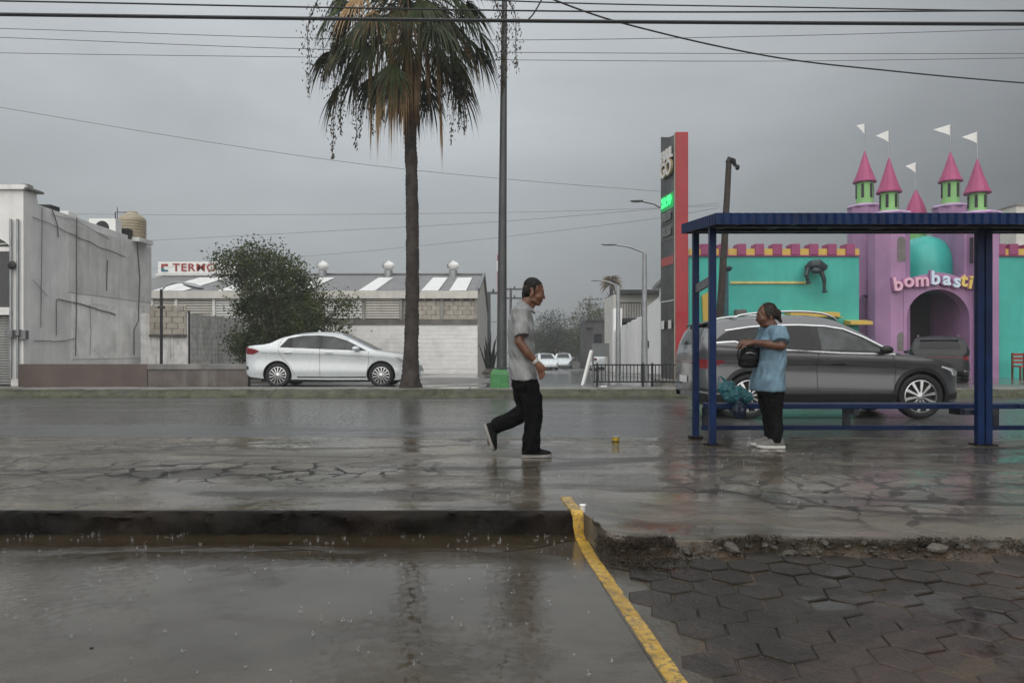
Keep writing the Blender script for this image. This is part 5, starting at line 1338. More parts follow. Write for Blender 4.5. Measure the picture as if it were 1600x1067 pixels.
def build_car(name, label, S, paint, group=None):
    t = thing(name, label, 'car', (0,0,0), group)
    tp = S['top']; hw = S['hw']; L0, L1 = tp[0][0], tp[-1][0]; belt = S['belt']
    def ztop(x): return sinterp(tp, x)
    def zbot(x): return interp(S['bot'], x)
    def plan(x):
        f = S['round_f']; r = S['round_r']
        if x > L1-f: u = (x-(L1-f))/f; return hw*(1-.30*u**2.6-.10*u**10)
        if x < L0+r: u = ((L0+r)-x)/r; return hw*(1-.20*u**2.6-.10*u**10)
        return hw
    def w(x, z):
        b = interp(belt, x); p = plan(x)
        s = 1-.055*sstep(.45, .18, z)
        y = p*s+.014*math.exp(-((z-b+.10)/.07)**2)-.020*math.exp(-((z-(b-.33))/.16)**2)*S.get('scallop', 1)
        if z > b: y -= (z-b)*S['tumble']*(1+.25*(z-b))+.012*sstep(0,.05,z-b)
        return max(.05, y)
    def zedge(x): return ztop(x)-S['crown']*(1.0 if ztop(x) > interp(belt, x)+.15 else .8)
    def ztopxy(x, y):
        ze = zedge(x); ww = w(x, ze); u = min(1, abs(y)/ww); return ze+(ztop(x)-ze)*(1-u**2.4)
    # body shell
    n = 96; xs = []
    for i in range(n+1): 
        u = i/n; xs.append(lerp(L0, L1, .5-.5*math.cos(pi*u)*(.35)+(u-.5)*(1-.35) if True else u))
    xs = [lerp(L0, L1, (x-xs[0])/(xs[-1]-xs[0])) for x in xs]
    NS = 22; NT_ = 9; rings = []
    for x in xs:
        zb, ze = zbot(x), zedge(x); ring = []
        for i in range(NS+1):
            z = lerp(zb, ze, i/NS); ring.append((x, -w(x, z), z))
        for i in range(1, NT_+1):
            y = -w(x, ze)*math.cos(pi/2*i/NT_) if i < NT_ else 0.0; ring.append((x, y, ztopxy(x, y)))
        full = ring+[(q[0], -q[1], q[2]) for q in reversed(ring[:-1])]
        rings.append(full)
    K = len(rings[0]); m = MB(); vs = [p for r in rings for p in r]
    fs = [(i*K+k, i*K+(k+1)%K, (i+1)*K+(k+1)%K, (i+1)*K+k) for i in range(len(xs)-1) for k in range(K)]
    fs += [tuple(range(K-1,-1,-1)), tuple((len(xs)-1)*K+k for k in range(K))]
    m.add(vs, fs); body = m.build('body', [paint, M_trim], t, smooth=True, ang=40)
    cut = MB(); wr = S['wr']
    for xw in S['wx']:
        for sgn in (-1, 1): cut.lathe([(S['arch'],-.30),(S['arch'],.30)], (xw, sgn*hw*.95, wr+.012), 40, 'y')
    co = cut.build('cut', M_trim); co.data.materials.clear(); co.data.materials.append(paint); co.data.materials.append(M_trim)
    for p in co.data.polygons: p.material_index = 1
    bo = body.modifiers.new('b', 'BOOLEAN'); bo.object = co; bo.operation = 'DIFFERENCE'; bo.solver = 'EXACT'
    bpy.context.view_layer.update(); dg = bpy.context.evaluated_depsgraph_get(); me = bpy.data.meshes.new_from_object(body.evaluated_get(dg))
    body.modifiers.clear(); body.data = me; bpy.data.objects.remove(co)
    me.polygons.foreach_set('use_smooth', [True]*len(me.polygons)); me.set_sharp_from_angle(angle=R(38))
    # patches laid on the body
    def patch(poly, off, mat, name, par=None, mode='side', sides=(-1,), th=0):
        for sgn in sides:
            bm = bmesh.new()
            f = bm.faces.new([bm.verts.new((a, b, 0)) for a, b in poly])
            a0, a1 = min(p[0] for p in poly), max(p[0] for p in poly); b0, b1 = min(p[1] for p in poly), max(p[1] for p in poly)
            for st, ax, lo, hi in ((.07,0,a0,a1),(.05,1,b0,b1)):
                q = lo+st
                while q < hi-.004:
                    pl = (q,0,0) if ax == 0 else (0,q,0); bmesh.ops.bisect_plane(bm, geom=bm.verts[:]+bm.edges[:]+bm.faces[:], plane_co=pl, plane_no=(1,0,0) if ax == 0 else (0,1,0)); q += st
            bmesh.ops.triangulate(bm, faces=[f for f in bm.faces if len(f.verts) > 4])
            bm.verts.index_update(); vv = []
            for v in bm.verts:
                a, b = v.co.x, v.co.y
                if mode == 'side': vv.append((a, sgn*(w(a, b)+off), b))
                elif mode == 'top': vv.append((a, b, ztopxy(a, b)+off))
                elif mode == 'rear': vv.append((None, a, b))
            if mode == 'rear':
                out = []
                for _, y, z in vv:      # find x on the tail surface where the body reaches this height / width
                    lo, hi = L0, L0+1.4
                    for _ in range(26):
                        mid = (lo+hi)/2
                        inside = zbot(mid) <= z <= ztopxy(mid, y)+.0 and abs(y) <= w(mid, min(z, zedge(mid)))
                        if inside: hi = mid
                        else: lo = mid
                    out.append((hi-off, y, z))
                vv = out
            mm = MB(); mm.add(vv, [tuple(v.index for v in f.verts) for f in bm.faces]); bm.free()
            o = mm.build(name, mat, par or t, smooth=True, ang=60)
            if th: sm = o.modifiers.new('s', 'SOLIDIFY'); sm.thickness = th; sm.offset = -1 if sgn*1 > 0 else -1
    def strip(pts, wd, off, mat, name, sides=(-1,)):
        up = []; dn = []
        for i, p in enumerate(pts):
            a = Vector(pts[max(0,i-1)]); b = Vector(pts[min(len(pts)-1,i+1)]); d = (b-a).normalized(); nn = Vector((-d.y, d.x))*wd/2
            up.append((p[0]+nn.x, p[1]+nn.y)); dn.append((p[0]-nn.x, p[1]-nn.y))
        for sgn in sides:
            mm = MB(); vs = []; fs = []
            P_ = []
            for i in range(len(pts)-1):
                k = max(1, int((Vector(pts[i+1])-Vector(pts[i])).length/.06))
                for j in range(k): P_.append((Vector(up[i]).lerp(Vector(up[i+1]), j/k), Vector(dn[i]).lerp(Vector(dn[i+1]), j/k)))
            P_.append((Vector(up[-1]), Vector(dn[-1])))
            for u_, d_ in P_:
                vs += [(u_.x, sgn*(w(u_.x,u_.y)+off), u_.y), (d_.x, sgn*(w(d_.x,d_.y)+off), d_.y), (u_.x, sgn*(w(u_.x,u_.y)-.02), u_.y), (d_.x, sgn*(w(d_.x,d_.y)-.02), d_.y)]
            for i in range(len(P_)-1):
                a, b = 4*i, 4*i+4
                fs += [(a,b,b+1,a+1),(a,a+2,b+2,b),(a+1,b+1,b+3,a+3)]
            fs += [(0,1,3,2),(4*len(P_)-4,4*len(P_)-2,4*len(P_)-1,4*len(P_)-3)]
            mm.add(vs, fs); mm.build(name, mat, t, smooth=True, ang=50)
    S['detail'](t, patch, strip, w, ztop, zedge)
    # wheels
    for xw in S['wx']:
        for sgn in (-1, 1):
            yc = sgn*(hw-.115); wh = thing('wheel', None, None, (xw, yc, wr)); wh.parent = t; wh.location = (xw, yc, wr)
            m = MB(); hwid = .105; rr = S['rim']
            m.lathe([(rr,-hwid*.9),(rr+.03,-hwid),(wr-.035,-hwid*1.0),(wr-.008,-hwid*.82),(wr,-hwid*.5),(wr,hwid*.5),(wr-.008,hwid*.82),(wr-.035,hwid),(rr+.03,hwid),(rr,hwid*.9),(rr-.012,hwid*.5),(rr-.012,-hwid*.5),(rr,-hwid*.9)], (xw, yc, wr), 40, 'y'); del m.f[-2:]; del m.m[-2:]; m.build('tyre', M_tyre, wh, smooth=True, ang=40)
            m = MB(); f = sgn; ro = yc+f*hwid*.80
            m.lathe([(rr*.99,-.03*f),(rr*1.0,.0),(rr*.93,.004*f),(rr*.90,-.03*f)] if f > 0 else [(rr*.90,.03),(rr*.93,-.004),(rr*1.0,0),(rr*.99,.03)], (xw, ro, wr), 40, 'y'); del m.f[-2:]; del m.m[-2:]
            ns = S['spokes']; sw = S['spoke_w']
            for k in range(ns):
                a = 2*pi*k/ns+.2
                ca, sa = math.cos(a), math.sin(a)
                def q(r, s, d): return (xw+r*ca-s*sa, ro+f*d, wr+r*sa+s*ca)
                m.add([q(rr*.16,-sw*.5,.0),q(rr*.16,sw*.5,.0),q(rr*.93,sw*1.0,-.012),q(rr*.93,-sw*1.0,-.012),q(rr*.16,-sw*.5,-.05),q(rr*.16,sw*.5,-.05),q(rr*.93,sw*1.0,-.05),q(rr*.93,-sw*1.0,-.05)],
                      [(0,1,2,3),(7,6,5,4),(0,4,5,1),(1,5,6,2),(2,6,7,3),(3,7,4,0)])
            m.lathe([(rr*.24,-.05),(rr*.24,.0),(rr*.17,.012),(.01,.014)] if f > 0 else [(.01,-.014),(rr*.17,-.012),(rr*.24,0),(rr*.24,.05)], (xw, ro, wr), 20, 'y'); m.build('rim', S['rim_mat'], wh, smooth=True, ang=35)
            m = MB(); m.lathe([(rr*.97,-.01),(rr*.97,.01)], (xw, yc+f*hwid*.25, wr), 32, 'y'); m.build('spoke_gap_shade', M_black, wh, smooth=True)  # black backing disc, paints the shade seen between the spokes
    m = MB(); zz = S['bot'][len(S['bot'])//2][1]; m.box(L0+.4, L1-.4, -hw*.72, hw*.72, zz-.06, zz+.02); m.build('underbody', M_black, t)
    return t

def suv_detail(t, patch, strip, w, ztop, zedge):
    B = (-1, 1)
    dlo = [(-1.90,1.215),(-1.52,1.235),(-1.42,1.205),(-1.30,1.125),(-.78,1.105),(.13,1.055),(.95,1.035),(.84,1.095),(.50,1.285),(.22,1.405),(-.05,1.452),(-.45,1.470),(-.85,1.465),(-1.25,1.440),(-1.62,1.385)]
    patch(dlo, .003, M_trim, 'window_surround', sides=B)
    patch([(-1.80,1.225),(-1.52,1.25),(-1.42,1.22),(-1.33,1.15),(-1.30,1.42),(-1.60,1.375)], .007, M_cglass, 'side_window', sides=B)
    patch([(-1.24,1.135),(-.28,1.092),(-.30,1.452),(-.85,1.452),(-1.22,1.43)], .007, M_cglass, 'side_window', sides=B)
    patch([(-.16,1.085),(.80,1.062),(.48,1.270),(.20,1.39),(-.05,1.437),(-.18,1.447)], .007, M_cglass2, 'side_window', sides=B)
    strip([(-1.92,1.195),(-1.53,1.220),(-1.43,1.190),(-1.31,1.108),(-.78,1.088),(.13,1.040),(.98,1.020)], .022, .010, M_chrome, 'chrome_strip', B)
    strip([(-1.66,1.395),(-1.25,1.455),(-.85,1.482),(-.45,1.486),(-.05,1.468),(.24,1.42),(.52,1.30),(.90,1.09)], .020, .010, M_chrome, 'chrome_strip', B)
    patch([(.02,-.52),(.02,.52),(.98,.62),(.98,-.62)], .004, M_cglass, 'windscreen', mode='top')
    patch([(-.55,1.50),(.55,1.50),(.64,1.18),(-.64,1.18)], .004, M_cglass, 'rear_window', mode='rear')
    # roof rails
    for s in B:
        m = MB(); N = 22; pts = []
        for i in range(N+1):
            x = lerp(-1.45, .20, i/N); u = i/N; pts.append((x, s*.625, ztop(x)-.018+.055*math.sin(pi*u)**.35))
        m.tube(pts, .019, 8); m.build('roof_rail', M_chrome, t, smooth=True)
    m = MB(); m.prism_x([(-.60,0),(.60,0),(.60,.03),(-.60,.03)], 0, .2); m.v = [(-2.05+p[0]+.05*abs(p[1]), p[1], 1.492+p[2]+(.03 if p[0] > .1 else 0)) for p in m.v]; m.build('spoiler', M_trim, t, bevel=.01)
    # cladding
    patch([(-.92,.245),(.99,.245),(1.01,.40),(.9,.43),(-.85,.43),(-.93,.40)], .012, M_trim, 'sill_cladding', sides=B, th=.02)
    strip([(-.90,.335),(-.6,.345),(.3,.345),(.99,.335)], .036, .022, M_chrome, 'sill_strip', B)
    for xw in (-1.30, 1.40):
        for s in B:
            m = MB(); N = 30; vs = []
            for i in range(N+1):
                a = lerp(-.42, pi+.42, i/N)
                for r, o in ((.385,-.03),(.388,.016),(.445,.014),(.450,-.01)):
                    x = xw+r*math.cos(a); z = .367+r*math.sin(a); z = max(z, .24); vs.append((x, s*(w(x, max(z,.25))+o), z))
            m.add(vs, [(4*i+k, 4*i+4+k, 4*i+5+k, 4*i+1+k) for i in range(N) for k in range(3)]); m.build('arch_cladding', M_trim, t, smooth=True, ang=50)
    patch([(-2.20,.30),(-1.76,.26),(-1.74,.44),(-2.21,.50)], .010, M_trim, 'bumper_cladding', sides=B)
    strip([(-2.20,.43),(-2.0,.405),(-1.78,.40)], .03, .016, M_chrome, 'bumper_strip', B)
    patch([(1.86,.26),(2.16,.29),(2.18,.42),(1.88,.36)], .010, M_trim, 'bumper_cladding', sides=B)
    strip([(1.90,.285),(2.05,.285),(2.17,.30)], .026, .016, M_chrome, 'bumper_strip', B)
    strip([(2.165,.30),(2.17,.38)], .02, .014, M_chrome, 'bumper_strip', B)
    # lights
    patch([(-2.215,.80),(-1.98,.79),(-1.66,.90),(-1.80,.925),(-2.215,.94)], .006, M_tail, 'tail_light', sides=B)
    patch([(-.80,.915),(.80,.915),(.80,.875),(-.80,.875)], .006, pm('tail_bar', (.09,.008,.012), .2, .2, 12, coat=.4), 'tail_light_bar', mode='rear')
    patch([(-.26,.66),(.26,.66),(.26,.55),(-.26,.55)], .012, M_whitep, 'licence_plate', mode='rear')
    patch([(1.70,.83),(1.98,.79),(2.12,.735),(2.13,.69),(2.02,.665),(1.90,.74)], .006, M_head, 'headlight', sides=B)
    strip([(1.72,.822),(1.92,.765),(1.97,.725),(1.965,.69)], .026, .012, pm('drl_white', (.85,.86,.88), .2, .02), 'headlight_strip', B)
    # seams and handles
    for pts in ([(-.22,1.06),(-.24,.80),(-.23,.44)], [(.93,1.02),(1.0,.80),(.97,.44)], [(-1.18,1.10),(-1.10,.9),(-.88,.62),(-.86,.44)], [(1.03,1.0),(1.5,.955),(1.72,.90)]):
        strip(pts, .011, .0015, M_trim, 'door_seam', B)
    strip([(-1.75,.885),(-.9,.86),(.2,.845),(1.2,.80)], .010, .004, M_trim, 'crease_shade', B)  # dark strip painting the shade line of the body crease
    for xh in (-.02, -1.06):
        for s in B:
            m = MB(); z = .865; N = 8
            pts = [(xh+.22*i/N, s*(w(xh+.22*i/N, z)+.012+.022*math.sin(pi*i/N)), z+.006*math.sin(pi*i/N)) for i in range(N+1)]
            m.tube(pts, [.012]+[.017]*7+[.012], 8); m.build('door_handle', M_trim, t, smooth=True)
    for s in B:
        m = MB(); m.ell((.80, s*1.02, 1.085), (.10,.085,.068)); m.bar((.80, s*.90, 1.05), (.80, s*.99, 1.07), .05, .04); m.build('mirror', M_trim, t, smooth=True)
SUV = dict(top=[(-2.25,.60),(-2.235,.93),(-2.17,1.09),(-2.03,1.40),(-1.92,1.52),(-1.70,1.585),(-1.3,1.635),(-.6,1.665),(-.1,1.655),(.12,1.605),(.40,1.47),(.75,1.255),(1.02,1.085),(1.25,1.045),(1.7,.965),(2.0,.865),(2.15,.765),(2.23,.62),(2.25,.48)],
           bot=[(-2.25,.42),(-2.1,.30),(-1.6,.24),(0,.22),(1.7,.22),(2.1,.24),(2.25,.34)], hw=.925, belt=[(-2.25,1.18),(-1.5,1.16),(-1.2,1.10),(0,1.06),(1.0,1.03),(1.6,.99),(2.25,.86)],
           tumble=.40, crown=.055, round_f=.85, round_r=.55, wx=(-1.30, 1.40), wr=.355, arch=.39, rim=.262, spokes=10, spoke_w=.024, rim_mat=M_alloy, detail=suv_detail)
M_suv = car_paint('suv_grey', (.092,.094,.102), .65, .32)
suv = build_car('parked_suv', 'dark grey sport utility car on the avenue behind the bus shelter', SUV, M_suv, None)
suv['label'] = 'dark grey sport utility car driving on the avenue behind the bus shelter'
suv.name = 'grey_suv'
def nip(t):        # shorten the overhangs beyond the wheel arches
    seen = set()
    for ch in [o for o in bpy.data.objects if o.parent is t and o.type == 'MESH']:
        if ch.data.name in seen: continue
        seen.add(ch.data.name)
        for v in ch.data.vertices:
            x = v.co.x+ch.location.x
            if x < -1.72: x = -1.72+(x+1.72)*.76
            elif x > 1.82: x = 1.82+(x-1.82)*.80
            v.co.x = x-ch.location.x
nip(suv)
suv.location = (5.03, 12.52, ROADZ+.012)

def sedan_detail(t, patch, strip, w, ztop, zedge):
    B = (-1, 1)
    dlo = [(-1.30,1.035),(-.3,1.00),(.94,.945),(.66,1.09),(.40,1.215),(.06,1.315),(-.30,1.345),(-.73,1.335),(-1.10,1.265)]
    patch(dlo, .003, M_trim, 'window_surround', sides=B)
    patch([(-1.22,1.045),(-.98,1.037),(-.98,1.285),(-1.08,1.258)], .007, M_cglass, 'side_window', sides=B)
    patch([(-.96,1.037),(-.33,1.015),(-.33,1.333),(-.73,1.322),(-.96,1.288)], .007, M_cglass2, 'side_window', sides=B)
    patch([(-.20,1.008),(.80,.968),(.63,1.08),(.38,1.200),(.05,1.302),(-.20,1.333)], .007, M_cglass2, 'side_window', sides=B)
    patch([(.24,-.50),(.24,.50),(1.16,.62),(1.16,-.62)], .004, M_cglass, 'windscreen', mode='top')
    patch([(-1.62,-.58),(-1.62,.58),(-1.02,.46),(-1.02,-.46)], .004, M_cglass, 'rear_window', mode='top')
    patch([(-2.20,.86),(-1.98,.85),(-1.80,.925),(-1.90,.98),(-2.20,1.035)], .006, M_tail, 'tail_light', sides=B)
    patch([(1.62,.80),(1.95,.72),(2.10,.66),(2.08,.62),(1.90,.63),(1.74,.70)], .006, M_head, 'headlight', sides=B)
    patch([(-2.21,.47),(-2.12,.45),(-2.12,.54),(-2.21,.56)], .006, M_trim, 'rear_reflector', sides=B)
    patch([(-.25,.62),(.25,.62),(.25,.51),(-.25,.51)], .012, M_whitep, 'licence_plate', mode='rear')
    for pts in ([(-.26,1.0),(-.27,.7),(-.26,.28)], [(.98,.93),(.99,.66),(.92,.28)], [(-1.33,1.03),(-1.30,.85),(-1.02,.55),(-.90,.32)], [(-1.34,1.05),(-1.22,1.29),(-.9,1.365),(-.3,1.385),(.1,1.355),(.45,1.235)]):
        strip(pts, .010, .0015, pm('seam_grey', (.10,.105,.11), .5, .1), 'door_seam', B)
    strip([(-1.75,.885),(-.8,.865),(.2,.835),(1.1,.79)], .014, .002, pm('crease_shade_grey', (.30,.32,.33), .4, .1), 'crease_shade', B)  # grey strip drawn as the shade along the side crease
    strip([(-.85,.27),(0,.265),(.92,.27)], .03, .004, M_trim, 'sill', B)
    for xw in (-1.35, 1.30):
        for s in B:
            m = MB(); N = 30; vs = []
            for i in range(N+1):
                a = lerp(-.30, pi+.30, i/N)
                for r, o in ((.345,-.03),(.348,.006),(.365,.006),(.370,-.005)):
                    x = xw+r*math.cos(a); z = .327+r*math.sin(a); vs.append((x, s*(w(x, max(z,.22))+o), max(z,.2)))
            m.add(vs, [(4*i+k, 4*i+4+k, 4*i+5+k, 4*i+1+k) for i in range(N) for k in range(3)]); m.build('arch_lip', M_trim, t, smooth=True, ang=50)
    for xh in (-.13, -1.18):
        for s in B:
            m = MB(); z = .90; N = 8; pts = [(xh+.2*i/N, s*(w(xh+.2*i/N, z)+.010+.02*math.sin(pi*i/N)), z) for i in range(N+1)]
            m.tube(pts, [.010]+[.016]*7+[.010], 8); m.build('door_handle', WPAINT, t, smooth=True)
    for s in B:
        m = MB(); m.ell((.68, s*.97, 1.00), (.10,.085,.062)); m.bar((.72, s*.85, .97), (.70, s*.93, .985), .045, .035); m.build('mirror', WPAINT, t, smooth=True)
        m = MB(); m.prism([(0,0),(.10,0),(.02,.055)], -.008, .008); m.v = [(-.52+p[0]-.0, p[1], ztop(-.5)-.004+p[2]) for p in m.v]
    m.build('antenna_fin', WPAINT, t)
WPAINT = car_paint('white_pearl', (.62,.66,.675), .12, .28)
SED = dict(top=[(-2.24,.62),(-2.225,.93),(-2.14,1.085),(-1.95,1.118),(-1.63,1.158),(-1.28,1.315),(-.95,1.405),(-.45,1.448),(-.05,1.438),(.25,1.385),(.65,1.215),(1.02,1.03),(1.22,.968),(1.50,.93),(1.78,.865),(2.02,.76),(2.18,.62),(2.24,.45)],
           bot=[(-2.24,.40),(-2.1,.28),(-1.6,.22),(0,.20),(1.7,.20),(2.1,.21),(2.24,.28)], hw=.86, belt=[(-2.24,1.06),(-1.3,1.02),(0,.985),(.95,.94),(1.5,.90),(2.24,.72)],
           tumble=.42, crown=.05, round_f=.80, round_r=.60, wx=(-1.35, 1.30), wr=.315, arch=.35, rim=.225, spokes=14, spoke_w=.014, rim_mat=M_alloy, detail=sedan_detail)
sed = build_car('white_sedan', 'white four-door sedan parked between the palm and the low brown wall', SED, WPAINT)
Dn = 18.9; sed.location = (px(433, Dn)+1.35, Dn+.86, .105)
s3 = copy_tree(sed); s3['label'] = 'distant white car beside the walking man down the side street'; s3.location = (px(852, 66), 66, -.615); s3.rotation_euler = (0, 0, R(-82))
s4 = copy_tree(sed); s4['label'] = 'distant white car right of another, far down the side street'; s4.location = (px(880, 72), 72, -.615); s4.rotation_euler = (0, 0, R(-95))
s5 = copy_tree(sed); s5['label'] = 'white car seen from behind through the black railing'; s5.location = (px(941, 58), 58, zt(58)+.008); s5.rotation_euler = (0, 0, R(90))
s6 = copy_tree(suv); s6.name = 'dark_suv'; s6['label'] = 'dark car parked tail-out before the purple castle gate'; s6.location = (px(1464, 23.2), 23.2, .105); s6.rotation_euler = (0, 0, R(62)); s6.scale = (.84,.84,.84)
M_suv2 = car_paint('suv_black', (.012,.013,.014), .2, .5); M_suv2.node_tree.nodes['Principled BSDF'].inputs['Coat Weight'].default_value = .2
for ch in bpy.data.objects:
    if ch.parent is s6 and ch.name.startswith('body'):
        ch.data = ch.data.copy(); ch.data.materials[0] = M_suv2
# ------------------------------------------------------------------ people
def prim_mesh(prims):
    m = MB()
    for p in prims:
        k = p[0]
        if k == 'ell': m.ell(p[1], p[2], 20, 14, p[3] if len(p) > 3 else None)
        elif k == 'cap':
            a, b = Vector(p[1]), Vector(p[2]); r0, r1 = p[3], p[4]; d = (b-a).normalized(); pts = []; rs = []
            for i in range(5): ph = pi/2*(1-i/4); pts.append(a-d*r0*math.sin(ph)); rs.append(max(.0006, r0*math.cos(ph)))
            for i in range(1, 6): ph = pi/2*i/5; 
            for i in range(5): ph = pi/2*i/4; pts.append(b+d*r1*math.sin(ph)); rs.append(max(.0006, r1*math.cos(ph)))
            m.tube(pts, rs, 14)
        elif k == 'cone': m.tube([p[1], p[2]], [p[3], p[4]], 18)
        elif k == 'path': m.tube(p[1], p[2], 16)
        elif k == 'loft':
            n = 24; vs = []
            for c, rx, ry in p[1]:
                for q in range(n):
                    a = 2*pi*q/n; ca, sa = math.cos(a), math.sin(a); e = .82
                    vs.append((c[0]+rx*math.copysign(abs(ca)**e, ca), c[1]+ry*math.copysign(abs(sa)**e, sa), c[2]))
            L = len(p[1]); m.add(vs, [(i*n+q, i*n+(q+1)%n, (i+1)*n+(q+1)%n, (i+1)*n+q) for i in range(L-1) for q in range(n)]+[tuple(range(n-1,-1,-1)), tuple((L-1)*n+q for q in range(n))])
    return m
def blob(name, prims, mat, parent, vox=.007, it=5, disp=None):
    m = prim_mesh(prims); o = m.build(name, mat, parent)
    r = o.modifiers.new('r', 'REMESH'); r.mode = 'VOXEL'; r.voxel_size = vox
    s = o.modifiers.new('s', 'SMOOTH'); s.iterations = it; s.factor = .5
    bpy.context.view_layer.update(); dg = bpy.context.evaluated_depsgraph_get(); me = bpy.data.meshes.new_from_object(o.evaluated_get(dg))
    o.modifiers.clear(); o.data = me
    if disp:
        me.update(); base = W[o.name]; cos = [v.co.copy() for v in me.vertices]; nr = [v.normal.copy() for v in me.vertices]
        for v, c, nn in zip(me.vertices, cos, nr): v.co = c+nn*disp(c+base, nn)
    me.polygons.foreach_set('use_smooth', [True]*len(me.polygons))
    return o
M_skin = pm('skin_tan', (.150,.066,.039), .42, .2, 14, .15, 120, Subsurface_Weight=.08)
M_skin2 = pm('skin_brown', (.125,.056,.033), .42, .2, 14, .15, 120, Subsurface_Weight=.08)
M_hair = pm('wet_black_hair', (.006,.005,.0045), .5, .4, 30, .8, 110, Specular_IOR_Level=.25)
M_hair2 = pm('dark_brown_hair', (.030,.022,.017), .5, .5, 30, .8, 110, Specular_IOR_Level=.3)
def cloth(name, col, rough=.8, bs=260):
    t = NT(name); c = t.mix(t.ramp(t.noise(5, 4, .6), .3, .7), tuple(x*.72 for x in col), tuple(x*1.12 for x in col))
    wetm = t.ramp(t.noise(3.2, 4, .6), .48, .62)
    c = t.mix(t.math('MULTIPLY', wetm, .65), c, tuple(x*.55 for x in col))
    return t.done(c, t.ramp(wetm, 0, 1, rough, rough*.65), t.bump(t.noise(bs, 2, .6), .35, .004), Specular_IOR_Level=.08)
M_shirt = cloth('grey_shirt', (.31,.315,.315)); M_pants = cloth('black_trousers', (.0035,.0035,.004), .85); M_blouse = cloth('blue_blouse', (.165,.26,.33)); M_legg = cloth('charcoal_leggings', (.008,.008,.009), .8)
M_shoe = cloth('shoe_black', (.008,.008,.009), .7); M_sole = pm('shoe_sole', (.24,.23,.215), .6, .2, 20); M_shoe2 = cloth('shoe_grey', (.16,.15,.145), .7); M_sole2 = pm('shoe_sole_white', (.55,.54,.52), .6, .15, 20)

def shoe(parent, heel, fwd, up, L, wd, mat, sole):
    f = Vector(fwd).normalized(); u = Vector(up); u = (u-f*u.dot(f)).normalized(); s = u.cross(f)
    def q(a, b, c): return Vector(heel)+f*a*L+s*b*wd+u*c
    N = 16; m = MB(); vs = []
    def half(t_): return .40+.10*math.sin(pi*min(1,t_*1.25-.15)) if t_ < .85 else .49*math.sqrt(max(0,1-((t_-.72)/.29)**2))+.0
    def hh(t_): return interp([(0,.075),(.08,.095),(.28,.098),(.42,.085),(.6,.062),(.8,.048),(.93,.036),(1,.022)], t_)
    for i in range(N+1):
        t_ = i/N; w_ = max(.10, half(t_))*(1 if t_ > .03 else .7); h = hh(t_)
        for k in range(9):
            a = pi*k/8; vs.append(q(t_, w_*math.cos(a), .022+h*math.sin(a)**.7))
    m.add(vs, [(i*9+k, (i+1)*9+k, (i+1)*9+k+1, i*9+k+1) for i in range(N) for k in range(8)]+[tuple(range(9)), tuple(N*9+8-k for k in range(9))]+[(i*9+8, (i+1)*9+8, (i+1)*9, i*9) for i in range(N)])
    o = m.build('shoe', mat, parent, smooth=True, ang=60)
    m = MB(); vs = []
    for z in (0, .026):
        for i in range(N+1): vs.append(q(-.01+1.02*i/N, max(.12, half(i/N))*1.06, z+.010*max(0,i/N-.8)/.2))
        for i in range(N, -1, -1): vs.append(q(-.01+1.02*i/N, -max(.12, half(i/N))*1.06, z+.010*max(0,i/N-.8)/.2))
    n = 2*(N+1); m.add(vs, [tuple(range(n-1,-1,-1)), tuple(range(n,2*n))]+[(k, (k+1)%n, n+(k+1)%n, n+k) for k in range(n)])
    m.build('sole', sole, o)
    return o
def fingers(base, d, side, nrm, L, r, curl, spread=.018):
    """four bent fingers of unequal length from the knuckle line; returns prims"""
    out = []
    for k, (o, ln) in enumerate(((-1.5,.88),(-.5,1.0),(.5,.95),(1.5,.76))):
        p = Vector(base)+side*o*spread; dd = d.copy()
        for seg, fr_ in enumerate((.46,.31,.23)):
            dd = (dd+nrm*curl*(.35+.35*seg)+side*o*.02).normalized(); p2 = p+dd*L*ln*fr_; rr = r*(1-.12*seg); out.append(('cap', p, p2, rr, rr*.9)); p = p2
    return out

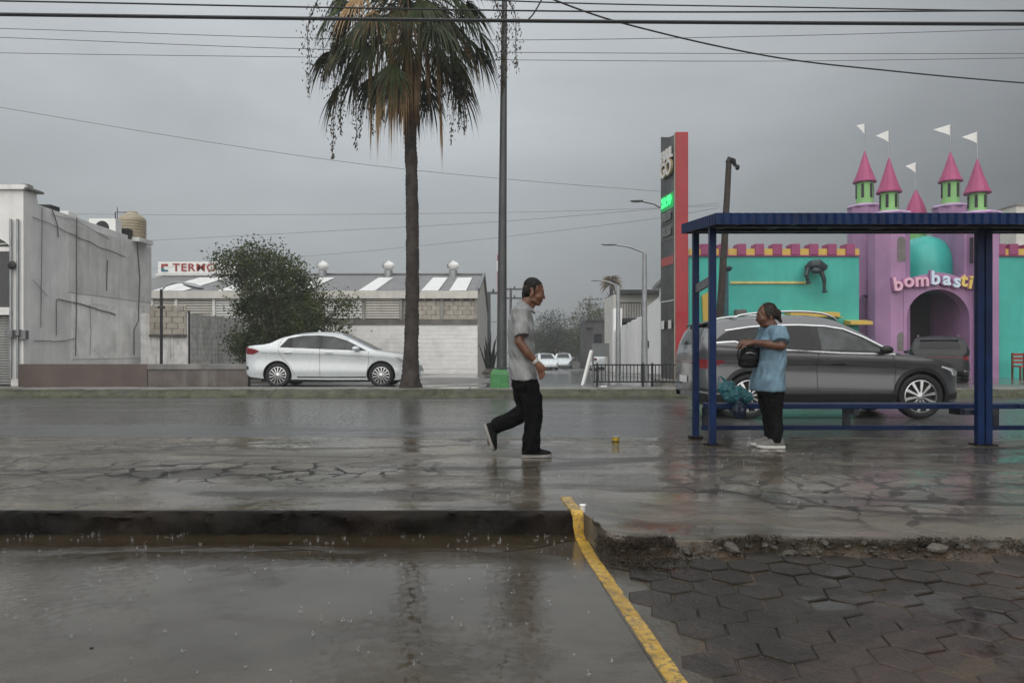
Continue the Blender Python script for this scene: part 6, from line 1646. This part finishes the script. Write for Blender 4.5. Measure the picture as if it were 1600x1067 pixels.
def man():
    D = 7.39; s = D/FPX
    P = lambda x, y, dy=0: Vector(((x-800)*s, D+dy, H+(548-y)*s))
    t = thing('person', 'man in grey polo shirt and black trousers walking bent forward through the rain', 'person', (P(825,0).x, D, 0))
    tilt = Matrix.Rotation(R(24), 3, 'Y')
    wrist = P(836,565,-.205); hd = Vector((.50,0,-.86)).normalized()
    pr = [('ell', P(833.3,451), (.102,.076,.100), tilt), ('ell', P(839.5,462), (.066,.060,.088), tilt), ('ell', P(841,474), (.030,.030,.026)),
          ('cap', P(848.3,458), P(850.6,465.5), .008, .0125), ('cap', P(847.8,453.5,-.034), P(847.8,453.5,.034), .013, .013), ('ell', P(846,470.5), (.016,.024,.011)),
          ('ell', P(841,464,-.046), (.030,.016,.026)), ('ell', P(841,464,.046), (.030,.016,.026)), ('cap', P(833,470,-.05), P(840,474.5,-.018), .018, .016), ('cap', P(833,470,.05), P(840,474.5,.018), .018, .016),
          ('ell', P(830.5,461,-.079), (.021,.009,.034), tilt), ('ell', P(830.5,461,.079), (.021,.009,.034), tilt),
          ('cap', P(828,466), P(814,487), .058, .070), ('cap', P(834,472), P(824,486), .035, .04),
          ('loft', [(P(814,488), .08,.16), (P(814,500), .10,.17), (P(815,540), .105,.155), (P(816,575), .105,.15), (P(817,600), .09,.14)])]
    pr += [('cap', P(811,492,-.165), P(811,535,-.215), .052, .043), ('cap', P(811,535,-.215), P(823,551,-.215), .043, .042), ('cap', P(823,551,-.215), wrist, .042, .027)]
    palm = wrist+hd*.055
    pr += [('cap', wrist, palm, .027, .028), ('ell', palm+hd*.015, (.034,.022,.046), Matrix.Rotation(R(-30), 3, 'Y'))]
    side = Vector((.86,0,.50)); pr += fingers(palm+hd*.042, Vector((.35,0,-.94)), side*1, Vector((-.20,.15,-.25)), .085, .0095, .6, .0185)
    th = palm+side*(-.018)+hd*.0; pr += [('cap', wrist+hd*.02+side*.02, palm+side*.045+hd*.02, .013, .011), ('cap', palm+side*.045+hd*.02, palm+side*.052+hd*.055, .011, .009)]
    pr += [('cap', P(812,492,.165), P(806,537,.215), .052, .043), ('cap', P(806,537,.215), P(812,574,.20), .043, .027), ('ell', P(814,583,.20), (.028,.024,.05))]
    pr += fingers(P(815,588,.20), Vector((.1,0,-1)), Vector((1,0,0)), Vector((.1,-.1,0)), .08, .0095, .5, .018)
    kn = P(832,645,-.085); an = P(829,700,-.08); kn2 = P(821,642,.085); an2 = P(768,668,.095)
    pr += [('cap', P(818,585,-.085), kn, .08, .05), ('cap', kn, an, .052, .036), ('cap', P(816,585,.085), kn2, .08, .05), ('cap', kn2, an2, .052, .036),
           ('cap', an, P(848,706,-.08), .034, .025), ('cap', an2, P(764,694,.095), .034, .022)]
    blob('body', pr, M_skin, t, .0058, 3)
    for dy in (-.030, .030):
        m = MB(); m.ell(P(847.6,457.6,dy), (.008,.012,.007)); m.build('eye', M_black, t, smooth=True)
    def fold(c, nn):
        return .015*mn.noise(Vector((c.x*9+c.z*5, c.y*6, c.z*9)))+.009*mn.noise(Vector((c.x*24+c.z*9, c.y*14, c.z*12+c.x*10)))-.003
    sh = [('loft', [(P(819,475), .055,.062), (P(817,480), .078,.12), (P(814.5,487), .098,.185), (P(813.5,496), .118,.205), (P(813.5,510), .130,.205), (P(814,530), .132,.195), (P(815,555), .133,.190), (P(816.5,575), .134,.190), (P(817.5,592), .134,.192), (P(817.5,593.5), .128,.186)])]
    sh += [('cone', P(811,487,-.150), P(815,526,-.232), .092, .074), ('cone', P(812,487,.150), P(808,526,.232), .092, .074), ('ell', P(811.5,489,-.155), (.088,.075,.075)), ('ell', P(812.5,489,.155), (.088,.075,.075))]
    shirt = blob('shirt', sh, M_shirt, t, .0075, 4, fold)
    m = MB(); N = 20; pts = []
    for i in range(N+1):
        a = lerp(.25, 2*pi-.25, i/N); pts.append(P(822.5,480)+Vector((.076*math.cos(a), .078*math.sin(a), -.050*math.cos(a)+.012)))
    vs = []
    for i, p in enumerate(pts):
        o = (p-P(822.5,480)); o.z = 0; o = o.normalized(); vs += [p+Vector((0,0,.018))-o*.008, p+o*.022+Vector((0,0,-.026)), p+o*.012+Vector((0,0,-.030)), p-o*.014+Vector((0,0,-.01))]
    m.add(vs, [(4*i+k, 4*i+4+k, 4*i+4+(k+1)%4, 4*i+(k+1)%4) for i in range(N) for k in range(4)]+[(0,1,2,3),(4*N+3,4*N+2,4*N+1,4*N)]); m.build('collar', M_shirt, shirt, smooth=True)
    def pf(c, nn): return .010*mn.noise(Vector((c.x*10, c.y*8, c.z*16)))+.004*mn.noise(Vector((c.x*26, c.y*20, c.z*34)))
    pa = [('loft', [(P(817,577), .112,.168), (P(818,592), .118,.175), (P(820,606), .122,.175), (P(821,618), .11,.15)]),
          ('path', [P(823,596,-.085), P(830,622,-.085), P(833,648,-.085), P(831,675,-.082), P(829.5,703.5,-.08)], [.112,.105,.092,.088,.094]),
          ('path', [P(816,596,.085), P(818,622,.085), P(820,640,.085), P(809,652,.088), P(790,660,.09), P(771,669,.095)], [.112,.102,.092,.092,.082,.078])]
    blob('trousers', pa, M_pants, t, .008, 4, pf)
    hc = P(830.5,448)
    ha = [('ell', P(833.2,447.4), (.1050,.0785,.088), Matrix.Rotation(R(30), 3, 'Y')), ('ell', P(825,456), (.060,.078,.080)), ('cap', P(821,458), P(818.5,467), .040, .020), ('cap', P(836,444,-.062), P(834,457,-.074), .020, .009), ('cap', P(836,444,.062), P(834,457,.074), .020, .009)]
    blob('hair', ha, M_hair, t, .0055, 3, lambda c, nn: -.024*sstep(.07,.11,(c-hc).x)*sstep(.035,-.01,c.z-hc.z)+.006*mn.noise(Vector((c.x*22,c.y*75,c.z*14)))-.002)
    m = MB(); wd = (wrist-P(823,551,-.215)).normalized(); m.tube([wrist-wd*.024, wrist-wd*.018, wrist+wd*.004, wrist+wd*.010], [.029,.034,.034,.029], 16); m.build('wrist_band', pm('pale_band', (.42,.40,.38), .6, .2, 20), t, smooth=True)
    shoe(t, P(815,712.0,-.08)+Vector((0,0,0)), (1,0,.0), (0,0,1), .295, .10, M_shoe, M_sole)
    shoe(t, P(755.5,664.5,.095), (.30,0,-.95), (.95,0,.30), .285, .10, M_shoe, M_sole)
man()

def woman():
    D = 8.085; s = D/FPX
    P = lambda x, y, dy=0: Vector(((x-800)*s, D+dy, H+(548-y)*s))
    t = thing('person', 'woman in pale blue blouse and dark leggings looking into the bag she holds', 'person', (P(1203,0).x, D, 0))
    tilt = Matrix.Rotation(R(-26), 3, 'Y')
    w1 = P(1172,535,-.115); w2 = P(1171,534,.045)
    pr = [('ell', P(1198,488.5), (.100,.078,.098), tilt), ('ell', P(1192,498), (.066,.064,.085), tilt), ('ell', P(1191.5,508), (.032,.034,.026)), ('ell', P(1197,507), (.05,.055,.035)),
          ('cap', P(1183.8,494), P(1182.4,500), .008, .014), ('cap', P(1184.5,490,-.032), P(1184.5,490,.032), .013, .013), ('ell', P(1185.5,504.5), (.015,.024,.011)), ('ell', P(1190,499,-.05), (.03,.018,.026)), ('ell', P(1190,499,.05), (.03,.018,.026)),
          ('ell', P(1201,497,-.080), (.018,.008,.028), tilt), ('cap', P(1202,503), P(1209,520), .062, .075),
          ('loft', [(P(1207,514), .07,.13), (P(1207,525), .10,.16), (P(1206,560), .12,.18), (P(1203,600), .13,.20)])]
    pr += [('cap', P(1210,519,-.185), P(1208,540.5,-.245), .062, .052), ('cap', P(1208,540.5,-.245), P(1190,538,-.20), .053, .047), ('cap', P(1190,538,-.20), w1, .047, .030)]
    pr += [('cap', P(1208,519,.175), P(1200,545,.235), .062, .05), ('cap', P(1200,545,.235), w2, .048, .030)]
    for w_, dy in ((w1, .03), (w2, -.02)):
        hd = Vector((-.93, dy*2, -.28)).normalized(); palm = w_+hd*.05
        pr += [('cap', w_, palm, .028, .029), ('ell', palm+hd*.012, (.042,.030,.026), Matrix.Rotation(R(-16), 3, 'Y'))]
        pr += fingers(palm+hd*.036, hd, Vector((0,1,.15)), Vector((.25,0,-.9)), .072, .0088, .75, .0165)
        pr += [('cap', w_+hd*.02+Vector((0,0,.022)), palm+hd*.03+Vector((0,0,.034)), .012, .010), ('cap', palm+hd*.03+Vector((0,0,.034)), palm+hd*.062+Vector((0,0,.018)), .010, .008)]
    for dy, dx in ((-.085, 0), (.085, -1.5)):
        pr += [('cap', P(1204+dx,606,dy), P(1206+dx,650,dy), .08, .05), ('cap', P(1206+dx,650,dy), P(1208+dx,690,dy), .05, .034), ('cap', P(1208+dx,690,dy), P(1190+dx,694.5,dy), .032, .024)]
    blob('body', pr, M_skin2, t, .0058, 3)
    for dy in (-.03, .03): m = MB(); m.ell(P(1184.9,494.2,dy), (.008,.012,.006)); m.build('eye', M_black, t, smooth=True)
    def fold(c, nn): return .016*mn.noise(Vector((c.x*9-c.z*5, c.y*6, c.z*6)))+.010*mn.noise(Vector((c.x*24, c.y*14, c.z*11-c.x*12)))
    bl = [('loft', [(P(1207.5,508.5), .055,.075), (P(1207,513), .080,.145), (P(1206.5,519), .108,.195), (P(1205.5,530), .128,.215), (P(1204.5,545), .140,.220), (P(1204,562), .142,.225), (P(1201,580), .154,.235), (P(1199,596), .164,.245), (P(1198,609), .170,.250), (P(1198,610.5), .162,.242)]),
          ('cone', P(1208,516,-.160), P(1206.5,536,-.255), .098, .088), ('cone', P(1206,516,.160), P(1202,537,.245), .098, .086), ('ell', P(1207.5,518,-.165), (.096,.08,.07)), ('ell', P(1206,518,.165), (.096,.08,.07)), ('ell', P(1192,538,-.07), (.07,.09,.085)), ('ell', P(1192,538,.07), (.07,.09,.085))]
    blob('blouse', bl, M_blouse, t, .0075, 4, fold)
    lf = lambda c, nn: .006*mn.noise(Vector((c.x*16, c.y*16, c.z*22)))
    le = [('loft', [(P(1202,596), .14,.21), (P(1203,612), .138,.20), (P(1204,622), .11,.16)])]
    for dy, dx in ((-.088, 0), (.088, -1.5)):
        le.append(('path', [P(1204+dx,606,dy), P(1205+dx,628,dy), P(1207+dx,650,dy), P(1209+dx,668,dy), P(1208+dx,690,dy)], [.115,.098,.074,.070,.050]))
    blob('leggings', le, M_legg, t, .008, 4, lf)
    ha = [('ell', P(1200,486.5), (.104,.087,.098), Matrix.Rotation(R(-30), 3, 'Y')), ('ell', P(1205,490), (.072,.082,.075)), ('ell', P(1213.5,490.5), (.050,.050,.060)), ('cap', P(1215,494), P(1220.5,503), .034, .014), ('cap', P(1192,483,-.055), P(1199,496,-.082), .022, .012), ('cap', P(1192,483,.055), P(1199,496,.082), .022, .012)]
    blob('hair', ha, M_hair2, t, .0055, 3, lambda c, nn: -.020*sstep(.05,.09,(P(1200,486.5)-c).x)+.004*mn.noise(Vector((c.x*25,c.y*60,c.z*40))))
    shoe(t, P(1220.5,698.0,-.085), (-1,.06,0), (0,0,1), .292, .098, M_shoe2, M_sole2)
    shoe(t, P(1218.5,697.0,.088), (-1,-.05,0), (0,0,1), .292, .098, M_shoe2, M_sole2)
    # handbag
    hb = thing('handbag', 'black handbag held open in front of the woman in blue', 'handbag', (P(1168,574).x, D-.03, P(1168,574).z))
    M_bag = pm('black_leather', (.004,.004,.005), .5, .3, 12, .5, 90, Specular_IOR_Level=.2)
    def bf(c, nn): return .008*mn.noise(Vector((c.x*14, c.y*14, c.z*14)))
    blob('bag_body', [('loft', [(P(1166,574.5,-.035), .07,.055), (P(1166.5,571,-.035), .105,.080), (P(1167.5,560,-.035), .115,.085), (P(1170,549,-.035), .100,.070), (P(1172,542.5,-.035), .085,.055)]), ('ell', P(1158,569,-.035), (.045,.06,.035)), ('ell', P(1176,568,-.035), (.05,.06,.04))], M_bag, hb, .0065, 3, bf)
    for dy in (-.085, .015):
        m = MB(); pts = [P(1155,566,dy), P(1152.8,556,dy), P(1154.5,547,dy), P(1159,540.5,dy), P(1166,540,dy), P(1172,545,dy)]; m.tube(pts, .009, 7); m.build('handle', M_bag, hb, smooth=True)
    m = MB(); m.tube([P(1160,552,-.125), P(1166,551,-.128), P(1176,553,-.122)], .006, 6); m.build('zip', pm('zip_metal', (.25,.25,.25), .3, .1, metal=.8), hb, smooth=True)
woman()
# ------------------------------------------------------------------ bags on the bench, litter, rubble, splashes
def crumpled(prims, amp):
    return lambda c, nn: amp*mn.noise(Vector((c.x*17, c.y*17, c.z*15)))+amp*.6*mn.noise(Vector((c.x*45, c.y*45, c.z*40)))
def bench_bags():
    D = 8.72; s = D/FPX; P = lambda x, y, dy=0: Vector(((x-800)*s, D+dy, H+(548-y)*s))
    M_tb = pm('teal_plastic', (.030,.15,.175), .28, .35, 14, .5, 50); M_nb = pm('navy_plastic', (.012,.022,.045), .35, .3, 14, .5, 50)
    t = thing('plastic_bag', 'crumpled teal plastic bag on the bus shelter bench', 'plastic bag', (P(1145,0).x, D, .43))
    blob('sack', [('ell', P(1148,617), (.155,.12,.105)), ('ell', P(1135,607), (.10,.09,.07)), ('cap', P(1140,606), P(1131,592), .055, .014), ('cap', P(1142,603), P(1122,599), .05, .016), ('ell', P(1163,621), (.10,.10,.075))], M_tb, t, .0085, 2, crumpled(None, .022))
    m = MB(); m.tube([P(1131,594), P(1126,588), P(1122,590), P(1124,596)], [.012,.010,.008,.006], 6); m.build('handle', M_tb, t, smooth=True)
    t = thing('dark_sack', 'dark navy bag hanging beside the teal bag under the bench seat', 'bag', (P(1146,0).x, D-.22, .16))
    blob('sack', [('ell', P(1147,640,-.20), (.085,.065,.10)), ('cap', P(1147,634,-.18), P(1150,623,-.13), .045, .02)], M_nb, t, .0085, 2, crumpled(None, .016))
    m = MB(); m.tube([P(1150,626,-.15), P(1152,620,-.11), P(1155,623,-.12)], .008, 6); m.build('handle', M_nb, t, smooth=True)
bench_bags()
def can():
    D = 8.42; X = px(962, D); t = thing('tin_can', 'small yellow and dark tin standing on the wet apron', 'tin can', (X, D, -.01)); 
    m = MB(); m.lathe([(.040,0),(.043,.006),(.041,.012),(.041,.068),(.043,.074),(.038,.078)], (X, D, -.008), 20); m.build('tin', pm('tin_yellow', (.42,.31,.02), .35, .3, 30), t, smooth=True)
    m = MB(); m.lathe([(.0425,0),(.0425,.026)], (X, D, .004), 20); m.build('label_band', pm('tin_dark', (.05,.035,.01), .4, .3, 20), t, smooth=True)
    m = MB(); m.lathe([(.0415,0),(.0425,.006),(.030,.008)], (X, D, .069), 20); m.build('lid', M_galv, t, smooth=True)
can()
def cup():
    p = Vector((.462, 4.83, -.01)); t = thing('paper_cup', 'small white paper cup beside the yellow line at the kerb end', 'cup', p)
    m = MB(); m.lathe([(.014,0),(.0205,.052),(.022,.054),(.0205,.0545),(.013,.004)], p, 18); m.build('wall', M_whitep, t, smooth=True); m = MB(); m.lathe([(.0225,.050),(.0235,.053),(.0225,.056),(.021,.053)], p, 18); m.build('rim', M_whitep, t, smooth=True)
cup()
def litter():
    p = Vector((px(943,18.6), 18.6, .10)); t = thing('white_litter', 'scrap of white litter on the ground in front of the railing', 'litter', p)
    blob('scrap', [('ell', p+Vector((0,0,.03)), (.09,.06,.04)), ('ell', p+Vector((.05,.0,.045)), (.05,.05,.03))], M_whitep, t, .008, 1, crumpled(None, .015))
litter()
# broken edge: chunks of concrete one can pick out, earth and leaf debris as a mass
def chunk_mesh(rng, r):
    m = MB(); m.ell((0,0,0), (r, r*.7, r*.42), 9, 6)
    k = rng.uniform(0, 50); m.v = [tuple(Vector(p)*(1+.45*mn.noise(Vector(p)/r*1.3+Vector((k,k,0))))) for p in m.v]; return m
def rubble():
    rng = random.Random(21); M_ch = wet('wet_rubble', (.035,.030,.025), (.085,.075,.062), pud=(.6,.8), r_wet=.1, r_dry=.45, bump=.8, bs=40, ripple=.02)
    M_cl = wet('pale_rubble', (.10,.088,.072), (.15,.132,.11), pud=(.6,.8), r_wet=.1, r_dry=.45, bump=.8, bs=40, ripple=.02)
    ords = ['first','second','third','fourth','fifth','sixth','seventh','eighth','ninth','tenth','eleventh','twelfth','thirteenth','fourteenth']
    for i in range(14):
        x = .95+2.75*((i+.2+.5*rng.random())/14); ye = edgeY(x); y = ye-rng.uniform(.0,.13); r = rng.choice((.028,.035,.045,.055,.07)); pale = i % 5 == 2
        m = chunk_mesh(rng, r); c = Vector((x, y, lerp(-.075,-.125,min(1,(ye-y)/.16))+r*.12)); Mr = Matrix.Rotation(rng.uniform(0,6.28), 4, 'Z') @ Matrix.Rotation(rng.uniform(-.4,.4), 4, 'X')
        place(m, Matrix.Translation(c) @ Mr)
        m.build('rubble_chunk', M_cl if pale else M_ch, label='%s %s concrete chunk along the broken pavement edge counted from the yellow line' % (ords[i], 'pale' if pale else 'dark'), cat='rubble', group='rubble along the broken apron edge')
    mm = MB()
    for i in range(240):
        x = rng.uniform(.62,4.3); ye = edgeY(x); y = ye-rng.uniform(-.05,.18); r = rng.choice((.008,.01,.014,.018,.024)); q = chunk_mesh(rng, r)
        place(q, Matrix.Translation((x, y, lerp(-.07,-.122,min(1,(ye-y)/.18))+r*.2)) @ Matrix.Rotation(rng.uniform(0,6.28), 4, 'Z')); mm.add(q.v, q.f)
    mm.build('gravel', M_ch, kind='stuff', label='small wet gravel strewn along the broken pavement edge')
    # earth and leaf litter
    V = []; F = []
    def bit(p, L, w, ax, nn):
        e = ax.cross(nn).normalized()*w; b = len(V); V.extend([p-ax*L-e*.4, p+e, p+ax*L+e*.3+nn*L*.3, p-e]); F.append((b,b+1,b+2,b+3))
    for i in range(36000):
        u = rng.random()
        if u < .32: x = rng.gauss(.66,.13); y = 4.38+rng.gauss(.0,.17)-.35*(x-.62)
        else: x = rng.uniform(.55,4.4); y = edgeY(x)-abs(rng.gauss(.0,.07))+.02+(0 if x < 2.3 else -abs(rng.gauss(0,.10))*min(1,(x-2.3)))
        if x < .50 or y > edgeY(x)+.04: continue
        if x > .95 and fbm(x*2.2, y*5, 6, 4) < rng.uniform(-.35,.25): continue
        ye = edgeY(x); z = .004+lerp(-.06,-.126,min(1,max(0,(ye-y+.03)/.20)))+abs(rng.gauss(0,.010))+.018*max(0,mn.noise(Vector((x*6,y*9,2))))
        if x < .75 and y > 4.5: z = -.02+abs(rng.gauss(0,.01))
        ax = Vector((rng.gauss(0,1), rng.gauss(0,1), rng.gauss(0,.35))).normalized(); nn = Vector((rng.gauss(0,.5), rng.gauss(0,.5), 1)).normalized()
        bit(Vector((x,y,z)), rng.uniform(.003,.010), rng.uniform(.0015,.004), ax, nn)
    m = MB(); m.add(V, F); m.build('leaf_debris', leaf_mat('debris', (.040,.028,.017), .8, .5, .1, 9), fix=False, kind='stuff', label='wet brown leaf and twig debris along the broken pavement edge')
    V = []; F = []                                     # low tufts along the crumbled edge
    for i in range(2600):
        x = rng.uniform(.9,4.3); 
        if fbm(x*1.8, 3, 2, 3) < .02: continue
        y = edgeY(x)-abs(rng.gauss(0,.05))+.01; z = lerp(-.07,-.12,min(1,max(0,(edgeY(x)-y)/.16))); h = rng.uniform(.008,.026); a = rng.uniform(0,6.28)
        l = Vector((rng.gauss(0,.6), rng.gauss(0,.6), 1)).normalized()*h; s_ = Vector((math.cos(a), math.sin(a), 0))*.0016; p = Vector((x,y,z)); b = len(V); V += [p-s_, p+s_, p+l]; F.append((b,b+1,b+2))
    m = MB(); m.add(V, F); m.build('edge_grass', leaf_mat('edge_grass', (.060,.062,.026), .5, .6, .2, 6), fix=False, kind='stuff', label='sparse low grass tufts along the crumbled pavement edge')
    surf('earth_bank', fr(.56, 6, .04), fr(0, 1, .1), lambda x, v: 0, M_dirt)
    o = bpy.data.objects['earth_bank']; b = o.location.copy()
    for v in o.data.vertices:
        x = v.co.x+b.x; u = v.co.y+b.y; ye = edgeY(x); wd = .19+.08*fbm(x*1.6,0,9)+.20*sstep(2.0,3.2,x)
        v.co.y = ye+.015-u*wd-b.y; v.co.z = .006+lerp(-.075,-.140,u**.8)+.016*fbm(x*7, u*4, 3, 4)*(1-abs(2*u-1)*.6)-b.z
rubble()
def pebble_bits():
    rng = random.Random(8); src = None
    for i, (x, y, lab) in enumerate([(143,1012,'tiny dark pebble on the wet lot near the lower left corner'), (423,1047,'tiny pebble on the wet lot at the bottom edge left of centre'), (282,660,'dark stone lying on the avenue below the low brown wall'), (695,661,'dark stone on the avenue left of the walking man'), (1290,770,'grey stone on the apron below the bus shelter bench')]):
        z0 = LOTZ if y > 840 else 0; D = (H-z0)*FPX/(y-548); r = rng.uniform(.007,.011)*(1 if y > 800 else 2.2)
        m = chunk_mesh(rng, r); place(m, Matrix.Translation((px(x,D), D, z0+r*.25)))
        m.build('pebble', M_dark if i % 2 == 0 else M_conc, label=lab, cat='pebble', group='pebbles scattered on the wet ground')
pebble_bits()
def splashes():
    rng = random.Random(31); V = []; F = []
    def drop(p, r):
        b = len(V); V.extend([p+Vector((0,0,r*1.5)), p+Vector((r,0,0)), p+Vector((0,r,0)), p+Vector((-r,0,0)), p+Vector((0,-r,0)), p-Vector((0,0,r*1.5))])
        F.extend([(b,b+1,b+2),(b,b+2,b+3),(b,b+3,b+4),(b,b+4,b+1),(b+5,b+2,b+1),(b+5,b+3,b+2),(b+5,b+4,b+3),(b+5,b+1,b+4)])
    def splash(p, h, R_):
        for k in range(rng.randint(4,8)):
            a = rng.uniform(0, 2*pi); q = p+Vector((math.cos(a), math.sin(a), 0))*R_*rng.uniform(.4,1); tip = q+Vector((math.cos(a)*R_*.5, math.sin(a)*R_*.5, h*rng.uniform(.4,1))); s = Vector((-math.sin(a), math.cos(a), 0))*R_*.10
            b = len(V); V.extend([q-s, q+s, tip]); F.append((b,b+1,b+2)); drop(tip, rng.uniform(.0009,.0018))
        if rng.random() < .5: drop(p+Vector((0,0,h*1.5)), .0022)
    for i in range(80): splash(Vector((rng.uniform(-3.4,.38), 4.80-abs(rng.gauss(.10,.22)), -.142)), rng.uniform(.005,.024), rng.uniform(.003,.011))
    for i in range(90): splash(Vector((rng.uniform(-2.6,.4), rng.uniform(2.6,4.3), LOTZ+.002)), rng.uniform(.006,.014), rng.uniform(.003,.007))
    for i in range(200): splash(Vector((rng.uniform(-5,5), rng.uniform(5,9), .004)), rng.uniform(.010,.022), rng.uniform(.004,.009))
    t = NT('splash_water'); mt = t.done((.75,.78,.80), .08, Transmission_Weight=.55, IOR=1.33)
    m = MB(); m.add(V, F); m.build('rain_splashes', mt, fix=False, kind='stuff', label='tiny splashes where raindrops hit the standing water')
splashes()
def motorbike():
    D = 18.75; x = px(-3, D)-.29; t = thing('motorcycle', 'parked motorcycle cut off by the left picture edge before the shutter', 'motorcycle', (x-.6, D, .105)); z = .105+.30
    for xw in (x, x-1.28):
        wh = thing('wheel', None, None, (xw, D, z)); wh.parent = t; wh.location = Vector((xw, D, z))-W[t.name]; del W[wh.name]; W[wh.name] = Vector((xw, D, z))
        m = MB(); n = 32; vs = []
        for i in range(n):
            a = 2*pi*i/n
            for k in range(8):
                b = 2*pi*k/8; r = .26+.04*math.cos(b); vs.append((xw+r*math.cos(a), D+.045*math.sin(b), z+r*math.sin(a)))
        m.add(vs, [(i*8+k, ((i+1)%n)*8+k, ((i+1)%n)*8+(k+1)%8, i*8+(k+1)%8) for i in range(n) for k in range(8)]); m.build('tyre', M_tyre, wh, smooth=True)
        m = MB()
        for i in range(10): a = 2*pi*i/10; m.cyl((xw, D, z), (xw+.23*math.cos(a), D, z+.23*math.sin(a)), .008, n=6)
        m.lathe([(.04,-.05),(.04,.05)], (xw, D, z), 12, 'y'); m.build('rim', M_alloy, wh, smooth=True)
        m = MB(); vs = []
        for i in range(13):
            a = lerp(.35, 2.5, i/12); vs += [(xw+.325*math.cos(a), D-.06, z+.325*math.sin(a)), (xw+.335*math.cos(a), D, z+.335*math.sin(a)), (xw+.325*math.cos(a), D+.06, z+.325*math.sin(a))]
        m.add(vs, [(3*i+k, 3*i+3+k, 3*i+4+k, 3*i+1+k) for i in range(12) for k in range(2)]); m.build('mudguard', M_whitep, t, smooth=True)
    m = MB(); m.tube([(x, D-.08, z), (x-.18, D-.07, z+.48), (x-.22, D-.06, z+.62)], .022, 8); m.tube([(x, D+.08, z), (x-.18, D+.07, z+.48), (x-.22, D+.06, z+.62)], .022, 8); m.build('fork', M_galv, t, smooth=True, kind='stuff')
    m = MB(); m.tube([(x-.22,D-.34,z+.70),(x-.18,D-.15,z+.66),(x-.18,D+.15,z+.66),(x-.22,D+.34,z+.70)], .014, 8); m.build('handlebar', M_dark, t, smooth=True)
    blob('tank', [('ell', (x-.46,D,z+.48), (.22,.13,.12)), ('cap', (x-.25,D,z+.42), (x-.5,D,z+.1), .05, .12)], M_red, t, .02, 3); blob('seat', [('cap', (x-.65,D,z+.48), (x-1.25,D,z+.52), .09, .08)], M_black, t, .02, 3)
    blob('engine', [('ell', (x-.6,D,z+.05), (.22,.12,.17)), ('cap', (x-.6,D,z+.0), (x-1.28,D,z), .05, .04)], M_dark, t, .02, 2)
motorbike()
# ------------------------------------------------------------------ rain haze
def haze():
    m = MB(); m.box(-170, 170, -12, 175, -1.9, 16)
    h = m.build('haze', bpy.data.materials.new('haze_air'), kind='stuff', label='thin grey rain haze filling the air over the street')
    mt = h.data.materials[0]; mt.use_nodes = True; t = mt.node_tree; t.nodes.clear()
    v = t.nodes.new('ShaderNodeVolumePrincipled'); v.inputs['Color'].default_value = (.92,.95,.97,1); v.inputs['Density'].default_value = HAZE
    v.inputs['Anisotropy'].default_value = .1
    o = t.nodes.new('ShaderNodeOutputMaterial'); t.links.new(v.outputs[0], o.inputs['Volume'])
HAZE = .0013
haze()
